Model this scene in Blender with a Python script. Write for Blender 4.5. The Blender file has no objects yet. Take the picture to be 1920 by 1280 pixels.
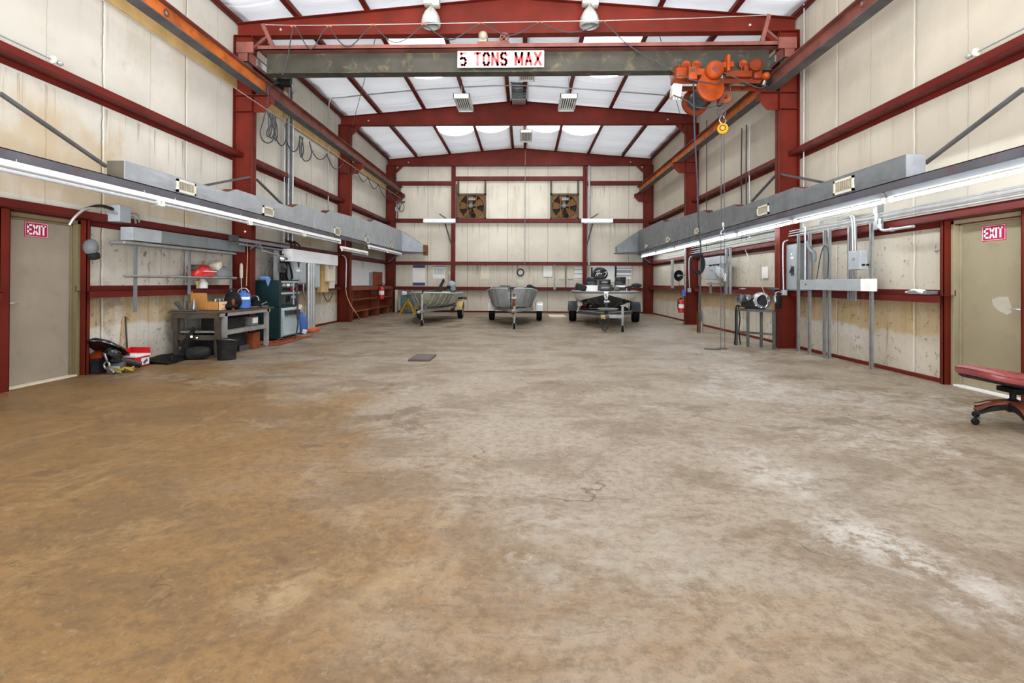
import bpy, bmesh, math, random
from mathutils import Vector, Matrix, Euler
random.seed(7)
SC = bpy.context.scene
COL = SC.collection
PI = math.pi
V = Vector

# ------------------------------------------------------------------ camera
F, CX, CY = 1000.0, 953.7832, 526.1307
YAW, PITCH, ROLL = .0302, .0047, .0048
_cy, _sy, _cp, _sp = math.cos(YAW), math.sin(YAW), math.cos(PITCH), math.sin(PITCH)
_r = V((_cy, _sy, 0)); _f = V((-_sy*_cp, _cy*_cp, _sp)); _u = _r.cross(_f)
RGT = math.cos(ROLL)*_r + math.sin(ROLL)*_u
UPV = math.cos(ROLL)*_u - math.sin(ROLL)*_r
EYE = V((0, 0, 1.25))
def _at(ax, v, px, py):
    d = _f + (px-CX)/F*RGT - (py-CY)/F*UPV
    return EYE + d*((v-EYE[ax])/d[ax])
def aX(v, px, py): return _at(0, v, px, py)      # a measured point of the photo on the plane x = v
def aY(v, px, py): return _at(1, v, px, py)
def aZ(v, px, py): return _at(2, v, px, py)

cam = bpy.data.cameras.new('camera'); camo = bpy.data.objects.new('camera', cam); COL.objects.link(camo)
m3 = Matrix((RGT, UPV, -_f)).transposed()
camo.matrix_world = Matrix.Translation(EYE) @ m3.to_4x4()
cam.sensor_width = 36; cam.lens = F/1920*36
cam.shift_x = (960-CX)/1920; cam.shift_y = (CY-640)/1920
cam.clip_start = .05; cam.clip_end = 200
SC.camera = camo
SC.view_settings.view_transform = 'Standard'; SC.view_settings.look = 'None'
SC.view_settings.gamma = 1; SC.view_settings.use_curve_mapping = False

# ------------------------------------------------------------------ node helper / materials
def s2l(c):
    return tuple((x/12.92 if x <= .04045 else ((x+.055)/1.055)**2.4) for x in [v/255 for v in c])
class NG:
    def __init__(s, name):
        s.m = bpy.data.materials.new(name); s.m.use_nodes = True
        s.t = s.m.node_tree; s.b = s.t.nodes['Principled BSDF']; s.co = None
    def n(s, typ, **kw):
        nd = s.t.nodes.new(typ)
        for k, v in kw.items(): setattr(nd, k, v)
        return nd
    def put(s, sock, v):
        if isinstance(v, bpy.types.NodeSocket): s.t.links.new(v, sock)
        elif isinstance(v, (tuple, list)) and len(v) == 3 and sock.type == 'RGBA': sock.default_value = (*v, 1)
        else: sock.default_value = v
    def obj(s):
        if not s.co: s.co = s.n('ShaderNodeTexCoord').outputs['Object']
        return s.co
    def xyz(s):
        nd = s.n('ShaderNodeSeparateXYZ'); s.put(nd.inputs[0], s.obj()); return nd.outputs
    def vec(s, x, y, z):
        nd = s.n('ShaderNodeCombineXYZ')
        for i, v in enumerate((x, y, z)): s.put(nd.inputs[i], v)
        return nd.outputs[0]
    def math(s, op, a, b=0., c=None, clamp=False):
        nd = s.n('ShaderNodeMath', operation=op); nd.use_clamp = clamp
        s.put(nd.inputs[0], a); s.put(nd.inputs[1], b)
        if c is not None: s.put(nd.inputs[2], c)
        return nd.outputs[0]
    def scale(s, sc):
        nd = s.n('ShaderNodeVectorMath', operation='MULTIPLY'); s.put(nd.inputs[0], s.obj()); nd.inputs[1].default_value = sc
        return nd.outputs[0]
    def noise(s, v=None, scale=5., detail=4., rough=.55, dist=0.):
        nd = s.n('ShaderNodeTexNoise'); s.put(nd.inputs['Vector'], v if v is not None else s.obj())
        nd.inputs['Scale'].default_value = scale; nd.inputs['Detail'].default_value = detail
        nd.inputs['Roughness'].default_value = rough; nd.inputs['Distortion'].default_value = dist
        return nd.outputs[0]
    def vor(s, v=None, scale=5., feature='F1', out='Distance'):
        nd = s.n('ShaderNodeTexVoronoi', feature=feature); s.put(nd.inputs['Vector'], v if v is not None else s.obj())
        nd.inputs['Scale'].default_value = scale; return nd.outputs[out]
    def rng(s, v, a, b, c=0., d=1., smooth=True):
        nd = s.n('ShaderNodeMapRange'); nd.interpolation_type = 'SMOOTHSTEP' if smooth else 'LINEAR'
        s.put(nd.inputs[0], v)
        for i, q in zip((1, 2, 3, 4), (a, b, c, d)): nd.inputs[i].default_value = q
        return nd.outputs[0]
    def mix(s, f, a, b, blend='MIX'):
        nd = s.n('ShaderNodeMix', data_type='RGBA', blend_type=blend)
        s.put(nd.inputs[0], f); s.put(nd.inputs[6], a); s.put(nd.inputs[7], b)
        return nd.outputs[2]
    def bump(s, h, strength=.2, dist=.02):
        nd = s.n('ShaderNodeBump'); nd.inputs['Strength'].default_value = strength; nd.inputs['Distance'].default_value = dist
        s.put(nd.inputs['Height'], h); s.t.links.new(nd.outputs[0], s.b.inputs['Normal'])
    def out(s, col=None, rough=None, metal=None):
        if col is not None: s.put(s.b.inputs['Base Color'], col)
        if rough is not None: s.put(s.b.inputs['Roughness'], rough)
        if metal is not None: s.put(s.b.inputs['Metallic'], metal)
        return s.m
def mat(name, rgb, rough=.5, metal=0., amt=.18, scale=3., dirt=None, dirt_amt=.3, emit=None, coat=0., spec=None):
    g = NG(name); c = s2l(rgb)
    nz = g.noise(scale=scale, detail=5)
    lo = tuple(x*(1-amt) for x in c); hi = tuple(min(1, x*(1+amt)) for x in c)
    col = g.mix(g.rng(nz, .3, .7), lo, hi)
    if dirt:
        d = g.noise(scale=scale*2.3, detail=6, rough=.65, dist=.4)
        col = g.mix(g.rng(d, .52, .72, 0, dirt_amt), col, s2l(dirt))
    rr = g.rng(g.noise(scale=scale*3, detail=3), .3, .7, max(.02, rough-.08), min(1, rough+.1))
    g.out(col, rr, metal)
    g.b.inputs['Specular IOR Level'].default_value = spec if spec is not None else (.5 if (metal > .3 or rough < .32) else .16)
    if coat: g.b.inputs['Coat Weight'].default_value = coat
    if emit:
        g.b.inputs['Emission Color'].default_value = (*s2l(emit[0]), 1); g.b.inputs['Emission Strength'].default_value = emit[1]
    return g.m

M = {}
M['red'] = mat('red oxide steel', (100, 32, 20), .5, amt=.22, scale=1.3, dirt=(84, 38, 28), dirt_amt=.5)
M['redgirt'] = mat('red oxide girt', (94, 30, 24), .45, amt=.2, scale=1.5, dirt=(92, 50, 44), dirt_amt=.4)
M['orange_steel'] = mat('rusty orange beam', (176, 92, 40), .6, amt=.3, scale=2.2, dirt=(95, 60, 45), dirt_amt=.7)
M['darksteel'] = mat('dark mill steel', (84, 82, 82), .55, amt=.25, scale=2., dirt=(110, 70, 55), dirt_amt=.35)
M['brownsteel'] = mat('brown primer steel', (118, 70, 60), .6, amt=.25, scale=2.4, dirt=(70, 52, 46), dirt_amt=.5)
M['girder'] = mat('olive grey girder', (62, 58, 49), .55, amt=.25, scale=1.6, dirt=(118, 104, 78), dirt_amt=.5)
M['channel'] = mat('dark grey channel', (88, 86, 90), .5, amt=.2, scale=1.2, dirt=(104, 62, 55), dirt_amt=.6)
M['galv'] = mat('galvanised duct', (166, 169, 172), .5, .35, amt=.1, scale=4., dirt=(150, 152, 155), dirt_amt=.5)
M['galvshade'] = mat('shaded galvanised duct', (118, 121, 121), .5, .3, amt=.14, scale=3., dirt=(140, 142, 144), dirt_amt=.4)  # right duct only: shade of its unlit side put into a darker copy
M['endcap'] = mat('olive drab end cap', (96, 90, 76), .55, amt=.1, scale=5.)
M['lampgrey'] = mat('grey lamp housing', (128, 130, 132), .5, amt=.06, scale=5.)
M['standgrey'] = mat('dark grey stand paint', (88, 88, 85), .5, amt=.15, scale=5.)
M['conduit'] = mat('galvanised conduit', (176, 176, 176), .42, .5, amt=.12, scale=6.)
M['strut'] = mat('galvanised strut', (150, 150, 148), .45, .5, amt=.15, scale=5.)
M['greybox'] = mat('grey enclosure paint', (158, 162, 163), .5, amt=.08, scale=4., dirt=(120, 122, 122), dirt_amt=.3)
M['greydark'] = mat('dark grey enclosure paint', (112, 116, 116), .5, amt=.1, scale=4.)
M['whitepaint'] = mat('white enamel', (236, 235, 230), .4, amt=.04, scale=5., dirt=(200, 195, 180), dirt_amt=.3)
M['cream'] = mat('cream enamel', (188, 182, 164), .45, amt=.05, scale=6.)
M['black'] = mat('black rubber', (22, 22, 23), .55, amt=.25, scale=8.)
M['blackgloss'] = mat('black gloss plastic', (20, 21, 25), .22, amt=.2, scale=5., coat=.4)
M['blackplastic'] = mat('black matt plastic', (38, 37, 36), .55, amt=.2, scale=5., dirt=(90, 84, 76), dirt_amt=.35)
M['cable'] = mat('grey black cable', (58, 58, 60), .5, amt=.15, scale=9.)
M['wire'] = mat('pale steel wire', (176, 172, 165), .45, .4, amt=.1, scale=9.)
M['door'] = mat('taupe door paint', (152, 140, 124), .5, amt=.06, scale=2.2, dirt=(120, 108, 94), dirt_amt=.28)
M['doorR'] = mat('khaki door paint', (150, 138, 112), .5, amt=.06, scale=2.2, dirt=(122, 108, 86), dirt_amt=.28)
M['frameL'] = mat('olive door frame paint', (120, 108, 80), .5, amt=.08, scale=3.)
M['frameR'] = mat('khaki door frame paint', (150, 138, 110), .5, amt=.08, scale=3.)
M['primer'] = mat('pale primer patch', (176, 168, 150), .6, amt=.05, scale=6.)
M['signred'] = mat('exit sign red', (172, 28, 66), .45, amt=.06, scale=8.)
M['signwhite'] = mat('exit sign white', (250, 236, 244), .4, amt=.02, scale=8.)
M['chrome'] = mat('bright chrome', (205, 205, 205), .18, .95, amt=.06, scale=8.)
M['steel'] = mat('bare steel', (150, 150, 150), .35, .8, amt=.15, scale=8.)
M['hoist'] = mat('orange hoist enamel', (142, 57, 18), .4, amt=.3, scale=4., dirt=(96, 48, 26), dirt_amt=.5)
M['hoistdark'] = mat('dark orange hoist enamel', (106, 41, 17), .45, amt=.22, scale=4., dirt=(90, 50, 36), dirt_amt=.6)
M['rustdisc'] = mat('rusty sheave', (132, 66, 40), .6, amt=.25, scale=6.)
M['yellow'] = mat('yellow enamel', (206, 144, 30), .4, amt=.12, scale=5.)
M['wood'] = mat('stained brown timber', (120, 62, 44), .6, amt=.3, scale=3., dirt=(170, 110, 84), dirt_amt=.5)
M['woodred'] = mat('red brown plywood', (140, 66, 42), .55, amt=.2, scale=4.)
M['bench'] = mat('grimy brown bench with shaded end', (82, 72, 60), .6, amt=.25, scale=4., dirt=(120, 110, 92), dirt_amt=.3)
M['benchsteel'] = mat('grey painted angle', (142, 140, 134), .5, amt=.14, scale=4., dirt=(110, 98, 84), dirt_amt=.4)
M['card'] = mat('brown cardboard', (186, 128, 70), .75, amt=.08, scale=6.)
M['cardpale'] = mat('pale printed cardboard', (228, 192, 150), .7, amt=.05, scale=6.)
M['blue'] = mat('blue plastic', (74, 108, 178), .4, amt=.08, scale=6.)
M['bluelabel'] = mat('pale label', (228, 234, 242), .5, amt=.03, scale=6.)
M['blackbag'] = mat('black nylon', (24, 23, 24), .75, amt=.25, scale=9.)
M['tealdark'] = mat('dark green machine enamel', (32, 52, 54), .4, amt=.14, scale=3.)
M['tealpale'] = mat('pale grey green machine enamel', (168, 182, 182), .45, amt=.08, scale=4., dirt=(120, 130, 128), dirt_amt=.4)
M['paneldark'] = mat('dark instrument face', (62, 62, 62), .45, amt=.2, scale=12.)
M['redplastic'] = mat('red plastic', (206, 28, 40), .4, amt=.08, scale=6.)
M['redext'] = mat('extinguisher red', (188, 34, 34), .3, amt=.08, scale=6.)
M['tan'] = mat('tan board and strip', (196, 164, 108), .7, amt=.12, scale=3.)
M['paper'] = mat('white paper', (232, 228, 220), .7, amt=.03, scale=6.)
M['paperpale'] = mat('yellowed paper', (214, 204, 182), .75, amt=.05, scale=6.)
M['paperblue'] = mat('navy print', (72, 82, 118), .7, amt=.1, scale=12.)
M['papergrey'] = mat('grey print', (150, 152, 158), .7, amt=.2, scale=40.)
M['fanframe'] = mat('rusty fan frame', (112, 78, 44), .6, amt=.25, scale=5., dirt=(86, 58, 34), dirt_amt=.6)
M['fandark'] = mat('dark fan recess', (44, 34, 28), .8, amt=.2, scale=5.)
M['alu'] = mat('weathered aluminium', (168, 170, 168), .45, .25, amt=.12, scale=3., dirt=(118, 112, 92), dirt_amt=.4)
M['aluolive'] = mat('olive painted hull', (152, 150, 128), .45, amt=.12, scale=3., dirt=(104, 78, 50), dirt_amt=.75)
M['alupale'] = mat('pale grey gunwale paint', (186, 193, 187), .4, amt=.07, scale=4.)
M['trailer'] = mat('galvanised trailer frame', (164, 164, 160), .5, .3, amt=.15, scale=5., dirt=(110, 88, 70), dirt_amt=.4)
M['trailerdark'] = mat('dark trailer frame', (70, 72, 74), .45, amt=.15, scale=5.)
M['tyre'] = mat('black tyre', (24, 24, 24), .75, amt=.2, scale=9.)
M['gelwhite'] = mat('white gelcoat', (226, 224, 218), .25, amt=.03, scale=4., coat=.3)
M['gelblack'] = mat('black gelcoat', (26, 27, 28), .2, amt=.15, scale=4., coat=.5)
M['greyseat'] = mat('grey vinyl', (98, 102, 98), .5, amt=.1, scale=6.)
M['tintglass'] = mat('dark tinted windscreen', (30, 34, 34), .12, amt=.1, scale=4.)
M['vinylred'] = mat('maroon vinyl', (134, 62, 60), .34, amt=.1, scale=8., dirt=(110, 44, 42), dirt_amt=.3, spec=.6)
M['tealcab'] = mat('teal cabinet paint', (92, 118, 116), .55, amt=.14, scale=4.)
M['tube_on'] = mat('lit fluorescent tube', (255, 255, 255), .4, emit=((232, 244, 255), 42.0))
M['tube_off'] = mat('unlit fluorescent tube', (190, 192, 194), .25, amt=.03)
M['skyl'] = mat('daylit translucent panel', (250, 248, 240), .5, emit=((244, 250, 255), 9.0))
M['reflector'] = mat('prismatic lamp dome', (186, 184, 176), .14, .35, amt=.08, scale=7.)
M['rustorange'] = mat('orange block', (200, 104, 60), .6, amt=.15, scale=6.)
M['rag'] = mat('blue rag', (104, 138, 190), .8, amt=.15, scale=12.)
M['darkplate'] = mat('dark steel plate', (92, 80, 74), .5, amt=.15, scale=8.)
M['slat'] = mat('brown louvre slats', (150, 140, 120), .5, amt=.15, scale=10.)
M['grillframe'] = mat('cream grille frame', (212, 206, 188), .5, amt=.06, scale=8.)
M['rope'] = mat('yellow rope', (170, 150, 62), .8, amt=.25, scale=14.)
M['clockface'] = mat('clock face', (200, 194, 182), .5, amt=.04, scale=9.)
M['wallpaint'] = mat('white painted board', (226, 226, 226), .6, amt=.03, scale=2., dirt=(205, 203, 198), dirt_amt=.3)

def wall_mat(name, axis, low_band, base, off, seam=1.83, girts=(3.66, 2.03), band=False, lv=1.):
    g = NG(name); o = g.xyz(); u = o[axis]; z = o[2]
    sub = lambda p, q: g.math('SUBTRACT', p, q)
    mul = lambda p, q: g.math('MULTIPLY', p, q)
    big = g.noise(scale=.55, detail=4, dist=.5)
    col = g.mix(g.rng(big, .35, .65), s2l(base), s2l(tuple(v*.93 for v in base)))
    blot = g.noise(g.scale((1, 1, .6)), scale=.8, detail=7, rough=.66, dist=.6)
    col = g.mix(g.rng(blot, .52, .7, 0, .36*lv), col, s2l((186, 170, 140)))
    streak = g.noise(g.scale((3.2, 3.2, .16)), scale=1.7, detail=7, rough=.72)
    mask = g.noise(scale=.42, detail=2)
    col = g.mix(mul(g.rng(streak, .54, .68), g.rng(mask, .42, .6, 0, .6*lv)), col, s2l((166, 138, 96)))
    grime = g.noise(scale=1.7, detail=9, rough=.72)
    col = g.mix(g.rng(grime, .56, .74, 0, .4*lv), col, s2l((150, 138, 116)))
    drip = g.noise(g.scale((6.5, 6.5, .22)), scale=1.5, detail=6, rough=.75)
    for zg in girts:
        m = mul(g.rng(z, zg-.75, zg-.05), g.math('LESS_THAN', z, zg+.02))
        col = g.mix(mul(m, g.rng(drip, .53, .66, 0, .65*lv)), col, s2l((124, 100, 72)))
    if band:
        m = mul(g.rng(z, 2.24, 2.28), g.rng(z, 2.46, 2.62, 1, 0))  # tan strip along the left wall: shading put into the colour
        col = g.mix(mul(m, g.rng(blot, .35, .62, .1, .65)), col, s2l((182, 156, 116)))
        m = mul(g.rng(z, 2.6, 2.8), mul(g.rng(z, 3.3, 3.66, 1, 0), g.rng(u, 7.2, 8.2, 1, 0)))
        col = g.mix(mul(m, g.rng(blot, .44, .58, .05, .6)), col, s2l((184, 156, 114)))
    if low_band:
        zz = g.math('ADD', z, mul(g.noise(g.scale((.7, .7, 0)), scale=1.2, detail=5, rough=.6), -.42))
        bnd = mul(g.rng(zz, .36, .43), g.rng(z, 1.02, 1.1, 1, 0))
        st = g.noise(g.scale((4, 4, .3)), scale=1.5, detail=6, rough=.68)
        col = g.mix(mul(bnd, g.rng(st, .3, .66, .25 if lv > .5 else .45, .95)), col, s2l((180, 154, 112)))
        d2 = g.noise(g.scale((5, 5, .25)), scale=1.3, detail=7, rough=.72)
        low = g.rng(z, 1.0, 1.12, 1, 0)
        col = g.mix(mul(low, g.rng(d2, .56, .68, 0, .8)), col, s2l((130, 92, 48)))
        lt = g.noise(scale=1.1, detail=6, rough=.7)
        col = g.mix(mul(mul(low, sub(1, bnd)), g.rng(lt, .5, .62, 0, .55)), col, s2l((206, 202, 194)))
        sp = g.noise(scale=9, detail=8, rough=.78)
        col = g.mix(mul(g.rng(z, 1.9, 2.3, 1, 0), g.rng(sp, .56, .65, 0, .75)), col, s2l((84, 74, 62)))
        sm = g.noise(scale=1.6, detail=9, rough=.7, dist=.8)
        col = g.mix(mul(g.rng(z, 1.8, 2.1, 1, 0), g.rng(sm, .54, .68, 0, .5*lv)), col, s2l((112, 98, 80)))
    f = g.math('MODULO', g.math('ADD', u, 100*seam+off), seam)
    wob = mul(sub(g.noise(g.scale((1, 1, 2.2)), scale=2., detail=4, rough=.6), .5), .05)
    fw = g.math('ADD', f, wob)
    d = g.math('ABSOLUTE', sub(fw, seam/2))
    col = g.mix(g.rng(d, .005, .014, .75*lv, 0), col, s2l((90, 80, 68)))
    d2_ = g.math('ABSOLUTE', sub(fw, seam/2+.03))
    col = g.mix(g.rng(d2_, .004, .02, .45, 0), col, s2l((226, 220, 208)))
    d3 = g.math('ABSOLUTE', sub(fw, .04))
    col = g.mix(g.rng(d3, .004, .014, .3, 0), col, s2l((110, 98, 82)))
    g.out(col, .62); g.b.inputs['Specular IOR Level'].default_value = .15
    wr = g.noise(g.scale((2.5, 2.5, .5)), scale=1.5, detail=3)
    g.bump(g.math('ADD', wr, g.rng(d, 0, .04, -.6, 0)), .35, .02)
    return g.m
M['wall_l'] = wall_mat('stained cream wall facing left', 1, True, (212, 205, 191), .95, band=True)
M['wall_r'] = wall_mat('stained cream wall facing right', 1, True, (198, 187, 168), .72, lv=.4)
M['wall_b'] = wall_mat('stained cream wall facing back', 0, False, (214, 204, 186), -.12, 1.72, girts=(5.42, 3.82, 2.01))

def floor_mat():
    g = NG('stained concrete'); o = g.xyz()
    mul = lambda p, q: g.math('MULTIPLY', p, q)
    add = lambda p, q: g.math('ADD', p, q)
    sub = lambda p, q: g.math('SUBTRACT', p, q)
    big = g.noise(scale=.38, detail=9, rough=.66, dist=.7)
    k = add(mul(o[0], .17), mul(o[1], .11)); k = add(k, mul(sub(big, .5), 2.0))
    kk = g.rng(k, -.02, .50)  # clay stain at near left, with some warm-to-cool light painted into it
    col = g.mix(kk, s2l((130, 99, 60)), s2l((147, 133, 115)))
    n1 = g.noise(g.scale((.8, 1.25, 1)), scale=1.0, detail=12, rough=.76, dist=.5)
    col = g.mix(g.rng(n1, .46, .57, 0, .55), col, s2l((102, 80, 54)))
    n2 = g.noise(g.scale((1.3, .8, 1)), scale=1.7, detail=12, rough=.77, dist=.9)
    col = g.mix(g.rng(n2, .53, .60, 0, .5), col, g.mix(kk, s2l((146, 120, 80)), s2l((158, 146, 128))))
    n3 = g.noise(scale=.62, detail=12, rough=.74, dist=1.4)
    col = g.mix(g.rng(n3, .58, .63, 0, .6), col, s2l((92, 71, 48)))
    pal = g.noise(scale=.5, detail=10, rough=.72, dist=.8)
    col = g.mix(mul(g.rng(add(pal, mul(o[0], .018)), .575, .63, 0, .7), g.rng(g.noise(scale=5, detail=9, rough=.8), .4, .56)), col, s2l((172, 164, 152)))
    rust = g.noise(scale=.5, detail=9, rough=.7, dist=.6)
    col = g.mix(mul(g.rng(rust, .58, .65, 0, .6), g.rng(o[1], 5, 9)), col, s2l((108, 70, 44)))
    fine = g.noise(scale=15, detail=10, rough=.85)
    col = g.mix(g.rng(fine, .45, .6, 0, .5), col, s2l((84, 66, 44)))
    fin2 = g.noise(scale=24, detail=8, rough=.8)
    col = g.mix(g.rng(fin2, .54, .66, 0, .35), col, s2l((168, 152, 124)))
    scr = g.noise(g.scale((.5, 5, 1)), scale=4.5, detail=7, rough=.74, dist=.5)
    col = g.mix(g.rng(scr, .61, .67, 0, .45), col, s2l((78, 60, 42)))
    spk = g.noise(scale=6, detail=6, rough=.88)
    col = g.mix(g.rng(spk, .645, .68, 0, .7), col, s2l((62, 46, 32)))
    # worn marks of their own shape: dragged streaks, a pale scoured strip, a grey patch
    warp = g.n('ShaderNodeTexNoise'); warp.inputs['Scale'].default_value = 2.6; warp.inputs['Detail'].default_value = 9; warp.inputs['Roughness'].default_value = .75; g.put(warp.inputs['Vector'], g.obj())
    wx = g.n('ShaderNodeSeparateXYZ'); g.put(wx.inputs[0], warp.outputs['Color'])
    brk = mul(g.rng(g.noise(scale=6, detail=10, rough=.82), .43, .57), g.rng(g.noise(scale=1.7, detail=6, rough=.7), .32, .56))
    def seg(p0, p1, w, colr, amt, rag):
        p0, p1 = aZ(0, *p0), aZ(0, *p1); dx, dy = p1.x-p0.x, p1.y-p0.y; L2 = dx*dx+dy*dy
        x = add(sub(o[0], p0.x), mul(sub(wx.outputs[0], .5), rag)); y = add(sub(o[1], p0.y), mul(sub(wx.outputs[1], .5), rag))
        t = g.math('DIVIDE', add(mul(x, dx), mul(y, dy)), L2, clamp=True)
        ex, ey = sub(x, mul(t, dx)), sub(y, mul(t, dy))
        ds = g.math('SQRT', add(mul(ex, ex), mul(ey, ey)))
        return g.mix(mul(mul(g.rng(ds, 0, w*1.9, 1, 0), brk), amt), col, s2l(colr))
    for args in (((1390, 850), (1480, 905), .22, (176, 169, 158), .7, .7), ((1480, 905), (1640, 1010), .2, (174, 167, 156), .65, .7), ((1620, 1020), (1840, 1120), .2, (180, 174, 164), .75, .7),
                 ((1020, 985), (1230, 990), .2, (156, 147, 134), .6, .5), ((1060, 1090), (1250, 1060), .22, (154, 145, 130), .55, .6), ((525, 1045), (600, 1110), .022, (96, 68, 42), .8, .06), ((600, 1110), (490, 1220), .028, (104, 76, 48), .75, .06),
                 ((500, 1130), (560, 1100), .12, (160, 138, 104), .55, .5), ((680, 1130), (760, 1080), .11, (160, 138, 104), .5, .5), ((1340, 800), (1440, 815), .12, (104, 78, 58), .6, .4), ((880, 770), (985, 775), .05, (96, 74, 54), .7, .5),
                 ((800, 640), (860, 628), .3, (112, 78, 52), .55, .7), ((690, 640), (800, 655), .2, (120, 90, 62), .5, .6), ((1380, 690), (1430, 730), .3, (182, 174, 164), .55, .6), ((150, 790), (420, 770), .35, (112, 78, 46), .45, .9), ((250, 700), (420, 720), .3, (170, 160, 140), .5, .7)):
        col = seg(*args)
    wv = g.n('ShaderNodeVectorMath', operation='ADD'); g.put(wv.inputs[0], g.obj())
    nn = g.n('ShaderNodeTexNoise'); nn.inputs['Scale'].default_value = 1.6; nn.inputs['Detail'].default_value = 6; g.put(nn.inputs['Vector'], g.obj())
    g.put(wv.inputs[1], nn.outputs['Color'])
    cr = g.vor(wv.outputs[0], .5, 'DISTANCE_TO_EDGE')
    cm = mul(g.rng(cr, .001, .006, 1, 0), g.rng(g.noise(scale=.45, detail=2), .52, .6))
    col = g.mix(mul(cm, .6), col, s2l((60, 44, 28)))
    rough = g.rng(g.noise(scale=1.1, detail=8, rough=.7, dist=.5), .38, .65, .36, .62)
    g.out(col, rough); g.b.inputs['Specular IOR Level'].default_value = .3
    g.bump(add(mul(fine, .5), add(n1, mul(cm, -1.))), .18, .01)
    return g.m
M['floor'] = floor_mat()
def ceil_mat():
    g = NG('white vinyl insulation'); o = g.xyz()
    n1 = g.noise(g.scale((.6, 2.2, 1)), scale=1.3, detail=5, rough=.6)
    col = g.mix(g.rng(n1, .3, .7), s2l((247, 248, 250)), s2l((240, 241, 243)))
    f = g.math('MODULO', g.math('ADD', o[1], 100.4), 1.25)
    w = g.math('ADD', f, g.math('MULTIPLY', g.math('SUBTRACT', g.noise(g.scale((1, .1, 1)), scale=1.5), .5), .16))
    d = g.math('ABSOLUTE', g.math('SUBTRACT', w, .6))
    col = g.mix(g.rng(d, .008, .03, .35, 0), col, s2l((150, 150, 150)))
    g.out(col, .55)
    g.bump(g.math('ADD', n1, g.rng(d, 0, .1, -.5, 0)), .5, .03)
    # translucency added to brighten the ceiling: sky shines through the blanket
    tr = g.n('ShaderNodeBsdfTranslucent'); tr.inputs[0].default_value = (.97, .965, .95, 1)
    ms = g.n('ShaderNodeMixShader'); ms.inputs[0].default_value = .14
    g.t.links.new(g.b.outputs[0], ms.inputs[1]); g.t.links.new(tr.outputs[0], ms.inputs[2])
    g.t.links.new(ms.outputs[0], g.t.nodes['Material Output'].inputs['Surface'])
    return g.m
M['ceil'] = ceil_mat()

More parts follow.
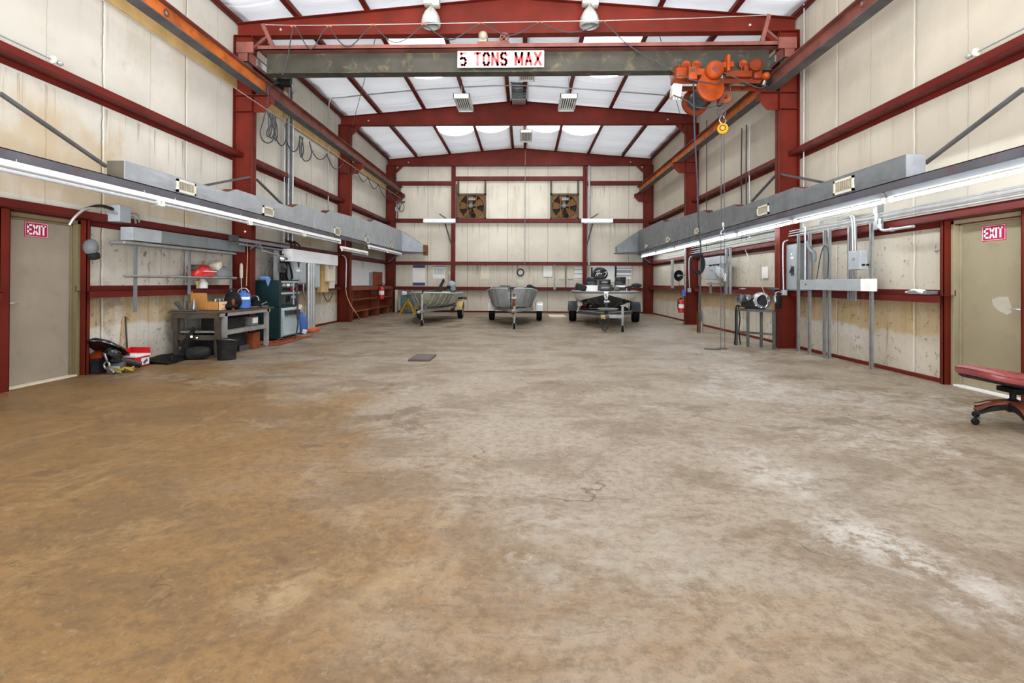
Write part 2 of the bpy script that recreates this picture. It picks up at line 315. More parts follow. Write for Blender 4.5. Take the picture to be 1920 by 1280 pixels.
# ------------------------------------------------------------------ mesh builder
def frame_for(d):
    d = d.normalized(); a = V((0, 0, 1)) if abs(d.z) < .9 else V((1, 0, 0))
    x = a.cross(d).normalized(); return x, d.cross(x), d
class MB:
    def __init__(s): s.v = []; s.f = []
    def add(s, vs, fs):
        o = len(s.v); s.v += [V(p) for p in vs]; s.f += [tuple(i+o for i in f) for f in fs]; return s
    def box(s, lo, hi):
        x0, y0, z0 = (min(a, b) for a, b in zip(lo, hi)); x1, y1, z1 = (max(a, b) for a, b in zip(lo, hi))
        return s.add([(x0,y0,z0),(x1,y0,z0),(x1,y1,z0),(x0,y1,z0),(x0,y0,z1),(x1,y0,z1),(x1,y1,z1),(x0,y1,z1)],
                     [(0,3,2,1),(4,5,6,7),(0,1,5,4),(1,2,6,5),(2,3,7,6),(3,0,4,7)])
    def cbox(s, c, size, rot=(0, 0, 0)):
        R = Euler(rot).to_matrix(); c = V(c); h = [q/2 for q in size]
        b = MB().box([-q for q in h], h)
        return s.add([R @ p + c for p in b.v], b.f)
    def bar(s, p0, p1, w, h, up=(0, 0, 1)):
        p0, p1 = V(p0), V(p1); d = (p1-p0).normalized(); u = V(up)
        if abs(d.dot(u)) > .98: u = V((1, 0, 0))
        x = d.cross(u).normalized(); y = x.cross(d)
        c = [(-w/2, -h/2), (w/2, -h/2), (w/2, h/2), (-w/2, h/2)]
        return s.add([p+x*a+y*b for p in (p0, p1) for a, b in c], [(0,1,2,3),(7,6,5,4),(0,4,5,1),(1,5,6,2),(2,6,7,3),(3,7,4,0)])
    def cyl(s, p0, p1, r0, r1=None, n=16, cap=True):
        p0, p1 = V(p0), V(p1); r1 = r0 if r1 is None else r1
        x, y, d = frame_for(p1-p0); vs = []
        for p, r in ((p0, r0), (p1, r1)):
            vs += [p+x*r*math.cos(2*PI*i/n)+y*r*math.sin(2*PI*i/n) for i in range(n)]
        fs = [(i, (i+1) % n, n+(i+1) % n, n+i) for i in range(n)]
        if cap: fs += [tuple(range(n-1, -1, -1)), tuple(range(n, 2*n))]
        return s.add(vs, fs)
    def lathe(s, prof, c, axis=(0, 0, 1), n=24):
        c = V(c); x, y, d = frame_for(V(axis)); vs = []
        for r, t in prof:
            vs += [c+d*t+(x*math.cos(2*PI*i/n)+y*math.sin(2*PI*i/n))*max(r, 1e-4) for i in range(n)]
        fs = []
        for k in range(len(prof)-1):
            fs += [(k*n+i, k*n+(i+1) % n, (k+1)*n+(i+1) % n, (k+1)*n+i) for i in range(n)]
        return s.add(vs, fs)
    def ring(s, c, axis, R, r, n=24, k=8):
        c = V(c); x, y, d = frame_for(V(axis)); vs = []; fs = []
        for i in range(n):
            e = x*math.cos(2*PI*i/n)+y*math.sin(2*PI*i/n)
            vs += [c+e*(R+r*math.cos(2*PI*j/k))+d*(r*math.sin(2*PI*j/k)) for j in range(k)]
        for i in range(n):
            for j in range(k):
                fs.append((i*k+j, ((i+1) % n)*k+j, ((i+1) % n)*k+(j+1) % k, i*k+(j+1) % k))
        return s.add(vs, fs)
    def tube(s, pts, r, n=6, sub=5, closed=False):
        pts = [V(p) for p in pts]
        if sub > 1 and len(pts) > 2:
            q = []; N = len(pts); rngk = range(N if closed else N-1)
            for i in rngk:
                g = (lambda j: pts[j % N]) if closed else (lambda j: pts[max(0, min(N-1, j))])
                a, b, c, d = g(i-1), g(i), g(i+1), g(i+2)
                for t in range(sub):
                    t /= sub
                    q.append(.5*((2*b)+(c-a)*t+(2*a-5*b+4*c-d)*t*t+(3*b-a-3*c+d)*t**3))
            if not closed: q.append(pts[-1])
            pts = q
        N = len(pts); vs = []; x = None
        for i, p in enumerate(pts):
            d = (pts[(i+1) % N]-pts[i-1]) if closed else (pts[min(N-1, i+1)]-pts[max(0, i-1)])
            d = d.normalized()
            x = frame_for(d)[0] if x is None else (x-d*x.dot(d)).normalized()
            y = d.cross(x)
            rr = r[min(i*len(r)//N, len(r)-1)] if isinstance(r, (list, tuple)) else r
            vs += [p+(x*math.cos(2*PI*j/n)+y*math.sin(2*PI*j/n))*rr for j in range(n)]
        fs = []
        for i in range(N if closed else N-1):
            k = (i+1) % N
            fs += [(i*n+j, i*n+(j+1) % n, k*n+(j+1) % n, k*n+j) for j in range(n)]
        if not closed: fs += [tuple(range(n-1, -1, -1)), tuple((N-1)*n+j for j in range(n))]
        return s.add(vs, fs)
    def prism(s, poly, plane, a, b):
        mp = {'YZ': lambda p, t: (t, p[0], p[1]), 'XZ': lambda p, t: (p[0], t, p[1]), 'XY': lambda p, t: (p[0], p[1], t)}[plane]
        n = len(poly)
        return s.add([mp(p, t) for t in (a, b) for p in poly],
                     [tuple(range(n-1, -1, -1)), tuple(range(n, 2*n))]+[(i, (i+1) % n, n+(i+1) % n, n+i) for i in range(n)])
    def loft(s, rings, closed=True, caps=True):
        n = len(rings[0]); vs = [p for r in rings for p in r]; fs = []
        for k in range(len(rings)-1):
            for i in range(n if closed else n-1):
                fs.append((k*n+i, k*n+(i+1) % n, (k+1)*n+(i+1) % n, (k+1)*n+i))
        if caps and closed: fs += [tuple(range(n-1, -1, -1)), tuple((len(rings)-1)*n+i for i in range(n))]
        return s.add(vs, fs)
    def sph(s, c, r, n=16, k=10, zmin=-1.):
        c = V(c); r = (r, r, r) if not isinstance(r, (tuple, list)) else r
        rings = []
        for j in range(k+1):
            t = max(zmin, -math.cos(PI*j/k)); q = math.sqrt(max(0, 1-t*t))
            q = max(q, 1e-3)
            rings.append([c+V((r[0]*q*math.cos(2*PI*i/n), r[1]*q*math.sin(2*PI*i/n), r[2]*t)) for i in range(n)])
        return s.loft(rings)
    def build(s, name, m, parent=None, smooth=True, bevel=0., origin=None, solid=0., split=38, sub=0):
        me = bpy.data.meshes.new(name)
        if parent is None:
            if origin is None:
                xs = [p.x for p in s.v]; ys = [p.y for p in s.v]; zs = [p.z for p in s.v]
                origin = V(((min(xs)+max(xs))/2, (min(ys)+max(ys))/2, min(zs)))
        else:
            origin = V(parent['_o']) if '_o' in parent else V((0, 0, 0))
        origin = V(origin)
        me.from_pydata([p-origin for p in s.v], [], s.f)
        bm = bmesh.new(); bm.from_mesh(me); bmesh.ops.recalc_face_normals(bm, faces=bm.faces); bm.to_mesh(me); bm.free()
        me.materials.append(M[m] if isinstance(m, str) else m)
        if smooth: me.polygons.foreach_set('use_smooth', [True]*len(me.polygons))
        o = bpy.data.objects.new(name, me); COL.objects.link(o)
        if parent is None: o.location = origin
        else: o.parent = parent
        ORG[o.name] = origin
        o['_o'] = tuple(origin)
        if solid:
            md = o.modifiers.new('thickness', 'SOLIDIFY'); md.thickness = solid; md.offset = 0
        if sub:
            md = o.modifiers.new('subdivision', 'SUBSURF'); md.levels = sub; md.render_levels = sub
        if bevel:
            md = o.modifiers.new('bevel', 'BEVEL'); md.width = bevel; md.segments = 2; md.limit_method = 'ANGLE'
        if smooth and not sub:
            md = o.modifiers.new('edge split', 'EDGE_SPLIT'); md.split_angle = math.radians(split)
        return o
ORG = {}
def tag(o, label=None, cat=None, group=None, kind=None):
    if label: o['label'] = label
    if cat: o['category'] = cat
    if group: o['group'] = group
    if kind: o['kind'] = kind
    return o
def thing(name, label, cat, loc=(0, 0, 0), group=None, kind=None):
    o = bpy.data.objects.new(name, None); COL.objects.link(o); o.location = loc; o.empty_display_size = .1
    o['_o'] = tuple(loc)
    return tag(o, label, cat, group, kind)
def solo(mb, name, m, label, cat, group=None, kind=None, **kw):
    return tag(mb.build(name, m, **kw), label, cat, group, kind)
def dup(o, loc=None, rz=None, label=None, group=None, parent=None):
    c = o.copy(); COL.objects.link(c)
    if parent is not None: c.parent = parent
    if loc is not None: c.location = loc
    if rz is not None: c.rotation_euler = (0, 0, rz)
    if label: c['label'] = label
    if group: c['group'] = group
    for ch in list(o.children): dup(ch, parent=c)
    return c
def struct(mb, name, m, label=None, cat=None, **kw):
    return tag(mb.build(name, m, **kw), label, cat, None, 'structure')
GLYPH = {'E': (.8, [[(1, 1), (0, 1), (0, 0), (1, 0)], [(0, .5), (.85, .5)]]), 'X': (.95, [[(0, 0), (1, 1)], [(0, 1), (1, 0)]]), 'I': (.0, [[(0, 0), (0, 1)]]),
    'T': (.9, [[(0, 1), (1, 1)], [(.5, 1), (.5, 0)]]), 'O': (.85, [[(.2, 1), (.8, 1), (1, .82), (1, .18), (.8, 0), (.2, 0), (0, .18), (0, .82), (.2, 1)]]), 'N': (.9, [[(0, 0), (0, 1), (1, 0), (1, 1)]]),
    'S': (.85, [[(1, .82), (.8, 1), (.2, 1), (0, .84), (0, .64), (.2, .53), (.8, .46), (1, .34), (1, .16), (.8, 0), (.2, 0), (0, .18)]]), 'M': (1.1, [[(0, 0), (0, 1), (.5, .2), (1, 1), (1, 0)]]),
    'A': (.95, [[(0, 0), (.5, 1), (1, 0)], [(.2, .3), (.8, .3)]]), '5': (.8, [[(1, 1), (.08, 1), (.0, .54), (.3, .62), (.75, .6), (1, .44), (1, .18), (.75, 0), (.25, 0), (0, .14)]]), ' ': (.35, [])}
def block_text(body, w, h, t, d=.003):
    """flat sign lettering, t = stroke width, centred on the origin in the XY plane"""
    mb = MB(); k = h-t; x = 0; segs = []
    for ch in body:
        gw, ls = GLYPH[ch]; gw *= .62*k
        for l in ls:
            for p, q in zip(l[:-1], l[1:]): segs.append(((x+p[0]*gw, p[1]*k), (x+q[0]*gw, q[1]*k)))
        x += gw+t*1.75
    tot = x-t*1.75; f = (w-t)/tot
    for p, q in segs:
        a = V(((p[0]-tot/2)*f, p[1]-k/2, d/2)); b = V(((q[0]-tot/2)*f, q[1]-k/2, d/2)); e = (b-a).normalized()*t*.42
        mb.bar(a-e, b+e, t, d, up=(0, 0, 1))
    return mb
def place(mb, R, t):
    R = Matrix(R) if not isinstance(R, Matrix) else R
    mb.v = [R @ p + V(t) for p in mb.v]; return mb
RX90 = Matrix(((1,0,0),(0,0,-1),(0,1,0)))            # text lying in XY -> facing -Y
RLEFT = Matrix(((0,0,1),(1,0,0),(0,1,0)))            # text on the left wall, facing +X (reads along +Y)
RRIGHT = Matrix(((0,0,-1),(-1,0,0),(0,1,0)))         # text on the right wall, facing -X
# ================================================================== THE SETTING
XL, XR, YB, YF, XC = -5.93, 5.38, 22.85, -1.6, -.275
SL = .085
def rafter_top(x): return 6.97-SL*abs(x-XC)
def roof(x): return rafter_top(x)+.25
FR = [4.61, 10.69, 16.77, 22.6]                     # frame lines

struct(MB().box((XL-.3, YF-.3, -.15), (XR+.3, YB+.3, 0)), 'floor', 'floor', origin=(0, 0, 0), smooth=False)
# side walls with door openings
DL0, DL1, DLH = 5.88, 6.92, 2.05                    # left door opening
DR0, DR1, DRH = 5.85, 6.88, 2.06                    # right door opening
def side_wall(name, m, x0, x1, d0, d1, dh):
    mb = MB(); top = 7.0
    for lo, hi in (((YF, 0), (d0, top)), ((d1, 0), (YB, top)), ((d0, dh), (d1, top))):
        mb.box((x0, lo[0], lo[1]), (x1, hi[0], hi[1]))
    return struct(mb, name, m, origin=(0, 0, 0), smooth=False)
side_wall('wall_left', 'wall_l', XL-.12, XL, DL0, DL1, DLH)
side_wall('wall_right', 'wall_r', XR, XR+.12, DR0, DR1, DRH)
mb = MB().prism([(XL-.12, 0), (XR+.12, 0), (XR+.12, 7.0), (XC, 7.4), (XL-.12, 7.0)], 'XZ', YB, YB+.12)
struct(mb, 'wall_back', 'wall_b', origin=(0, 0, 0), smooth=False)
# front wall behind the camera with its big roll-up doorway open to daylight
ox0, ox1, oz = -5.4, 4.9, 5.6
mb = MB()
mb.box((XL-.12, YF-.12, 0), (ox0, YF, 7.0)).box((ox1, YF-.12, 0), (XR+.12, YF, 7.0)).box((ox0, YF-.12, oz), (ox1, YF, 7.4))
struct(mb, 'wall_front', 'wall_b', origin=(0, 0, 0), smooth=False)

# roof insulation, sagging between the purlins
PO = [.3, 1.6, 2.97, 4.4]
lines = sorted([XC+s*p for s in (-1, 1) for p in PO]+[XL-.1, XR+.1])
def ceil_z(x, y):
    for a, b in zip(lines[:-1], lines[1:]):
        if a <= x <= b:
            t = (x-a)/(b-a); w = b-a
            fr = min(abs(y-q) for q in FR)
            sag = (.075 if w > .8 else .02)*(4*t*(1-t))**.7
            return roof(x)-.03-sag*(1+.35*math.sin(y*5.03))
    return roof(x)-.03
xs = []
for a, b in zip(lines[:-1], lines[1:]):
    k = 8 if b-a > .8 else 3
    xs += [a+(b-a)*i/k for i in range(k)]
xs.append(lines[-1]); ys = [YF-.1+(YB+.2-YF)*i/120 for i in range(121)]
mb = MB(); mb.add([(x, y, ceil_z(x, y)) for y in ys for x in xs],
   [(j*len(xs)+i, j*len(xs)+i+1, (j+1)*len(xs)+i+1, (j+1)*len(xs)+i) for j in range(120) for i in range(len(xs)-1)])
struct(mb, 'ceiling', 'ceil', origin=(0, 0, 0))
# translucent rooflights between the purlins
def skylight(n, x0, x1, y0, y1):
    mb = MB(); K = 8; L = 10; vs = []
    for j in range(L+1):
        for i in range(K+1):
            x = x0+.05+(x1-x0-.1)*i/K; t = i/K
            yy1 = y1+.28*(4*t*(1-t))-.1
            y = y0+(yy1-y0)*j/L
            vs.append((x, y, ceil_z(x, y)-.022))
    mb.add(vs, [(j*(K+1)+i, j*(K+1)+i+1, (j+1)*(K+1)+i+1, (j+1)*(K+1)+i) for j in range(L) for i in range(K)])
    struct(mb, 'window_%d' % n, 'skyl', 'translucent daylit roof panel between purlins', 'skylight')
k = 1
for ya, yb in ((6.2, 8.4), (12.3, 14.55), (17.6, 20.1)):
    for s, a, b in ((-1, 1.6, 2.97), (-1, .3, 1.6), (1, .3, 1.6), (1, 1.6, 2.97)):
        if 12 < ya < 13 and a == .3: continue
        x0, x1 = sorted((XC+s*a, XC+s*b))
        skylight(k, x0, x1, ya, yb); k += 1

# ------------------------------------------------------------------ steel frames
def column(x_wall, s, y, bays, label):
    # s = +1 when the inside of the room lies towards +x
    xi = x_wall+s*.40
    t = thing('steel_column', label, 'column', (x_wall+s*.2, y, 0), 'red columns of the building frame', 'structure')
    ztop = rafter_top(xi)
    c = MB(); c.box((x_wall+s*.015, y-.006, 0), (xi, y+.006, 6.234))
    c.box((x_wall+s*.015, y-.1, 0), (x_wall+s*.027, y+.1, 6.234)); c.box((xi-s*.012, y-.1, 0), (xi, y+.1, 6.24))
    c.box((x_wall+s*.02, y-.1, 6.235), (xi, y+.1, 6.25)); c.box((x_wall+s*.02, y-.1, 4.70), (xi, y+.1, 4.712))
    c.build('column_shaft', 'red', t, smooth=False)
    MB().box((x_wall+s*.01, y-.13, 0), (xi+s*.02, y+.13, .02)).build('base_plate', 'red', t, smooth=False)
    if y > 5:
        b = MB(); top = 5.03; tip = xi+s*.37
        b.prism([(xi, top), (tip, top), (tip, top-.14), (xi+s*.2, top-.33), (xi, top-.33)], 'XZ', y-.006, y+.006)
        b.box((xi, y-.1, top-.006), (tip, y+.1, top+.006)); b.box((x_wall+s*.02, y-.1, top-.006), (xi, y+.1, top+.006))
        b.box((tip-s*.006, y-.1, top-.15), (tip+s*.006, y+.1, top))
        b.bar((tip, y, top-.145), (xi+s*.2, y, top-.335), .2, .012, up=(0, 1, 0)) if False else None
        b.build('crane_bracket', 'red', t, smooth=False)
    g = MB(); g.bar((xi+s*.0, y, 5.98), (xi+s*.27, y, 6.25), .1, .08, up=(0, 1, 0))
    g.box((xi, y-.06, 5.9), (xi+s*.01, y+.06, 6.2)); g.build('knee_brace', 'red', t, smooth=False)
    return t
cn = {4.61: 'nearest to the open front', 10.69: 'under the crane bridge end', 16.77: 'in the middle of the shop', 22.6: 'in the back corner'}
for y in FR:
    column(XL, 1, y, None, 'red steel column on the left wall '+cn[y])
    column(XR, -1, y, None, 'red steel column on the right wall '+cn[y])
for y, nm in ((4.61, 'over the camera end'), (10.69, 'just behind the crane bridge'), (16.77, 'in the middle, behind two hanging louvred boxes'), (22.6, 'against the back wall')):
    xa, xb = XL+.40, XR-.40
    r = thing('roof_rafter', 'red tapered steel roof rafter '+nm, 'rafter', (XC, y, 6.24), 'red roof rafters', 'structure')
    w = MB().prism([(XL+.06, 6.24), (XR-.06, 6.24), (XR-.06, rafter_top(XR)), (XC, 6.97), (XL+.06, rafter_top(XL))], 'XZ', y-.006, y+.006)
    w.build('rafter_web', 'red', r, smooth=False)
    b = MB().box((xa, y-.1, 6.228), (xb, y+.1, 6.242)); b.build('bottom_flange', 'red', r, smooth=False)
    tf = MB()
    for s in (-1, 1):
        xe = XL+.06 if s < 0 else XR-.06
        tf.add([(xe, y-.1, rafter_top(xe)-.012), (xe, y+.1, rafter_top(xe)-.012), (XC, y+.1, 6.958), (XC, y-.1, 6.958),
                (xe, y-.1, rafter_top(xe)), (xe, y+.1, rafter_top(xe)), (XC, y+.1, 6.97), (XC, y-.1, 6.97)],
               [(0,1,2,3), (4,7,6,5), (0,3,7,4), (1,5,6,2), (0,4,5,1), (2,6,7,3)])
    tf.build('top_flange', 'red', r, smooth=False)
    bo = MB()
    for bx in (xa+.55, xb-.55): bo.cyl((bx, y-.03, 6.38), (bx, y-.006, 6.38), .025, n=10)
    bo.build('bolt', 'wire', r)
# purlins (z sections) and eave struts
def purlin(x, s, label, h=.25):
    z = rafter_top(x); mb = MB()
    mb.box((x-.004, YF, z), (x+.004, YB, z+h-.01)); mb.box((x, YF, z), (x+s*.1, YB, z+.006)); mb.box((x-s*.065, YF, z+h-.016), (x, YB, z+h-.01))
    mb.box((x+s*.095, YF, z), (x+s*.1, YB, z+.025))
    struct(mb, 'roof_purlin', 'red', label, 'purlin', origin=(x, 10, z), smooth=False)
od = ['first', 'second', 'third', 'fourth']
for i, p in enumerate(PO):
    purlin(XC-p, 1, 'red roof purlin running front to back, %s left of the ridge' % od[i])
    purlin(XC+p, -1, 'red roof purlin running front to back, %s right of the ridge' % od[i])
for x, s, nm in ((XL+.02, 1, 'left'), (XR-.02, -1, 'right')):
    z = 6.52; mb = MB().box((x, YF, z), (x+s*.008, YB, z+.2)).box((x, YF, z), (x+s*.09, YB, z+.008)).box((x, YF, z+.19), (x+s*.16, YB, z+.2)).box((x+s*.082, YF, z), (x+s*.09, YB, z+.03))
    struct(mb, 'eave_strut', 'red', 'red eave strut where the roof meets the %s wall' % nm, 'eave strut', origin=(x, 10, z), smooth=False)

# wall girts: channels standing proud of the wall
def girt_side(xw, s, y0, y1, z0, z1, label, dep=.2, m='redgirt'):
    # Z section: a deep horizontal web and a short upright flange
    mb = MB(); xi = xw+s*dep; fl = .092; wz = z1-fl if z0 > 1.3 else z1
    mb.box((xi-s*.006, y0, z1-fl), (xi, y1, z1)); mb.box((xw+s*.005, y0, wz-.003), (xi, y1, wz+.003))
    mb.box((xi-s*.03, y0, z1), (xi, y1, z1+.006)); mb.box((xw+s*.005, y0, wz-(.07 if z0 > 1.3 else .0)), (xw+s*.011, y1, wz+.07 if z0 < 1.3 else wz))
    struct(mb, 'wall_girt', m, label, 'girt', origin=(xw+s*.1, (y0+y1)/2, z0), smooth=False)
def spans(seq): return list(zip(seq[:-1], seq[1:]))
bay = ['front bay', 'bay beside the workbench doors', 'middle bay', 'back bay']
ysp = [YF]+FR; ysp[-1] = 22.62
for i, (a, b) in enumerate(spans(ysp)):
    a2, b2 = a+.02, b-.02
    for xw, s, nm in ((XL, 1, 'left'), (XR, -1, 'right')):
        girt_side(xw, s, a2, b2, 3.67, 3.87, 'red girt high on the %s wall above the duct, %s' % (nm, bay[i]))
        girt_side(xw, s, a2, b2, 2.04, 2.16, 'red girt at door-head height on the %s wall, %s' % (nm, bay[i]))
        d0, d1 = (DL0-.19, DL1+.17) if s > 0 else (DR0-.2, DR1+.02)
        if i == 0 or i > 1: girt_side(xw, s, a2, b2, 1.0, 1.12, 'red girt at waist height on the %s wall, %s' % (nm, bay[i]))
        else:
            girt_side(xw, s, a2, 5.69, 1.0, 1.12, 'red girt at waist height on the %s wall, in front of the exit door' % nm)
            girt_side(xw, s, (6.86 if s > 0 else 6.82), b2, 1.0, 1.12, 'red girt at waist height on the %s wall, behind the exit door' % nm)
# tan strip behind the left crane runway
struct(MB().box((XL+.004, 4.0, 5.19), (XL+.05, 22.4, 5.42)), 'wall_strip', 'tan', 'tan strip on the left wall behind the runway beam', 'board', smooth=False)
# back wall girts and posts
PX = [-3.07, 2.54]; GY = 22.65
def girt_back(x0, x1, z0, z1, label):
    mb = MB(); mb.box((x0, GY, z0), (x1, GY+.006, z1)); mb.box((x0, GY, z0), (x1, YB, z0+.006)); mb.box((x0, GY, z1-.006), (x1, YB, z1)); mb.box((x0, GY, z1), (x1, GY+.02, z1+.012))
    struct(mb, 'wall_girt', 'redgirt', label, 'girt', origin=((x0+x1)/2, GY, z0), smooth=False)
xa, xb = XL+.42, XR-.42
bn = ['left third', 'centre', 'right third']
for i, (a, b) in enumerate(((xa, PX[0]-.08), (PX[0]+.08, PX[1]-.08), (PX[1]+.08, xb))):
    zt = 5.63 if i == 1 else 5.43
    girt_back(a, b, zt, zt+.15, 'red girt highest on the back wall, %s' % bn[i])
    girt_back(a, b, 3.83, 3.98, 'red girt below the exhaust fan height on the back wall, %s' % bn[i])
    girt_back(a, b, 2.02, 2.15, 'red girt above the clock on the back wall, %s' % bn[i])
    girt_back(a, b, .95, 1.08, 'red girt behind the boats on the back wall, %s' % bn[i])
for x, nm in zip(PX, ('left', 'right')):
    mb = MB().box((x-.08, GY-.02, 0), (x+.08, GY-.012, 6.24)).box((x-.006, GY-.02, 0), (x+.006, YB-.01, 6.24)).box((x-.08, YB-.02, 0), (x+.08, YB-.012, 6.24))
    struct(mb, 'wall_post', 'red', 'red wind post on the back wall %s of the exhaust fans' % nm, 'post', smooth=False)
# base channels
struct(MB().box((XL+.002, DL1+.2, 0), (XL+.05, YB, .05)), 'baseboard_left', 'red', smooth=False)
struct(MB().box((XR-.05, DR1+.12, 0), (XR-.002, YB, .05)), 'baseboard_right', 'red', smooth=False)
struct(MB().box((XL+.05, YB-.05, 0), (XR-.05, YB-.002, .06)), 'baseboard_back', 'red', smooth=False)
# diagonal wall braces (flat rods)
def brace(p0, p1, label):
    struct(MB().bar(p0, p1, .012, .075, up=(1, 0, 0)) if False else MB().bar(p0, p1, .045, .035), 'wall_brace', 'darksteel', label, 'brace', smooth=False)
brace(aX(-5.6, 0, 175), aX(-5.6, 199, 312), 'dark steel angle brace sloping down the left wall to the duct end')
brace(aX(5.05, 1920, 166), aX(5.05, 1735, 306), 'dark steel angle brace sloping down the right wall to the duct end')
brace(aX(-5.56, 382, 348), aX(-5.56, 470, 331), 'grey brace rising from the left duct to the near column')
brace(aX(-5.62, 481, 336), aX(-5.62, 529, 383), 'thin brace falling from the left near column to the duct')
brace(aX(5.03, 1548, 343), aX(5.03, 1464, 326), 'grey brace rising from the right duct to the near column')
brace(aX(5.08, 1453, 330), aX(5.08, 1410, 377), 'thin brace falling from the right near column to the duct')

for s, xg, nm in ((1, -5.72, 'left'), (-1, 5.17, 'right')):
    q = V((xg, 6.27, 3.93)); t = thing('bare_bulb_lamp', 'bare bulb in a cream lampholder on the high %s girt, fed by a thin conduit' % nm, 'lamp', q, 'bare bulb lamps on the high girts')
    MB().lathe([(0, -.02), (.03, -.02), (.05, -.005), (.05, .015), (.028, .03), (0, .03)], q, (0, 1, 0), 20).build('lampholder', 'cream', t)
    MB().sph(q+V((0, .1, -.005)), (.03, .045, .03), 14, 10).build('lamp_bulb', 'reflector', t); MB().cyl(q, q+V((0, .06, -.003)), .014, n=10).build('bulb_neck', 'steel', t)
    MB().cyl((xg, YF+.3, 3.9), (xg, 6.25, 3.925), .011, n=8).build('feed_conduit', 'conduit', t)
# ------------------------------------------------------------------ doors
def door(n, xw, s, y0, y1, h, md, mf, hinge_far, lever_y):
    t = thing('door_%d' % n, 'closed %s steel door with an EXIT sign on the %s wall' % ('grey taupe' if n == 1 else 'khaki', 'left' if n == 1 else 'right'), 'door', (xw, (y0+y1)/2, 0), None, 'structure')
    xo = xw-s*.07
    MB().box((xo-s*.045, y0+.05, .02), (xo, y1-.05, h-.05)).build('door_leaf', md, t, bevel=.004, smooth=False)
    f = MB()
    for a, b, c, d in ((y0, y0+.05, 0, h), (y1-.05, y1, 0, h), (y0, y1, h-.05, h)):
        f.box((xw-s*.115, a, c), (xw+s*.02, b, d))
    f.box((xo-s*.04, y0+.05, 0), (xo+s*.025, y0+.07, h-.05)) if False else None
    f.box((xo, y1-.075, 0), (xo+s*.03, y1-.05, h-.05)); f.box((xo, y0+.05, h-.075), (xo+s*.03, y1-.05, h-.05))
    fo = f.build('door_frame', mf, t, bevel=.004, smooth=False)
    MB().box((xw-s*.11, y0+.05, 0), (xw+s*.03, y1-.05, .018)).build('threshold', 'paperpale' if n == 1 else 'whitepaint', t, smooth=False)
    hd = MB(); z = .99
    hd.cyl((xo, lever_y, z), (xo+s*.012, lever_y, z), .032, n=20); hd.cyl((xo, lever_y, z), (xo+s*.06, lever_y, z), .011, n=10)
    dr = 1 if lever_y < (y0+y1)/2 else -1
    hd.tube([(xo+s*.055, lever_y, z), (xo+s*.06, lever_y+dr*.05, z), (xo+s*.06, lever_y+dr*.12, z-.002)], .009, n=8)
    hd.build('lever_handle', 'chrome', t)
    if n == 2:
        p = [aX(xo+s*.0015, *q) for q in ((1860, 561), (1874, 556), (1890, 556), (1897, 575), (1897, 586), (1888, 590), (1872, 582), (1862, 572))]
        q = MB(); q.add([v+V((-.001*0, 0, 0)) for v in p], [tuple(range(len(p)))]); q.build('bare_paint_patch', 'primer', t, smooth=False, solid=.001)
    # exit sign, hung on the leaf
    if n == 1: c = [aX(xo+s*.004, *q) for q in ((46, 415), (90, 419), (90, 446), (46, 444))]
    else: c = [aX(xo+s*.004, *q) for q in ((1886, 419), (1841, 424), (1841, 453), (1886, 449))]
    ya, yb = (c[0].y+c[3].y)/2, (c[1].y+c[2].y)/2; ya, yb = min(ya, yb), max(ya, yb)
    za = sum(q.z for q in c[2:])/2; zb = sum(q.z for q in c[:2])/2
    sg = thing('exit_sign', 'red EXIT sign with white letters on the %s door' % ('grey left' if n == 1 else 'khaki right'), 'sign', (xo+s*.002, (ya+yb)/2, (za+zb)/2), 'exit signs on the doors')
    MB().box((xo, ya, za), (xo+s*.004, yb, zb)).build('sign_plate', 'signred', sg, smooth=False)
    br = MB(); e = .008; w_ = .004
    for a, b, p, q in ((ya+e, yb-e, zb-e-w_, zb-e), (ya+e, yb-e, za+e, za+e+w_), (ya+e, ya+e+w_, za+e, zb-e), (yb-e-w_, yb-e, za+e, zb-e)):
        br.box((xo+s*.004, a, p), (xo+s*.0055, b, q))
    br.build('sign_border', 'signwhite', sg, smooth=False)
    tx = block_text('EXIT', (yb-ya)*.80, (zb-za)*.68, (zb-za)*.115)
    place(tx, RLEFT if s > 0 else RRIGHT, (xo+s*.0055, (ya+yb)/2, (za+zb)/2)).build('lettering', 'signwhite', sg, smooth=False)
    return t
door(1, XL, 1, DL0, DL1, DLH, 'door', 'frameL', True, 5.97)
door(2, XR, -1, DR0, DR1, DRH, 'doorR', 'frameR', True, 5.97)
# red door posts
def post(xw, s, y0, y1, dep, z1, label):
    mb = MB().box((xw+s*.004, y0, 0), (xw+s*dep, y0+.008, z1)).box((xw+s*dep, y0, 0), (xw+s*(dep-.008), y1, z1)).box((xw+s*.004, y1-.008, 0), (xw+s*dep, y1, z1))
    struct(mb, 'door_post', 'red', label, 'door post', smooth=False)
post(XL, 1, 5.74, 5.86, .11, 2.06, 'red channel post on the near side of the left exit door')
post(XL, 1, 6.925, 6.985, .10, 2.06, 'red channel post on the far side of the left exit door')
post(XR, -1, 5.70, 5.84, .10, 2.06, 'red channel post on the near side of the right exit door')
post(XR, -1, 6.89, 6.95, .10, 2.06, 'red channel post on the far side of the right exit door')
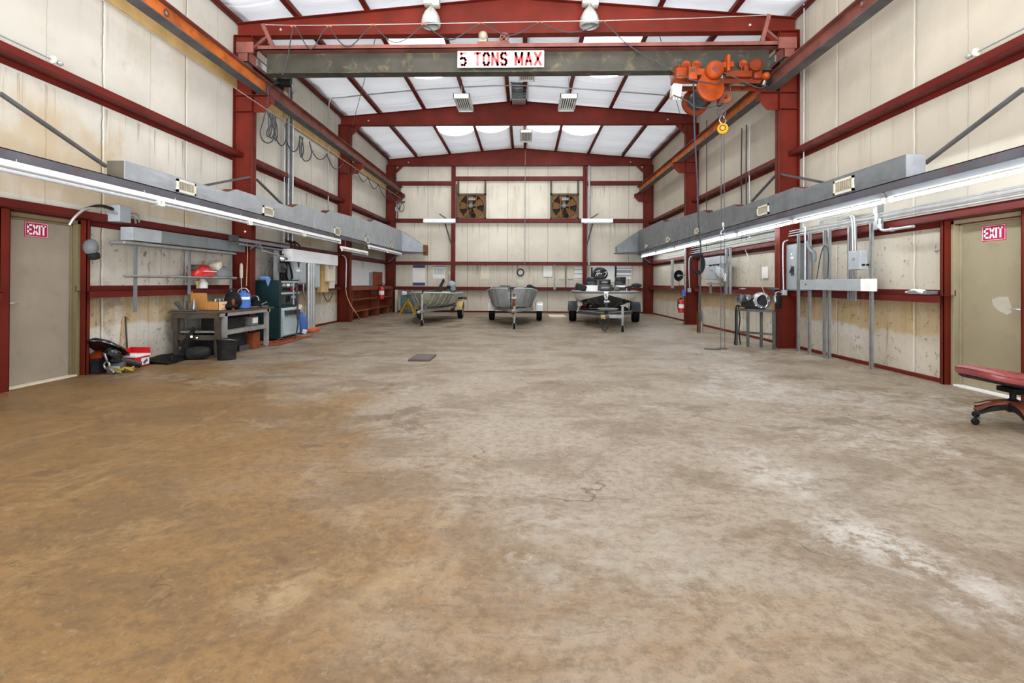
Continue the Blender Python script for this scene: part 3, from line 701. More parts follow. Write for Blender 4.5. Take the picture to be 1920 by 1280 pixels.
# ================================================================== CRANE RUNWAYS AND BRIDGE
RZ0, RZ1 = 5.04, 5.31
def runway(x0, x1, y0, y1, web_m, label, holes):
    s = 1 if x0 < 0 else -1; xc = (x0+x1)/2
    t = thing('crane_runway_beam', label, 'crane beam', (xc, (y0+y1)/2, RZ0), 'crane runway beams along the side walls')
    MB().box((xc-.005, y0, RZ0+.012), (xc+.005, y1, RZ1-.012)).build('beam_web', web_m, t, smooth=False)
    MB().box((x0, y0, RZ0), (x1, y1, RZ0+.014)).build('bottom_flange', 'darksteel', t, smooth=False)
    MB().box((x0, y0, RZ1-.014), (x1, y1, RZ1)).build('top_flange', 'brownsteel', t, smooth=False)
    MB().box((xc-.02, y0, RZ1), (xc+.02, y1, RZ1+.03)).build('crane_rail', 'darksteel', t, smooth=False)
    for h in holes:
        p = aX(xc+s*.006, *h)
        MB().lathe([(.028, 0), (.055, 0), (.055, .012), (.028, .012), (.028, 0)], p, (s, 0, 0), 18).build('hole_rim', 'brownsteel', t)
        MB().cyl(p, p+V((s*.004, 0, 0)), .028, n=14).build('hole_plug', 'wire', t)
runway(-5.40, -5.20, YF+.2, 10.68, 'orange_steel', 'rusty orange runway beam on the left wall, running from the front to the near column', [(311, 24)])
runway(-5.40, -5.20, 10.70, 22.55, 'brownsteel', 'brown runway beam on the left wall, between near column and back corner', [(604, 246)])
runway(4.69, 4.89, YF+.2, 10.68, 'brownsteel', 'brown grey runway beam on the right wall, running from the front to the near column', [(1617, 6)])
runway(4.69, 4.89, 10.70, 22.55, 'orange_steel', 'rusty orange runway beam on the right wall, behind the orange hoist', [(1334, 242)])

GYc = 10.35
gz0, gz1 = 5.33, 5.74
cb = thing('crane_bridge', 'olive grey crane bridge girder spanning the shop under the front rafter', 'crane bridge', (XC, GYc, gz0))
gx0, gx1 = -5.1, 4.66
MB().box((gx0, GYc-.006, gz0), (gx1, GYc+.006, gz1)).build('girder_web', 'girder', cb, smooth=False)
MB().box((gx0, GYc-.12, gz0-.014), (gx1, GYc+.12, gz0+.004)).build('bottom_flange', 'girder', cb, smooth=False)
g = MB().box((gx0-.1, GYc-.2, gz1), (gx1+.1, GYc+.2, gz1+.016)).box((gx0-.1, GYc-.2, gz1-.0), (gx1+.1, GYc-.188, gz1+.085)).box((gx0-.1, GYc+.188, gz1), (gx1+.1, GYc+.2, gz1+.085))
g.build('top_channel', 'brownsteel', cb, smooth=False)
for s, xc, nm in ((-1, -5.3, 'left'), (1, 4.79, 'right')):
    e = MB(); ya, yb = 9.82, 11.55; z0, z1 = 5.36, 5.6
    e.box((xc-.1, ya, z0+.03), (xc-.09, yb, z1)).box((xc+.09, ya, z0+.03), (xc+.1, yb, z1)).box((xc-.1, ya, z1-.012), (xc+.1, yb, z1)).box((xc-.1, ya, z0+.03), (xc+.1, ya+.012, z1))
    et = e.build('end_truck', 'brownsteel', cb, smooth=False)
    for y in (ya+.2, yb-.2):
        MB().lathe([(.0, -.04), (.09, -.04), (.09, -.03), (.075, -.02), (.075, .02), (.09, .03), (.09, .04), (0, .04)], (xc, y, RZ1+.03+.075), (1, 0, 0), 20).build('track_wheel', 'darksteel', et)
    MB().box((xc-s*.13, ya+.3, z0+.06), (xc-s*.1, yb-.5, z1-.05)).build('cover_plate', 'steel', et, smooth=False)
    MB().box((xc-s*.2, ya-.02, z1-.06), (xc+s*.12, ya+.02, z1+.14)).build('end_plate', 'brownsteel', et, smooth=False)
    mo = MB().cyl((xc-s*.14, yb-.5, 5.44), (xc-s*.38, yb-.5, 5.44), .09, n=18).box((xc-s*.1, yb-.62, 5.36), (xc-s*.16, yb-.36, 5.52))
    mo.build('drive_motor', 'black' if s < 0 else 'hoistdark', et)
MB().lathe([(0, 0), (.15, 0), (.16, .015), (.16, .03), (0, .03)], aY(11.2, 548, 161), (1, .25, 0), 24).build('drive_pulley', 'steel', cb)
# centre drive on top of the girder
zt = gz1+.09
a, b = aY(GYc, 896, 84), aY(GYc, 955, 84)
dv = MB().box((a.x, GYc-.13, zt-.01), (b.x, GYc+.16, zt+.07)).build('drive_base', 'brownsteel', cb, smooth=False)
p = aY(GYc-.02, 906, 69)
MB().lathe([(0, -.12), (.03, -.12), (.06, -.1), (.085, -.07), (.09, 0), (.09, .16), (0, .16)], p, (0, 1, 0), 22).box((p.x-.07, p.y-.06, zt+.06), (p.x+.07, p.y+.12, p.z-.04)).build('bridge_motor', 'slat', dv)
p = aY(GYc-.02, 946, 69.5)
pl = MB().ring(p, (0, 1, 0), .078, .016, 24, 6).cyl(p-V((0, .03, 0)), p+V((0, .05, 0)), .025)
for k in range(5):
    an = 2*PI*k/5; pl.bar(p, p+V((.08*math.cos(an), 0, .08*math.sin(an))), .018, .018, up=(0, 1, 0))
pl.build('belt_pulley', 'brownsteel', dv)
z = aY(GYc, 900, 80).z
MB().cyl((a.x-3.2, GYc+.1, zt+.04), (gx1-.2, GYc+.1, zt+.06), .018, n=8).build('line_shaft', 'darksteel', cb)
for px in (870, 978, 1000, 1058):
    q = aY(GYc+.1, px, 84); MB().box((q.x-.06, GYc+.02, zt-.01), (q.x+.06, GYc+.17, zt+.08)).build('bearing_block', 'brownsteel', cb, bevel=.01)
# sign
p0, p1 = aY(GYc-.125, 858, 96), aY(GYc-.125, 1020, 126)
sg = thing('capacity_sign', 'white sign reading 5 TONS MAX in faded red letters on the crane bridge', 'sign', ((p0.x+p1.x)/2, GYc-.13, (p0.z+p1.z)/2))
MB().box((p0.x, GYc-.131, p1.z), (p1.x, GYc-.125, p0.z)).build('sign_board', 'paper', sg, smooth=False)
gg = NG('faded red lettering'); oo = gg.xyz()
fn = gg.noise(scale=7, detail=5, rough=.6)
fx = gg.math('ADD', gg.math('ADD', gg.math('MULTIPLY', oo[0], .55), gg.math('MULTIPLY', gg.math('SUBTRACT', fn, .5), .9)), gg.math('MULTIPLY', gg.math('ABSOLUTE', gg.math('ADD', oo[2], -.0)), 1.6))
gg.out(gg.mix(gg.rng(fx, -.75, .1), s2l((226, 150, 142)), s2l((186, 44, 40))), .6); M['fadered'] = gg.m
w, h = p1.x-p0.x, p0.z-p1.z
tx = block_text('5 TONS MAX', w*.95, h*.84, h*.15)
place(tx, RX90, ((p0.x+p1.x)/2, GYc-.132, (p0.z+p1.z)/2)).build('lettering', 'fadered', sg, smooth=False)

# festoon wire with its supply cable
fw = thing('festoon_line', 'pale festoon wire with hanging cable loops above the crane bridge', 'cable', (XC, 10.1, 6.0))
FYw = 10.12
for a, b in (((493, 45), (512, 100)), ((1442, 27), (1428, 84))):
    p, q = aY(FYw, *a), aY(FYw+.1, *b)
    q.z = gz1+.08
    MB().bar(p, q, .07, .05, up=(0, 1, 0)).build('mast', 'brownsteel', fw, smooth=False)
    MB().bar(p*.5+q*.5, q+V((.42*(-1 if p.x < 0 else 1), .05, 0)), .04, .03, up=(0, 1, 0)).build('mast_stay', 'brownsteel', fw, smooth=False)
MB().tube([aY(FYw, x, y) for x, y in ((493, 46), (560, 47.5), (700, 46), (900, 42.5), (1130, 38.5), (1300, 34), (1443, 28))], .007, n=6).build('span_wire', 'wire', fw)
clips = [(550, 48.5), (617, 48.2), (700, 46), (795, 45), (901, 43), (1012, 41), (1131, 39)]
for x, y in clips:
    p = aY(FYw, x, y+.8); MB().box((p.x-.05, FYw-.02, p.z-.018), (p.x+.05, FYw+.02, p.z+.014)).build('cable_clip', 'rustorange', fw, bevel=.004, smooth=False)
loops = [[(550, 49), (545, 75), (540, 105), (533, 132), (529, 140)], [(550, 49), (560, 60), (572, 82), (583, 92), (594, 80), (605, 60), (617, 49)],
         [(617, 49), (630, 70), (643, 84), (655, 87), (668, 78), (685, 60), (700, 47)], [(700, 47), (715, 63), (732, 77), (748, 79), (765, 71), (780, 58), (795, 46)],
         [(795, 46), (812, 58), (832, 71), (849, 74), (868, 64), (885, 53), (901, 44)], [(901, 44), (915, 50), (935, 61), (957, 66), (978, 60), (995, 50), (1012, 42)],
         [(1012, 42), (1035, 52), (1060, 60), (1085, 59), (1108, 52), (1131, 40)], [(1131, 40), (1150, 58), (1175, 82), (1215, 108), (1262, 134), (1290, 148)]]
for l in loops:
    MB().tube([aY(FYw-.03, *q) for q in l], .011, n=6, sub=4).build('cable_loop', 'cable', fw)

# ------------------------------------------------------------------ the orange hoist
HY = GYc
ho = thing('electric_hoist', 'orange electric hoist trolley hanging under the crane bridge on the right', 'hoist', aY(HY, 1345, 160))
H = lambda px, py, y=HY: aY(y, px, py)
for y, lst in ((HY-.17, ((1287, 116), (1306, 117), (1394, 113))), (HY+.13, ((1287, 118), (1306, 118), (1394, 116)))):
    for q in lst:
        c = H(q[0], q[1], y); c.z = gz0+.075
        MB().lathe([(0, -.0), (.04, -.012), (.075, -.012), (.085, 0), (.085, .03), (.07, .05), (0, .05)], c, (0, 1, 0), 20).build('trolley_wheel', 'hoist', ho)
        MB().box((c.x-.06, y-.03, c.z-.24), (c.x+.06, y-.012, c.z+.02)).build('wheel_bracket', 'hoistdark', ho, bevel=.008, smooth=False)
fr_ = MB()
for y in (HY-.2, HY+.2):
    a, b = H(1266, 141, y), H(1436, 141, y); fr_.box((a.x, y-.012, 5.03), (b.x, y+.012, 5.13))
for px in (1270, 1330, 1400, 1430):
    a = H(px, 141); fr_.box((a.x-.03, HY-.2, 5.05), (a.x+.03, HY+.2, 5.09))
fr_.build('trolley_frame', 'hoistdark', ho, bevel=.006, smooth=False)
# hoist motor, its barrel towards the camera
c = H(1341, 129, HY-.55); c2 = H(1336, 140, HY-.12)
mo = MB().lathe([(0, -.02), (.03, -.02), (.05, -.012), (.12, 0), (.155, .03), (.165, .08), (.165, .34), (.15, .36), (.15, .42), (0, .42)], c, c2-c, 28).build('hoist_motor', 'hoist', ho)
MB().lathe([(0, 0), (.05, 0), (.05, .012), (0, .012)], c-(c2-c).normalized()*.03, c2-c, 18).build('motor_badge', 'hoistdark', mo)
# rope drum with two flanges
d0, d1 = V((3.66, HY-.35, 4.86)), V((3.66, HY+.32, 4.80)); d0.x, d1.x = H(1332, 164, d0.y).x, H(1314, 186, d1.y).x
d0.z, d1.z = H(1332, 164, d0.y).z, H(1314, 186, d1.y).z; d1.x = d0.x-.08; d1.z = d0.z-.06
ax = d1-d0
MB().cyl(d0, d1, .17, n=28).build('rope_drum', 'cable', ho)
MB().lathe([(0, -.05), (.18, -.05), (.26, -.02), (.26, .03), (0, .03)], d0, ax, 30).build('drum_flange', 'hoist', ho)
MB().lathe([(0, -.03), (.26, -.03), (.26, .03), (.2, .1), (0, .12)], d1, ax, 30).build('drum_flange', 'hoistdark', ho)
# brake and gear side (left)
a = H(1273, 142, HY-.1)
MB().cbox(a, (.22, .42, .26)).build('gear_case', 'hoist', ho, bevel=.03)
b_ = MB()
for dx in (-.09, -.03, .03, .09): b_.cyl((a.x+dx, a.y-.23, a.z+.1), (a.x+dx, a.y-.16, a.z+.1), .022, n=10)
b_.build('case_bolts', 'hoistdark', ho)
a = H(1298, 138, HY-.42); bx = MB().cbox(a, (.155, .1, .24)).build('limit_switch_box', 'hoist', ho, bevel=.012)
MB().cbox(a+V((.0, -.052, .05)), (.07, .004, .06)).build('data_plate', 'paneldark', bx, smooth=False)
a = H(1315, 137, HY-.3); MB().cbox(a, (.3, .16, .12)).cbox(a+V((.05, 0, -.12)), (.16, .18, .16)).build('gear_housing', 'hoist', ho, bevel=.02)
a = H(1267, 172, HY-.25); cbx = MB().cbox(a, (.17, .2, .24), (0, .12, 0)).build('control_box', 'cream', ho, bevel=.01)
gl = MB()
for dx in (-.05, 0, .05): gl.cyl(a+V((dx, -.05, -.11)), a+V((dx, -.05, -.17)), .018, n=10)
gl.build('cable_gland', 'whitepaint', cbx)
a, b = H(1372, 138, HY-.2), H(1392, 140, HY-.2)
MB().bar(H(1352, 124, HY-.3), H(1374, 122, HY-.3), .13, .1).cbox(H(1362, 122, HY-.3), (.06, .26, .3)).build('brake_housing', 'hoist', ho, bevel=.015)
MB().bar(H(1358, 140, HY-.25), H(1408, 141, HY-.25), .16, .12).build('spacer_beam', 'hoistdark', ho, bevel=.015)
# trolley drive motor on the right
c = H(1424, 112, HY-.4); c2 = H(1424, 128, HY-.05)
MB().lathe([(0, 0), (.08, 0), (.12, .04), (.12, .3), (.09, .36), (0, .36)], H(1419, 118, HY-.4), V((.12, 1, -.15)), 22).build('trolley_motor', 'hoistdark', ho)
MB().cbox(H(1418, 140, HY-.2), (.16, .2, .2)).cbox(H(1398, 133, HY-.25), (.1, .12, .2)).build('trolley_gearbox', 'hoistdark', ho, bevel=.03)
MB().sph(H(1436, 143, HY-.3), (.075, .09, .075)).build('brake_cap', 'hoist', ho)
MB().lathe([(.0, 0), (.13, 0), (.14, .03), (.14, .08), (0, .08)], H(1432, 148, HY-.22), (.45, 1, -.3), 22).build('drive_guard', 'black', ho)
MB().cyl(H(1434, 152, HY-.34), H(1431, 160, HY-.34), .035, n=10).build('oil_cup', 'chrome', ho)
# wiring on the hoist
for l in ([(1290, 148), (1308, 152), (1330, 155), (1345, 157), (1360, 145)], [(1262, 178), (1290, 190), (1303, 200), (1330, 202), (1350, 192), (1364, 170)], [(1357, 136), (1380, 146), (1405, 158), (1425, 165), (1438, 160)],
          [(1258, 160), (1264, 148), (1276, 142), (1292, 146)]):
    MB().tube([H(x, y, HY-.48) for x, y in l], .011, n=6).build('control_cable', 'cable', ho)
# falls, hook block and hook
sh = H(1359, 184, HY)
MB().tube([H(1370, 152, HY), sh+V((.1, 0, 0))], .007, n=6).tube([H(1366, 152, HY), sh+V((-.06, 0, .08))], .007, n=6).build('wire_rope', 'darksteel', ho)
hb = MB().lathe([(0, -.05), (.1, -.05), (.115, -.04), (.1, -.02), (.1, .02), (.115, .04), (.1, .05), (0, .05)], sh, (.25, 1, -.1), 26).build('hook_block', 'rustdisc', ho)
MB().lathe([(0, -.06), (.03, -.06), (.03, .1), (0, .1)], sh+V((0, -.05, 0)), (.25, 1, -.1), 12).box((sh.x-.13, HY-.03, sh.z-.14), (sh.x-.05, HY+.08, sh.z+.03)).build('block_cheek', 'hoistdark', hb, bevel=.01)
hk = [H(1356, 199), H(1350, 203), H(1347, 209), H(1350, 215), H(1356, 217), H(1360, 213), H(1360, 208)]
MB().tube([sh+V((0, 0, -.1)), *hk], [.03, .03, .028, .026, .022, .018, .012], n=10).build('load_hook', 'darksteel', ho)
# yellow chain hoist hung on the hook
cy_ = H(1355, 242, HY)
ch = thing('chain_hoist', 'small yellow chain hoist hung on the hook, its hand chains reaching the floor', 'chain hoist', cy_)
MB().lathe([(0, -.09), (.05, -.09), (.075, -.08), (.1, -.06), (.1, -.02), (.07, .0), (.07, .04), (.085, .05), (.085, .09), (0, .09)], cy_, (.35, 1, .05), 26).build('hoist_body', 'yellow', ch)
MB().ring(cy_+V((-.032, -.09, 0)), (.35, 1, .05), .05, .009, 22, 6).build('brake_ring', 'paneldark', ch)
MB().tube([cy_+V((0, 0, .08)), H(1352, 231), H(1349, 226), H(1351, 219), H(1356, 217), H(1358, 222)], .014, n=8).tube([cy_+V((.02, 0, .08)), H(1360, 230), H(1361, 224)], .012, n=8).build('top_hook', 'steel', ch)
def chain(p0, p1, name, par):
    # links alternate by a quarter turn
    mb = MB(); n = int((p0-p1).length/.034); d = (p1-p0)/n; dn = d.normalized()
    x, y, _ = frame_for(dn)
    for i in range(n):
        c = p0+d*(i+.5); e = x if i % 2 else y; hl = d.length*.62; w = .009; r = .0032
        pts = [c+dn*hl, c+dn*hl*.6+e*w, c-dn*hl*.6+e*w, c-dn*hl, c-dn*hl*.6-e*w, c+dn*hl*.6-e*w]
        mb.tube(pts, r, n=3, sub=1, closed=True)
    return mb.build(name, 'darksteel', par, smooth=False)
fl = aZ(.02, 1363, 651)
for dx, dy, z in ((-.032, 0, .02), (.035, .02, .02), (.012, -.03, 2.42), (-.012, .04, 2.38)):
    chain(cy_+V((dx, dy, -.08)), V((cy_.x+dx*1.2+.015, HY+dy, z)), 'hand_chain' if z < 1 else 'load_chain', ch)
MB().tube([(cy_.x, HY-.02, 2.38), (cy_.x+.01, HY-.02, 2.30), (cy_.x-.035, HY-.02, 2.25), (cy_.x-.03, HY-.02, 2.2), (cy_.x+.02, HY-.02, 2.19), (cy_.x+.04, HY-.02, 2.24)], .012, n=8).cyl((cy_.x, HY-.02, 2.36), (cy_.x, HY-.02, 2.43), .03, n=12).build('bottom_hook', 'steel', ch)
MB().tube([(cy_.x-.03, HY, .015), (cy_.x-.1, HY-.03, .012), (cy_.x-.2, HY-.02, .012), (cy_.x-.32, HY+.05, .012)], .014, n=5).tube([(cy_.x-.02, HY, .014), (cy_.x-.06, HY+.06, .012), (cy_.x+.02, HY+.1, .012), (cy_.x+.1, HY+.02, .012)], .014, n=5).build('slack_chain', 'darksteel', ch)
# pendant control cable with the coil at shoulder height
pc = thing('pendant_cable', 'long black pendant control cable with a coil tied at shoulder height, right of the boats', 'cable', H(1305, 500))
PYd = HY-.3
MB().tube([H(x, y, PYd) for x, y in ((1300, 152), (1301, 200), (1303, 260), (1307, 330), (1309, 400), (1312, 440), (1314, 475), (1313, 500), (1313, 540), (1312, 586))], .016, n=8).build('drop_cable', 'cable', pc)
cl = MB(); cc = H(1306, 493, PYd)
for k in range(4):
    e = .008*k; pts = [cc+V(((.10+e)*math.cos(t)+.004*k, -.02*k+.02, (.165+e)*math.sin(t)-.006*k)) for t in [2*PI*i/14 for i in range(14)]]
    cl.tube(pts, .014, n=6, sub=3, closed=True)
cl.build('cable_coil', 'black', pc); MB().cbox(cc+V((.02, -.03, .15)), (.16, .07, .06)).build('cable_tie', 'black', pc, bevel=.012)
pe = H(1313, 592, PYd); MB().cbox(pe, (.05, .05, .2)).build('push_button_handle', 'paneldark', pc, bevel=.012)
# cables hanging from the runway into the right wall group
for i, (x0, y0, x1, y1) in enumerate(((1281, 160, 1281, 160),)): pass
dr = [((1276+120, 205), (1395, 386)), ((1404, 210), (1402, 384)), ((1416, 205), (1407, 382))]
for i, px in enumerate((1391, 1400, 1406)):
    a, b = aX(5.2, px, 213+i), aX(5.2, px, 470)
    solo(MB().tube([(5.2, a.y, 5.0), (5.19, a.y, 4.0), (5.2, a.y, 3.2), (5.2, a.y, 2.3)], .014, n=6), 'vertical_conduit', 'cable' if i < 2 else 'conduit',
         ['dark cable dropping behind the right duct, leftmost of three', 'dark cable dropping behind the right duct, middle of three', 'grey conduit dropping behind the right duct, right of two cables'][i], 'conduit')
a = aX(5.3, 1507, 300); solo(MB().cyl((5.3, a.y, 2.2), (5.3, a.y, 6.6), .012, n=8), 'vertical_conduit', 'conduit', 'thin pale conduit running up the right wall beside the near column', 'conduit')
a = aX(5.25, 1325, 300); solo(MB().cyl((5.25, a.y, 2.2), (5.25, a.y, 6.0), .012, n=8), 'vertical_conduit', 'cable', 'thin dark conduit running up the right wall in the middle bay', 'conduit')

# ------------------------------------------------------------------ left runway festoon
lf = thing('festoon_line', 'dark festoon cable bunched in loops along the left runway beam', 'cable', (-5.1, 14, 4.7))
FX = -5.08
Q = lambda px, py: aX(FX, px, py)
MB().tube([Q(193, 0), Q(350, 104), Q(497, 203), Q(575, 253), Q(660, 311), Q(752, 372)], .007, n=5, sub=3).build('span_wire', 'wire', lf)
L0 = [[(499, 207), (493, 228), (488, 248), (492, 262), (502, 268), (512, 262), (514, 245), (508, 225), (502, 210)],
      [(502, 209), (504, 235), (500, 248), (502, 256), (507, 252), (510, 236), (506, 214)], [(506, 212), (508, 232), (504, 250), (509, 259), (514, 248), (511, 228), (510, 215)],
      [(511, 215), (516, 238), (513, 252), (517, 263), (520, 255), (519, 238), (515, 218)], [(517, 220), (516, 246), (519, 262), (527, 273), (534, 268), (537, 250), (534, 232)],
      [(537, 232), (537, 258), (542, 276), (550, 284), (557, 280), (561, 268), (562, 254)], [(563, 255), (562, 275), (563, 291), (566, 294), (569, 282), (567, 265), (565, 256)],
      [(568, 258), (565, 278), (567, 296), (573, 302), (581, 298), (584, 284), (580, 266)], [(580, 265), (584, 280), (592, 294), (600, 299), (608, 296), (613, 288)],
      [(613, 288), (617, 300), (624, 313), (631, 317), (638, 312), (643, 306)], [(643, 306), (649, 318), (657, 327), (663, 326), (667, 316)], [(667, 316), (672, 327), (680, 340), (686, 338), (690, 332)],
      [(690, 332), (694, 343), (700, 353), (706, 352), (709, 345)], [(709, 345), (714, 357), (721, 369), (727, 369), (731, 359)], [(731, 359), (735, 370), (741, 377), (747, 376), (752, 371)]]
for l in L0: MB().tube([Q(*q) for q in l], .013, n=6, sub=4).build('cable_loop', 'cable', lf)
MB().tube([aX(-5.12, 548, 150), aX(-5.12, 506, 160), aX(-5.12, 503, 180), aX(-5.1, 500, 200)], .012, n=6).build('feed_cable', 'cable', lf)
# bundle of conduits rising behind the left duct to the runway
for i, (px, r, m_) in enumerate(((533, .010, 'conduit'), (537, .016, 'cable'), (541, .022, 'strut'), (545, .028, 'darksteel'), (549, .02, 'conduit'))):
    a = aX(-5.78+.02*i, px, 380); zt = 6.3 if i in (2, 3) else 5.2
    solo(MB().cyl((-5.78+.02*i, a.y, 2.2), (-5.78+.02*i, a.y, zt), r, n=8), 'vertical_conduit', m_, '%s conduit in the bundle rising up the left wall, %s from the left' % (('thin pale', 'thin dark', 'grey', 'thick dark', 'pale')[i], ('first', 'second', 'third', 'fourth', 'last')[i]), 'conduit', 'conduit bundle on the left wall')
a = aX(-5.75, 616, 300); solo(MB().tube([(-5.75, a.y, 2.9), (-5.75, a.y, 5.5), (-5.75, a.y, 6.2), (-5.7, a.y, 6.6), (-5.3, a.y, 6.66), (-4, a.y-.1, 6.75), (-2.3, a.y-.15, 6.85), (XC, a.y-.2, 6.9), (1.6, a.y-.15, 6.8), (3.4, a.y-.1, 6.68), (4.6, a.y, 6.6)], .018, n=6, sub=3), 'roof_conduit', 'strut', 'grey conduit climbing the left wall and crossing under the roof purlins', 'conduit')
# thin wire braces between rafters
for (a, b, nm) in (((545+0, 145), (655, 222), ''),): pass
for p, q, nm in (((655, 258), (760, 157), 'left'), ((1278, 226), (1165, 140), 'right')):
    p = aY(16.5, *p); q = aY(12.6, *q) if False else V((p.x*.55, 11.0, 6.75))
    solo(MB().cyl(p, q, .008, n=5), 'roof_bracing_rod', 'darksteel', 'thin diagonal bracing rod under the roof on the %s' % nm, 'bracing rod')

# ------------------------------------------------------------------ high bay lamps
def bay_lamp(px, label):
    y = 10.3; c = aY(y, px, 50); b = thing('high_bay_lamp', label, 'lamp', c, 'high bay lamps over the crane')
    MB().lathe([(.16, .0), (.182, .012), (.192, .05), (.186, .11), (.168, .18), (.138, .25), (.1, .31), (.065, .35), (.05, .37), (.04, .37), (.06, .34), (.12, .26), (.165, .12), (.16, .0)], c, (0, 0, 1), 36).build('glass_dome', 'reflector', b)
    MB().lathe([(0, .07), (.035, .08), (.045, .14), (.03, .22), (0, .24)], c, (0, 0, 1), 16).build('lamp_bulb', 'tube_off', b)
    MB().cyl(c+V((0, 0, .36)), c+V((0, 0, .42)), .05, n=16).build('lamp_collar', 'steel', b)
    MB().cbox(c+V((-.04, 0, .52)), (.2, .2, .22)).cbox(c+V((.1, 0, .5)), (.14, .18, .24)).build('ballast_housing', 'cream', b, bevel=.02)
    MB().cyl(c+V((0, 0, .6)), (c.x, c.y, roof(c.x)-.1), .012, n=8).build('hanger_rod', 'steel', b)
bay_lamp(808, 'white domed high bay lamp left of the capacity sign')
bay_lamp(1105, 'white domed high bay lamp right of the capacity sign')

# ------------------------------------------------------------------ louvred boxes hung below the roof
def louvre(px0, px1, pyn, pyf, yn, label, h=.1, m='whitepaint', tilt=.0):
    a, b = aY(yn, px0, pyn), aY(yn, px1, pyn); z = a.z
    s = aZ(z, (px0+px1)/2, pyf); yf = min(s.y, yn+1.5)
    L_ = yf-yn; w = abs(b.x-a.x); c = V(((a.x+b.x)/2, yn+L_/2, z))
    t = thing('louvred_box', label, 'vent', c, 'louvred boxes under the roof')
    x0, x1 = c.x-w/2, c.x+w/2
    o = MB().box((x0, yn, z), (x0+.02, yf, z+h)).box((x1-.02, yn, z), (x1, yf, z+h)).box((x0, yn, z), (x1, yn+.02, z+h)).box((x0, yf-.02, z), (x1, yf, z+h)).box((x0, yn, z+h-.015), (x1, yf, z+h))
    o.build('housing', m, t, smooth=False)
    MB().box((x0+.02, yn+.02, z+h-.04), (x1-.02, yf-.02, z+h-.02)).build('back_plate', 'paneldark', t, smooth=False)
    for i in range(7):
        xx = x0+.02+(w-.04)*(i+.5)/7
        MB().cbox((xx, c.y, z+.025), (.03, L_-.05, .012), (0, .35, 0)).build('louvre_blade', m, t, smooth=False)
    hg = MB()
    for yy in (yn+.1, yf-.1): hg.cyl((c.x, yy, z+h), (c.x, yy, roof(c.x)-.05), .008, n=6)
    hg.build('hanger_rod', 'steel', t)
louvre(850, 880, 184, 210, 14.9, 'white louvred box hanging left of the ridge, in front of the middle rafter', .14)
louvre(1051, 1083, 184, 209, 14.9, 'white louvred box hanging right of the ridge, in front of the middle rafter', .14)
louvre(973, 1003, 134, 153, 13.6, 'white louvred box at the ridge just below the crane bridge', .1)
louvre(975, 998, 248, 267, 19.4, 'white louvred box at the ridge beyond the middle rafter', .1)
u0, u1 = aY(15.6, 958, 154), aY(15.6, 988, 187)
uh = thing('unit_heater', 'open metal unit heater with dark louvres at the roof ridge', 'heater', ((u0.x+u1.x)/2, 15.8, u1.z))
MB().box((u0.x, 15.6, u1.z), (u0.x+.03, 16.05, u0.z)).box((u1.x-.03, 15.6, u1.z), (u1.x, 16.05, u0.z)).box((u0.x, 15.6, u0.z-.03), (u1.x, 16.05, u0.z)).box((u0.x, 15.6, u1.z), (u1.x, 16.05, u1.z+.03)).box((u0.x, 16.02, u1.z), (u1.x, 16.05, u0.z)).build('heater_case', 'steel', uh, smooth=False)
for i in range(6):
    zz = u1.z+.05+(u0.z-u1.z-.1)*i/5; MB().cbox(((u0.x+u1.x)/2, 15.63, zz), (u1.x-u0.x-.06, .05, .012), (.6, 0, 0)).build('louvre_blade', 'greydark', uh, smooth=False)
MB().cbox((u0.x+.06, 15.7, u0.z+.03), (.14, .12, .08)).build('motor_box', 'paneldark', uh, bevel=.01)
MB().cyl((u0.x+.1, 15.8, u0.z), (u0.x+.1, 15.8, 7.05), .012).cyl((u1.x-.1, 15.8, u0.z), (u1.x-.1, 15.8, 7.05), .012).build('hanger_rod', 'steel', uh)

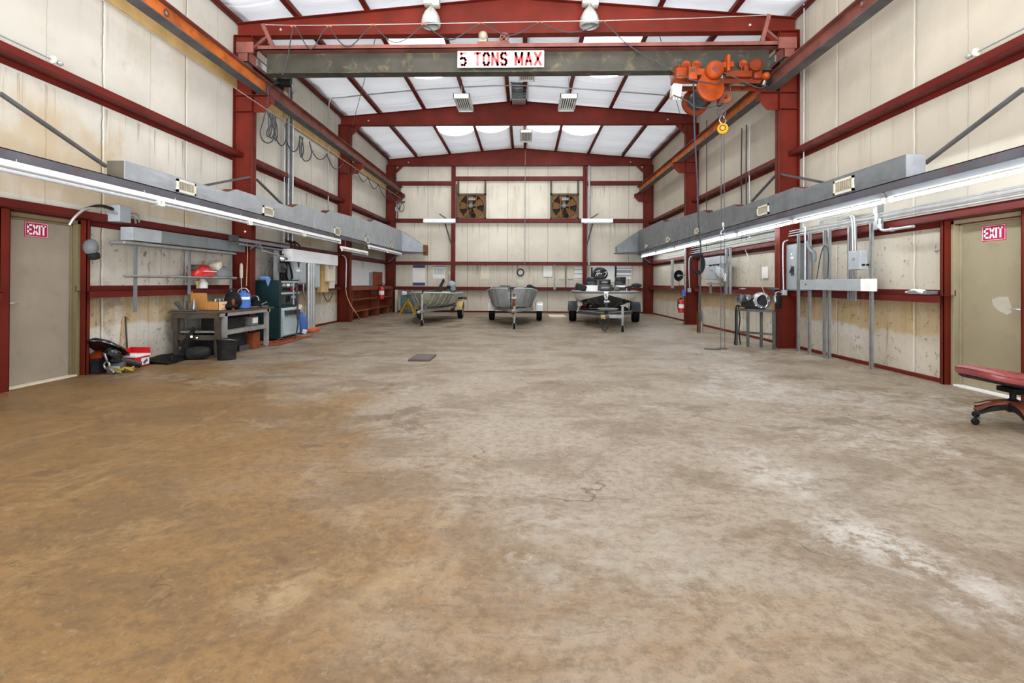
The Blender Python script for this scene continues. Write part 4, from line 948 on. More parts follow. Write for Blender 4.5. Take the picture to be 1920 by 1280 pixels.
# ------------------------------------------------------------------ ducts
def duct(side, xi, xo, prof, zb, seams, creases, grilles, label, gl, dark):
    s = 1 if side == 'left' else -1
    t = thing('air_duct', label, 'duct', ((xi+xo)/2, 14, zb))
    # straight sections and the sloped transitions between them
    for i, ((y0, z0), (y1, z1)) in enumerate(zip(prof[:-1], prof[1:])):
        d = .012 if i % 2 == 0 else 0.
        mb = MB().prism([(y0, zb), (y1, zb), (y1, z1), (y0, z0)], 'YZ', xi, xo)
        sec = mb.build('duct_section', 'galvshade' if dark else 'galv', t, smooth=False, bevel=.004)
        if abs(z1-z0) > .04:
            MB().prism([(y0+.01, z0+.004), (y1-.005, z1+.002), (y1-.005, z1+.006), (y0+.01, z0+.008)], 'YZ', xi-s*.02, xo+s*.01).build('transition_cap', 'brownsteel', sec, smooth=False)
    MB().box((xi-s*.004, prof[0][0]-.006, zb+.004), (xo+s*.004, prof[0][0]+.001, prof[0][1]-.004)).build('end_cap', 'galv' if dark else 'endcap', t, smooth=False)
    for y, z in seams:
        MB().box((xi, y-.012, zb), (xi+s*.008, y+.012, z-.003)).build('seam_flange', 'galvshade' if dark else 'galv', t, smooth=False)
    for y0, y1, z in creases:
        cr = MB()
        # shallow cross-broken pyramid pressed into the sheet
        c = (xi+s*.016, (y0+y1)/2, (zb+z)/2); e = .02
        vs = [(xi+s*.001, y0+e, zb+e), (xi+s*.001, y1-e, zb+e), (xi+s*.001, y1-e, z-e), (xi+s*.001, y0+e, z-e), c]
        cr.add(vs, [(0, 1, 4), (1, 2, 4), (2, 3, 4), (3, 0, 4)])
        cr.build('cross_broken_panel', 'galvshade' if dark else 'galv', t, smooth=False)
    for k, (px0, py0, px1, py1) in enumerate(grilles):
        a = aX(xi, px0, (py0+py1)/2); b = aX(xi, px1, (py0+py1)/2)
        y0, y1 = sorted((a.y, b.y)); pm = (px0+px1)/2
        zt, zl = aX(xi, pm, py0+.12*(py1-py0)).z, aX(xi, pm, py1-.12*(py1-py0)).z
        g = MB(); f = .035
        for p, q in (((y0, zl), (y1, zl+f)), ((y0, zt-f), (y1, zt)), ((y0, zl), (y0+f, zt)), ((y1-f, zl), (y1, zt))):
            g.box((xi, p[0], p[1]), (xi+s*.03, q[0], q[1]))
        go = g.build('air_grille', 'grillframe', t, smooth=False)
        MB().box((xi, y0+f, zl+f), (xi+s*.017, y1-f, zt-f)).build('grille_recess', 'slat', go, smooth=False)
        n = 9; vb = MB()
        for i in range(n):
            yy = y0+f+(y1-y0-2*f)*(i+.5)/n; vb.cbox((xi+s*.016, yy, (zl+zt)/2), (.02, .006, zt-zl-2*f), (0, 0, s*.4))
        vb.build('grille_slats', 'slat', go, smooth=False)
    return t
PL = [(6.76, 2.82), (9.17, 2.82), (9.47, 2.92), (11.8, 2.92), (12.12, 3.04), (13.8, 3.05), (14.11, 3.17), (17.87, 3.30), (18.26, 3.42), (22.36, 3.43)]
PR = [(6.73, 2.87), (9.16, 2.87), (9.46, 2.95), (11.88, 2.95), (12.22, 3.05), (13.87, 3.07), (14.24, 3.2), (18.12, 3.33), (18.47, 3.44), (22.3, 3.45)]
dL = duct('left', -5.2, -5.43, PL, 2.58, [(13.0, 3.04), (15.4, 3.2), (16.6, 3.25), (19.6, 3.42), (21, 3.43)],
     [(6.8, 9.1, 2.82), (9.5, 11.75, 2.92), (12.15, 13.0, 3.04), (13.0, 13.75, 3.04), (14.15, 15.4, 3.18), (15.4, 16.6, 3.22), (16.6, 17.85, 3.27), (18.3, 19.6, 3.42), (19.6, 21, 3.42), (21, 22.3, 3.42)],
     [(329.4, 336, 364.4, 367), (491.5, 385, 511.5, 408), (626, 424, 636.6, 444), (684.5, 441, 691.5, 458), (731, 455, 736, 466)], 'long grey galvanised air duct on the left wall, stepping taller towards the back', 'left', False)
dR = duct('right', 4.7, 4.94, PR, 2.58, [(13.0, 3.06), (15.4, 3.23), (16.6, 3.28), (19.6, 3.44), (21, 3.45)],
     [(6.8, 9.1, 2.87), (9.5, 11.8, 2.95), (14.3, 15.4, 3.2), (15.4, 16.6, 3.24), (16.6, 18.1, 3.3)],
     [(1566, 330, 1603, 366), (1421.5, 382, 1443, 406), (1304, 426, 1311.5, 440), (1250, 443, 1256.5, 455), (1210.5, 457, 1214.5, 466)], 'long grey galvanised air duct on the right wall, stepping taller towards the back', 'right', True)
for t, s, x0, pts, zz, colr in ((dL, 1, -5.43, None, 0, 0), (dR, -1, 4.94, None, 0, 0)):
    xi = -5.2 if s > 0 else 4.7
    xe = -4.26 if s > 0 else 3.82
    mb = MB().prism([(x0, 2.58), (xi, 2.58), (xe, 2.53), (xe, 2.80), (xi, 3.43), (x0, 3.43)], 'XZ', 22.34, 22.62)
    hd = mb.build('end_hood', 'galv' if s > 0 else 'galvshade', t, smooth=False, bevel=.004)
    if s > 0: MB().box((xe-.02, 22.3, 2.42), (xe+.13, 22.62, 2.84)).build('end_collar', 'fanframe', hd, smooth=False)
    MB().box((x0, 22.3, 2.5), (xe+s*.08, 22.6, 2.53)).build('hood_lip', 'channel', hd, smooth=False)
# steel channel carrying each duct
for s, xi, nm in ((1, -5.19, 'left'), (-1, 4.69, 'right')):
    xw = XL if s > 0 else XR
    mb = MB().box((xi-s*.006, YF, 2.46), (xi, 22.3, 2.575)).box((xi-s*.3, YF, 2.565), (xi, 22.3, 2.575)).box((xi-s*.06, YF, 2.46), (xi, 22.3, 2.466))
    t = thing('duct_shelf_channel', 'long dark steel channel below the duct along the %s wall' % nm, 'channel', (xi, 11, 2.46), 'steel channels under the ducts')
    mb.build('channel_rail', 'channel', t, smooth=False)
    for y in (22.2,):
        MB().bar((xi-s*.05, y, 2.47), (xw+s*.21, y, 2.12), .05, .05, up=(0, 1, 0)).build('bracket_strut', 'channel', t, smooth=False)

# ------------------------------------------------------------------ fluorescent strips
def strip(x, y0, y1, z, s, lit, label, group):
    t = thing('fluorescent_strip', label, 'light', (x, (y0+y1)/2, z), group)
    if lit:
        MB().prism([(x-.02, z+.05), (x+.03, z+.05), (x+.03, z+.112), (x-.055, z+.112)], 'XZ', y0, y1).build('light_housing', 'lampgrey', t, smooth=False)
        MB().cyl((x, y0+.09, z), (x, y1-.09, z), .02, n=12).build('lamp_tube', 'tube_on', t)
    else:
        xx = x-s*.05
        MB().prism([(x-.03, z+.03), (x+.03, z+.04), (x+.012, z+.105), (x-.06, z+.105)] if s > 0 else [(x-.03, z+.03)]*4, 'XZ', y0, y1).build('light_housing', 'whitepaint', t, smooth=False)
        MB().cyl((x, y0+.05, z), (x, y1-.05, z), .022, n=12).build('lamp_tube', 'tube_off', t)
    for y in (y0+.03, y1-.03): MB().box((x-.022, y-.02, z-.026), (x+.022, y+.02, z+.05)).build('lamp_holder', 'whitepaint', t, smooth=False)
    for y in (y0+.3, y1-.3): MB().cyl((x, y, z+.1), (x, y, 2.47), .005, n=6).build('hanger_wire', 'steel', t)
ordn = ['first', 'second', 'third', 'fourth', 'fifth', 'sixth', 'seventh', 'eighth', 'ninth']
y = 2.22
for i in range(8):
    strip(4.72, y+2.44*i+.03, y+2.44*(i+1)-.03, 2.345, -1, True, 'lit fluorescent strip under the right duct, %s from the front' % ordn[i], 'lit fluorescent strips on the right')
for i in range(5):
    strip(-5.1, 2.43*i+2.46, 2.43*(i+1)+2.43, 2.335, 1, False, 'unlit white fluorescent strip under the left duct, %s from the front' % ordn[i], 'unlit fluorescent strips on the left')
strip(-5.12, 14.75, 17.2, 2.16, 1, False, 'unlit white fluorescent strip hung lower past the middle left column', 'unlit fluorescent strips on the left')
strip(-5.1, 17.3, 19.6, 2.38, 1, False, 'unlit white fluorescent strip above the red shelf, nearer one', 'unlit fluorescent strips on the left')
strip(-5.1, 19.65, 21.9, 2.38, 1, False, 'unlit white fluorescent strip above the red shelf, nearest the back corner', 'unlit fluorescent strips on the left')
# two hooded strips standing off the back wall
for (x0, x1, nm, ax0, ax1, rx0, rx1) in ((794, 854, 'left', (824, 401), (837, 410), (834, 417), (848, 464)), (1090, 1149, 'right', (1121, 401), (1107, 410), (1112, 417), (1099, 463))):
    yy = 22.2; a, b = aY(yy, x0, 410), aY(yy, x1, 417.5)
    t = thing('wall_strip_light', 'white hooded strip light on an arm at the back wall, %s of the exhaust fans' % nm, 'light', ((a.x+b.x)/2, yy, b.z), 'hooded strip lights on the back wall')
    MB().prism([(yy-.1, b.z), (yy+.1, b.z), (yy+.06, a.z), (yy-.06, a.z)], 'YZ', a.x, b.x).build('light_hood', 'whitepaint', t, smooth=False, bevel=.012)
    MB().bar(aY(22.3, *ax0), aY(22.3, *ax1), .05, .05).bar(aY(22.35, *rx0), aY(22.62, *rx1), .04, .04).build('support_arm', 'darksteel', t, smooth=False)
    MB().cyl((a.x+.1, yy, b.z-.012), (b.x-.1, yy, b.z-.012), .018, n=10).build('lamp_tube', 'tube_off', t)

# ------------------------------------------------------------------ exhaust fans
def fan(px0, px1, label):
    yb = 22.74; a, b = aY(yb, px0, 363), aY(yb, px1, 412); cx = (a.x+b.x)/2; z0, z1 = b.z, a.z; z0 = 3.99
    w = b.x-a.x; cz = z0+(z1-z0)*.48; R = w*.43
    t = thing('exhaust_fan', label, 'fan', (cx, yb, z0), 'exhaust fans high on the back wall')
    # panel with a round opening
    n = 48; vs = []; fs = []
    for k, y in enumerate((yb-.02, yb+.06)):
        for i in range(n):
            an = 2*PI*(i+.5)/n; c, s_ = math.cos(an), math.sin(an); m_ = max(abs(c), abs(s_))
            hx, hz = (w/2-.05)*c/m_, s_/m_
            zz = cz+(hz*(z1-.07-cz) if hz > 0 else hz*(cz-z0-.04))
            vs += [(cx+R*c, y, cz+R*s_), (cx+hx, y, zz)]
    for i in range(n):
        j = (i+1) % n; o = 2*n
        fs += [(2*i, 2*j, 2*j+1, 2*i+1), (o+2*i, o+2*i+1, o+2*j+1, o+2*j), (2*i, o+2*i, o+2*j, 2*j)]
    mb = MB(); mb.add(vs, fs); mb.build('orifice_panel', 'fanframe', t, smooth=False)
    fr = MB()
    for p, q in (((a.x, z0), (a.x+.06, 5.6)), ((b.x-.06, z0), (b.x, 5.6)), ((a.x, z1-.08), (b.x, z1)), ((a.x, z0-.0), (b.x, z0+.05))):
        fr.box((p[0], yb-.08, p[1]), (q[0], yb+.1, q[1]))
    fr.build('fan_frame', 'bench', t, smooth=False)
    MB().cyl((cx, yb+.085, cz), (cx, yb+.09, cz), R*1.02, n=40).build('shutter', 'fandark', t)
    hub = V((cx, yb+.02, cz))
    for k in range(5):
        an = 2*PI*k/5+.5; rad = V((math.cos(an), 0, math.sin(an))); tan = V((-math.sin(an), 0, math.cos(an))); bl = MB(); rr = []
        for q, wd, tw in ((.08, .05, .9), (.25, .13, .7), (.42, .17, .5), (R*.95, .15, .4)):
            e1 = tan*math.cos(tw)+V((0, 1, 0))*math.sin(tw)*.35
            c = hub+rad*q; rr.append([c-e1*wd, c+e1*wd, c+e1*wd+V((0, .006, 0)), c-e1*wd+V((0, .006, 0))])
        bl.loft(rr); bl.build('fan_blade', 'fanframe', t)
    for dx in (-.17, .2): MB().box((cx+dx-.018, yb-.06, z0+.05), (cx+dx+.018, yb-.03, z1-.06)).build('motor_strut', 'fanframe', t, smooth=False)
    MB().lathe([(0, -.16), (.07, -.16), (.1, -.13), (.11, -.02), (.11, .02), (0, .02)], (cx-.03, yb-.04, cz+.03), (0, 1, 0), 24).build('fan_motor', 'greydark', t)
    MB().cbox((cx+.02, yb-.08, cz-.28), (.2, .12, .1)).tube([(cx-.03, yb-.1, cz-.1), (cx-.08, yb-.12, cz-.25), (cx+.03, yb-.12, cz-.42), (cx+.12, yb-.1, cz-.5)], .012).build('belt_guard', 'fandark', t)
    MB().cbox((cx+.02, yb-.05, z1-.2), (.3, .05, .025)).cbox((cx+.02, yb-.05, z1-.27), (.3, .05, .025)).build('upper_bracket', 'steel', t, smooth=False)
fan(858, 911, 'rusty square exhaust fan high on the back wall, left of centre')
fan(1032, 1085, 'rusty square exhaust fan high on the back wall, right of centre')
# ================================================================== THINGS ON THE BACK WALL
BW = YB-.004
def sheet(px0, py0, px1, py1, name, m, label, cat, group=None, bands=(), grid=0, d=.004):
    a, b = aY(BW, px0, py0), aY(BW, px1, py1)
    t = thing(name, label, cat, ((a.x+b.x)/2, BW, b.z), group)
    MB().box((a.x, BW-d, b.z), (b.x, BW+.003, a.z)).build('sheet', m, t, smooth=False)
    for f0, f1, mm in bands:
        MB().box((a.x, BW-d-.002, a.z+(b.z-a.z)*f1), (b.x, BW-d, a.z+(b.z-a.z)*f0)).build('printed_band', mm, t, smooth=False)
    if grid:
        gm = MB(); w_, h_ = b.x-a.x, a.z-b.z
        for i in range(grid):
            for j in range(5):
                x = a.x+w_*(.05+.9*(i+.1)/grid); z = b.z+h_*(.34+.5*j/5)
                gm.box((x, BW-d-.002, z), (x+w_*.7/grid, BW-d, z+h_*.06))
        gm.build('printed_grid', 'papergrey', t, smooth=False)
    return t
sheet(774, 497, 797, 535, 'wall_chart', 'paper', 'white chart with navy bands top and bottom, left on the back wall', 'poster', 'papers on the back wall', [(0, .13, 'paperblue'), (.86, 1, 'paperblue'), (.13, .86, 'paper')])
sheet(812, 498, 834, 522, 'wall_calendar', 'paper', 'torn white calendar with a grey number grid above the left boat', 'calendar', 'papers on the back wall', [(.02, .12, 'papergrey')], 7)
sheet(901, 499, 917, 523, 'notice_sheet', 'paperpale', 'large yellowed sheet above the grey middle boat', 'paper', 'papers on the back wall')
sheet(1019, 498, 1035, 520, 'notice_sheet', 'paper', 'white sheet right of the wall clock', 'paper', 'papers on the back wall', [(.94, 1, 'papergrey')])
sheet(1048, 507, 1058, 525, 'notice_sheet', 'paperpale', 'small pale sheet between two conduits on the back wall', 'paper', 'papers on the back wall', [(.93, 1, 'papergrey')])
sheet(1064, 503, 1075, 525, 'notice_sheet', 'paperpale', 'cream sheet with a grey foot, second left of the right wind post', 'paper', 'papers on the back wall', [(.9, 1, 'papergrey')])
sheet(1077, 501, 1092, 524, 'notice_sheet', 'paper', 'white sheet directly left of the right wind post', 'paper', 'papers on the back wall', [(.15, .2, 'papergrey'), (.5, .56, 'papergrey'), (.9, .95, 'papergrey')])
sheet(1107, 498, 1153, 528, 'white_board', 'whitepaint', 'large white board behind the black boat motor', 'board', 'papers on the back wall')
sheet(1156, 499, 1183, 523, 'wall_map', 'paper', 'white and grey creased map at the right end of the back wall', 'map', 'papers on the back wall', [(.12, .2, 'papergrey'), (.3, .52, 'papergrey'), (.7, .78, 'papergrey')])
c = aY(BW, 976, 510.5)
ck = thing('wall_clock', 'round dark rimmed clock on the back wall above the middle boat', 'clock', c)
MB().lathe([(.11, 0), (.16, 0), (.165, .02), (.15, .05), (.11, .04), (.11, 0)], c+V((0, 0, 0)), (0, -1, 0), 36).build('clock_rim', 'paneldark', ck)
MB().cyl(c+V((0, -.018, 0)), c+V((0, -.022, 0)), .125, n=36).build('clock_dial', 'clockface', ck)
tk = MB()
for k in range(12):
    an = 2*PI*k/12; tk.cbox(c+V((.095*math.sin(an), -.025, .095*math.cos(an))), (.008, .003, .03), (0, an, 0))
tk.build('hour_marks', 'black', ck, smooth=False)
MB().bar(c+V((0, -.027, 0)), c+V((-.045, -.027, .035)), .01, .004, up=(0, 1, 0)).build('hour_hand', 'black', ck, smooth=False)
MB().bar(c+V((0, -.03, 0)), c+V((.03, -.03, -.08)), .007, .004, up=(0, 1, 0)).build('minute_hand', 'black', ck, smooth=False)
for px, y0, y1, m_, nm in ((985, 281, 496, 'strut', 'thin grey conduit dropping from the rafter down the centre of the back wall'),
                          (1040, 496, 544, 'conduit', 'pale conduit dropping to waist height right of the clock'), (1061, 496, 544, 'darksteel', 'dark conduit dropping to waist height left of the right wind post'),
                          (1105, 310, 497, 'conduit', 'broad pale conduit beside the right wind post'), (856, 345, 413, 'redgirt', 'painted conduit running beside the left wind post'), (1153.5, 497, 530, 'darksteel', 'dark upright between the white board and the map')):
    a, b = aY(22.6, px, y0), aY(22.6, px, y1)
    solo(MB().cyl((a.x, 22.6, b.z), (a.x, 22.6, a.z), .012 if 'centre' in nm else .02 if 'broad' not in nm else .045, n=8), 'vertical_conduit', m_, nm, 'conduit')
a = aY(22.56, 1040, 540); solo(MB().cbox(a, (.1, .06, .12)), 'outlet_box', 'greybox', 'small grey outlet box at the foot of the pale conduit', 'outlet', bevel=.008)
a = aY(22.3, 735.5, 391); solo(MB().cbox((-5.42, 22.48, a.z), (.18, .08, .18)), 'junction_box', 'greybox', 'small grey junction box on the back left column', 'junction box', bevel=.008)
solo(MB().tube([(-5.40, 22.44, a.z-.1), (-5.40, 22.44, 4.1), (-5.41, 22.44, 3.95), (-5.5, 22.44, 3.86), (-5.62, 22.3, 3.86)], .02, n=8), 'bent_conduit', 'redgirt', 'painted conduit bending below the junction box on the back left column', 'conduit')
w_ = thing('dangling_cable', 'tangle of dark cable below the runway end at the back left column', 'cable', aY(22.2, 752, 385))
MB().tube([aY(22.2, x, y) for x, y in ((746, 379), (745, 386), (749, 393), (753, 397), (757, 392), (757, 383), (752, 380))], .014, n=6).tube([aY(22.2, x, y) for x, y in ((747, 379), (749, 388), (746, 392), (750, 390), (753, 381))], .014, n=6).build('cable', 'cable', w_)
MB().box((aY(22.2, 741, 378).x, 22.15, aY(22.2, 741, 380).z), (aY(22.2, 759, 378).x, 22.25, aY(22.2, 759, 377).z)).build('hanger_bar', 'darksteel', w_, smooth=False)
solo(MB().lathe([(0, 0), (.04, 0), (.05, .06), (.03, .14), (.012, .16), (.012, .3), (0, .3)], aY(22.6, 842.5, 511)+V((0, 0, -.1)), (0, 0, 1), 14), 'trouble_light', 'cream', 'small cream bulb lamp hanging beside the left wind post', 'lamp')
struct(MB().box((1.05, 22.4, 0), (1.95, 22.75, .035)), 'floor_plate', 'paperpale', 'pale board lying on the floor by the back wall', 'board') if False else solo(MB().box(tuple(aZ(0, 1030, 596))[:2]+(0,), tuple(aZ(0, 1057, 592))[:2]+(.05,)), 'floor_board', 'paperpale', 'pale plank on the floor between the middle and right boats', 'plank', smooth=False)

# ================================================================== helper for boxes on the side walls
def wallbox(side, xf, pxn, pyt, pyb, pxf, xb=None):
    """room-side face on the plane x = xf; near edge at pxn (top pyt, bottom pyb), far edge at pxf"""
    n, nb, f = aX(xf, pxn, pyt), aX(xf, pxn, pyb), aX(xf, pxf, pyt)
    xb = xb if xb is not None else (XL+.01 if side == 'L' else XR-.01)
    return (min(xf, xb), n.y, nb.z), (max(xf, xb), f.y, n.z)
# ------------------------------------------------------------------ RIGHT WALL
def conduit_run(z, x, y0, y1, label, r=.013, m='conduit'):
    solo(MB().cyl((x, y0, z), (x, y1, z), r, n=8), 'horizontal_conduit', m, label, 'conduit', 'conduits along the right wall')
for i, z in enumerate((2.38, 2.31, 2.24, 2.185)):
    conduit_run(z, 5.14-.01*i, 10.9, 17.0, 'horizontal conduit behind the right near column, %s from the top' % ordn[i])
for i, z in enumerate((2.28, 2.235, 2.185)):
    conduit_run(z, 5.13-.01*i, YF+.3, 10.5, 'horizontal conduit above the right exit door, %s from the top' % ordn[i])
for i, z in enumerate((2.40, 2.24)):
    conduit_run(z, 5.16, 17.1, 22.3, 'horizontal conduit in the right back bay, %s one' % ('upper', 'lower')[i])
# strut posts
def strutpost(px, py, z1, label, x=5.19, w=.055, z0=0.):
    a = aZ(0, px, py); y = a.y
    t = thing('strut_post', label, 'post', (x, y, z0), 'galvanised strut posts on the right wall')
    mb = MB().box((x-.028, y-w/2, z0), (x-.024, y+w/2, z1)).box((x-.028, y-w/2, z0), (x+.028, y-w/2+.004, z1)).box((x-.028, y+w/2-.004, z0), (x+.028, y+w/2, z1)).box((x+.02, y-w/2, z0), (x+.024, y-w/2+.015, z1))
    mb.build('strut_channel', 'strut', t, smooth=False)
    if z0 == 0: MB().box((x-.05, y-w/2-.02, 0), (x+.04, y+w/2+.02, .006)).build('foot_plate', 'strut', t, smooth=False)
    return y
X_ST = 5.12
for (px, py, nm) in ((1497, 657, 'first, beside the big switch'), (1518, 661, 'second'), (1546, 668, 'third'), (1555, 670, 'fourth, close beside the third'), (1634, 691, 'fifth, nearest the exit door')):
    y_ = aX(X_ST, px, 560).y
    t = thing('strut_post', 'galvanised strut post from floor to girt on the right wall, %s' % nm, 'post', (X_ST, y_, 0), 'galvanised strut posts on the right wall')
    w = .055; x = X_ST; w = .042; z1 = 2.2 if px < 1600 else 2.16
    MB().box((x-.022, y_-w/2, 0), (x-.018, y_+w/2, z1)).box((x-.022, y_-w/2, 0), (x+.022, y_-w/2+.004, z1)).box((x-.022, y_+w/2-.004, 0), (x+.022, y_+w/2, z1)).build('strut_channel', 'strut', t, smooth=False)
    MB().box((x-.045, y_-w/2-.02, 0), (x+.04, y_+w/2+.02, .006)).build('foot_plate', 'strut', t, smooth=False)
for px, nm in ((1593, 'left'), (1602, 'right')):
    y_ = aX(X_ST, px, 500).y; x = X_ST; w = .055
    solo(MB().box((x-.022, y_-w/2, 1.0), (x-.018, y_+w/2, 2.16)).box((x-.022, y_-w/2, 1.0), (x+.022, y_-w/2+.004, 2.16)).box((x-.022, y_+w/2-.004, 1.0), (x+.022, y_+w/2, 2.16)), 'strut_post', 'strut', 'short strut post hung between girts behind the knob box, %s of two' % nm, 'post', 'galvanised strut posts on the right wall', smooth=False)
# big disconnect switch
lo, hi = wallbox('R', 5.13, 1498.5, 455, 545.5, 1474.5, 5.36)
t = thing('safety_switch', 'tall grey safety switch enclosure beside the right near column', 'electrical box', ((lo[0]+hi[0])/2, (lo[1]+hi[1])/2, lo[2]))
e = MB().box(lo, hi).build('enclosure', 'greydark', t, bevel=.01, smooth=False)
MB().box((lo[0]-.012, lo[1]+.02, lo[2]+.02), (lo[0], hi[1]-.02, hi[2]-.02)).build('hinged_cover', 'greybox', t, bevel=.006, smooth=False)
a = aX(lo[0]-.02, 1485, 505)
MB().box((lo[0]-.03, a.y-.07, a.z-.11), (lo[0]-.012, a.y+.03, a.z+.06)).bar((lo[0]-.05, a.y+.03, a.z-.06), (lo[0]-.05, a.y-.05, a.z+.03), .02, .02).build('switch_handle', 'paneldark', t, smooth=False)
for q in ((1484, 476), (1485, 483)):
    a = aX(lo[0]-.013, *q); MB().cbox(a, (.003, .11 if q[1] > 480 else .05, .04)).build('warning_label', 'paper', t, smooth=False)
# wireway trough
lo, hi = wallbox('R', 5.02, 1635, 522.5, 546, 1500, 5.095)
ys = aX(5.02, 1613, 530).y
t = thing('wireway_trough', 'long grey wireway trough across the strut posts on the right wall', 'wireway', ((lo[0]+hi[0])/2, (lo[1]+hi[1])/2, lo[2]))
MB().box((lo[0], ys, lo[2]), hi).build('trough_body', 'greybox', t, bevel=.004, smooth=False)
MB().box(lo, (hi[0], ys-.003, hi[2])).build('blank_section', 'whitepaint', t, bevel=.004, smooth=False)
kk = aX(5.0, 1509, 533); MB().cyl((5.02, kk.y, kk.z), (5.012, kk.y, kk.z), .015, n=12).build('knockout', 'paneldark', t)
# knob box
lo, hi = wallbox('R', 4.98, 1612, 469, 505, 1590, 5.095)
xw_ = aY(lo[1], 1637, 480).x
t = thing('control_enclosure', 'square grey control box with two black knobs above the trough', 'electrical box', ((lo[0]+xw_)/2, (lo[1]+hi[1])/2, lo[2]))
MB().box(lo, (5.095, hi[1], hi[2])).build('enclosure', 'greybox', t, bevel=.008, smooth=False)
kb = MB()
for q in ((1617, 496.5), (1627, 496.5)):
    a = aY(lo[1], *q); a.x = min(a.x, 5.08); kb = MB().cyl(a, a+V((0, -.03, 0)), .012, n=14).cyl(a+V((0, -.03, 0)), a+V((0, -.04, 0)), .017, n=14); kb.build('knob', 'black', t)
a = aX(lo[0]-.001, 1600, 486); MB().cbox(a, (.004, .06, .04)).build('rating_plate', 'strut', t, smooth=False)
# vertical duct drop, elbow fitting and branch conduit
y_ = aX(5.1, 1645, 400).y
solo(MB().box((5.07, y_-.045, 2.3), (5.16, y_+.045, 2.46)).box((5.07, y_-.045, 2.05), (5.16, y_+.045, 2.17)).box((5.08, y_-.035, 2.05), (5.15, y_+.035, 2.46)), 'raceway_drop', 'strut', 'short square raceway dropping from the right fluorescent strip', 'raceway', smooth=False)
a, b = aX(5.08, 1650, 430), aX(5.08, 1713, 434)
eb = MB().tube([(5.08, a.y, 2.2), (5.08, a.y, 2.08), (5.08, a.y-.06, 2.03), (5.08, a.y-.2, 2.02), (5.08, b.y, 2.02)], .02, n=10).cyl((5.08, a.y, 2.06), (5.08, a.y, 2.12), .034, n=14).cyl((5.08, a.y-.22, 2.02), (5.08, a.y-.28, 2.02), .03, n=14)
solo(eb, 'bent_conduit', 'conduit', 'pale conduit elbow reaching along the wall towards the right exit door', 'conduit')
solo(MB().tube([aX(5.1, x, y) for x, y in ((1514, 452), (1516, 462), (1521, 470), (1526, 474), (1527, 484), (1526, 490))], .035, n=10), 'elbow_fitting', 'greydark', 'dark flexible elbow fitting beside the big safety switch', 'fitting')
solo(MB().tube([aX(5.07, x, y) for x, y in ((1531.5, 522), (1535, 500), (1540, 474), (1546, 461), (1551, 466), (1553, 485), (1552, 505), (1551, 522))], .008, n=6), 'loop_cable', 'cable', 'black cable looped upwards out of the trough', 'cable')
a = aX(5.06, 1509.5, 480); solo(MB().cyl((5.06, a.y, 1.3), (5.06, a.y, 2.3), .014, n=8), 'vertical_conduit', 'conduit', 'white pipe rising from the trough in front of the big safety switch', 'conduit')
for k, (px, m_) in enumerate(((1596.5, 'conduit'), (1601, 'conduit'))):
    a = aX(5.05, px, 470); solo(MB().tube([(5.07, a.y, 1.73), (5.06, a.y, 2.2), (5.05, a.y+.05, 2.33), (5.05, a.y+.35, 2.35), (5.05, a.y+.8, 2.35), (5.05, a.y+.9, 2.28)], .012, n=8), 'arched_conduit', m_, 'arched pale conduit rising from the knob box, %s one' % ('far', 'near')[k], 'conduit', 'arched conduits above the knob box')
# tools resting on the girt by the exit door
a = aX(5.25, 1740, 545); gz = 1.133
solo(MB().box((5.2, a.y-.05, gz), (5.34, a.y+.3, gz+.045)), 'flat_bracket', 'strut', 'flat grey perforated bracket lying on the girt by the right exit door', 'bracket', smooth=False)
a = aX(5.24, 1722, 546); solo(MB().tube([(5.23, a.y+.22, gz+.02), (5.22, a.y+.05, gz+.05), (5.22, a.y-.1, gz+.03), (5.24, a.y-.2, gz+.015)], [.012, .02, .03, .02], n=8), 'caulking_gun', 'whitepaint', 'white tool lying on the girt at the left of the flat bracket', 'tool')
# fittings on the near right column
xc_ = XR-.40
a = aX(xc_-.03, 1452, 541); solo(MB().box((xc_-.14, 10.6, a.z-.02), (xc_, 10.78, a.z+.015)).bar((xc_-.12, 10.69, a.z-.02), (xc_-.005, 10.69, a.z-.12), .03, .02), 'column_bracket', 'darksteel', 'small dark shelf bracket on the right near column', 'bracket', smooth=False)
a = aY(10.56, 1469.5, 548.5); solo(MB().cbox((a.x, 10.55, a.z), (.09, .07, .1)).cyl((a.x, 10.515, a.z), (a.x, 10.508, a.z), .03, n=14), 'outlet_box', 'greybox', 'grey outlet box on the right near column', 'outlet', bevel=.006)
a = aY(10.5, 1460, 566); t = thing('hanging_pouch', 'black pouch hanging on the right near column beside the outlet', 'pouch', (a.x, 10.5, a.z-.13))
MB().cbox((a.x, 10.5, a.z), (.1, .07, .26)).build('pouch', 'black', t, bevel=.02); MB().tube([(a.x-.04, 10.5, a.z+.12), (a.x-.06, 10.5, a.z+.17), (a.x, 10.5, a.z+.2), (a.x+.07, 10.52, a.z+.17)], .012).build('strap', 'strut', t)
a = aY(10.55, 1452, 562); t2 = solo(MB().lathe([(0, -.06), (.03, -.06), (.045, -.02), (.03, .05), (.015, .1), (0, .1)], (a.x, 10.52, a.z), (0, 0, 1), 16), 'hand_lamp', 'steel', 'small bright metal lamp hanging left of the black pouch', 'lamp')
yk = 10.56; a = aY(yk, 1468, 470)
solo(MB().tube([aY(yk, x, y) for x, y in ((1478, 450), (1471, 453), (1468, 462), (1468, 500), (1469, 543))], .014, n=8), 'bent_conduit', 'conduit', 'thin conduit bending down the right near column to the grey outlet', 'conduit')
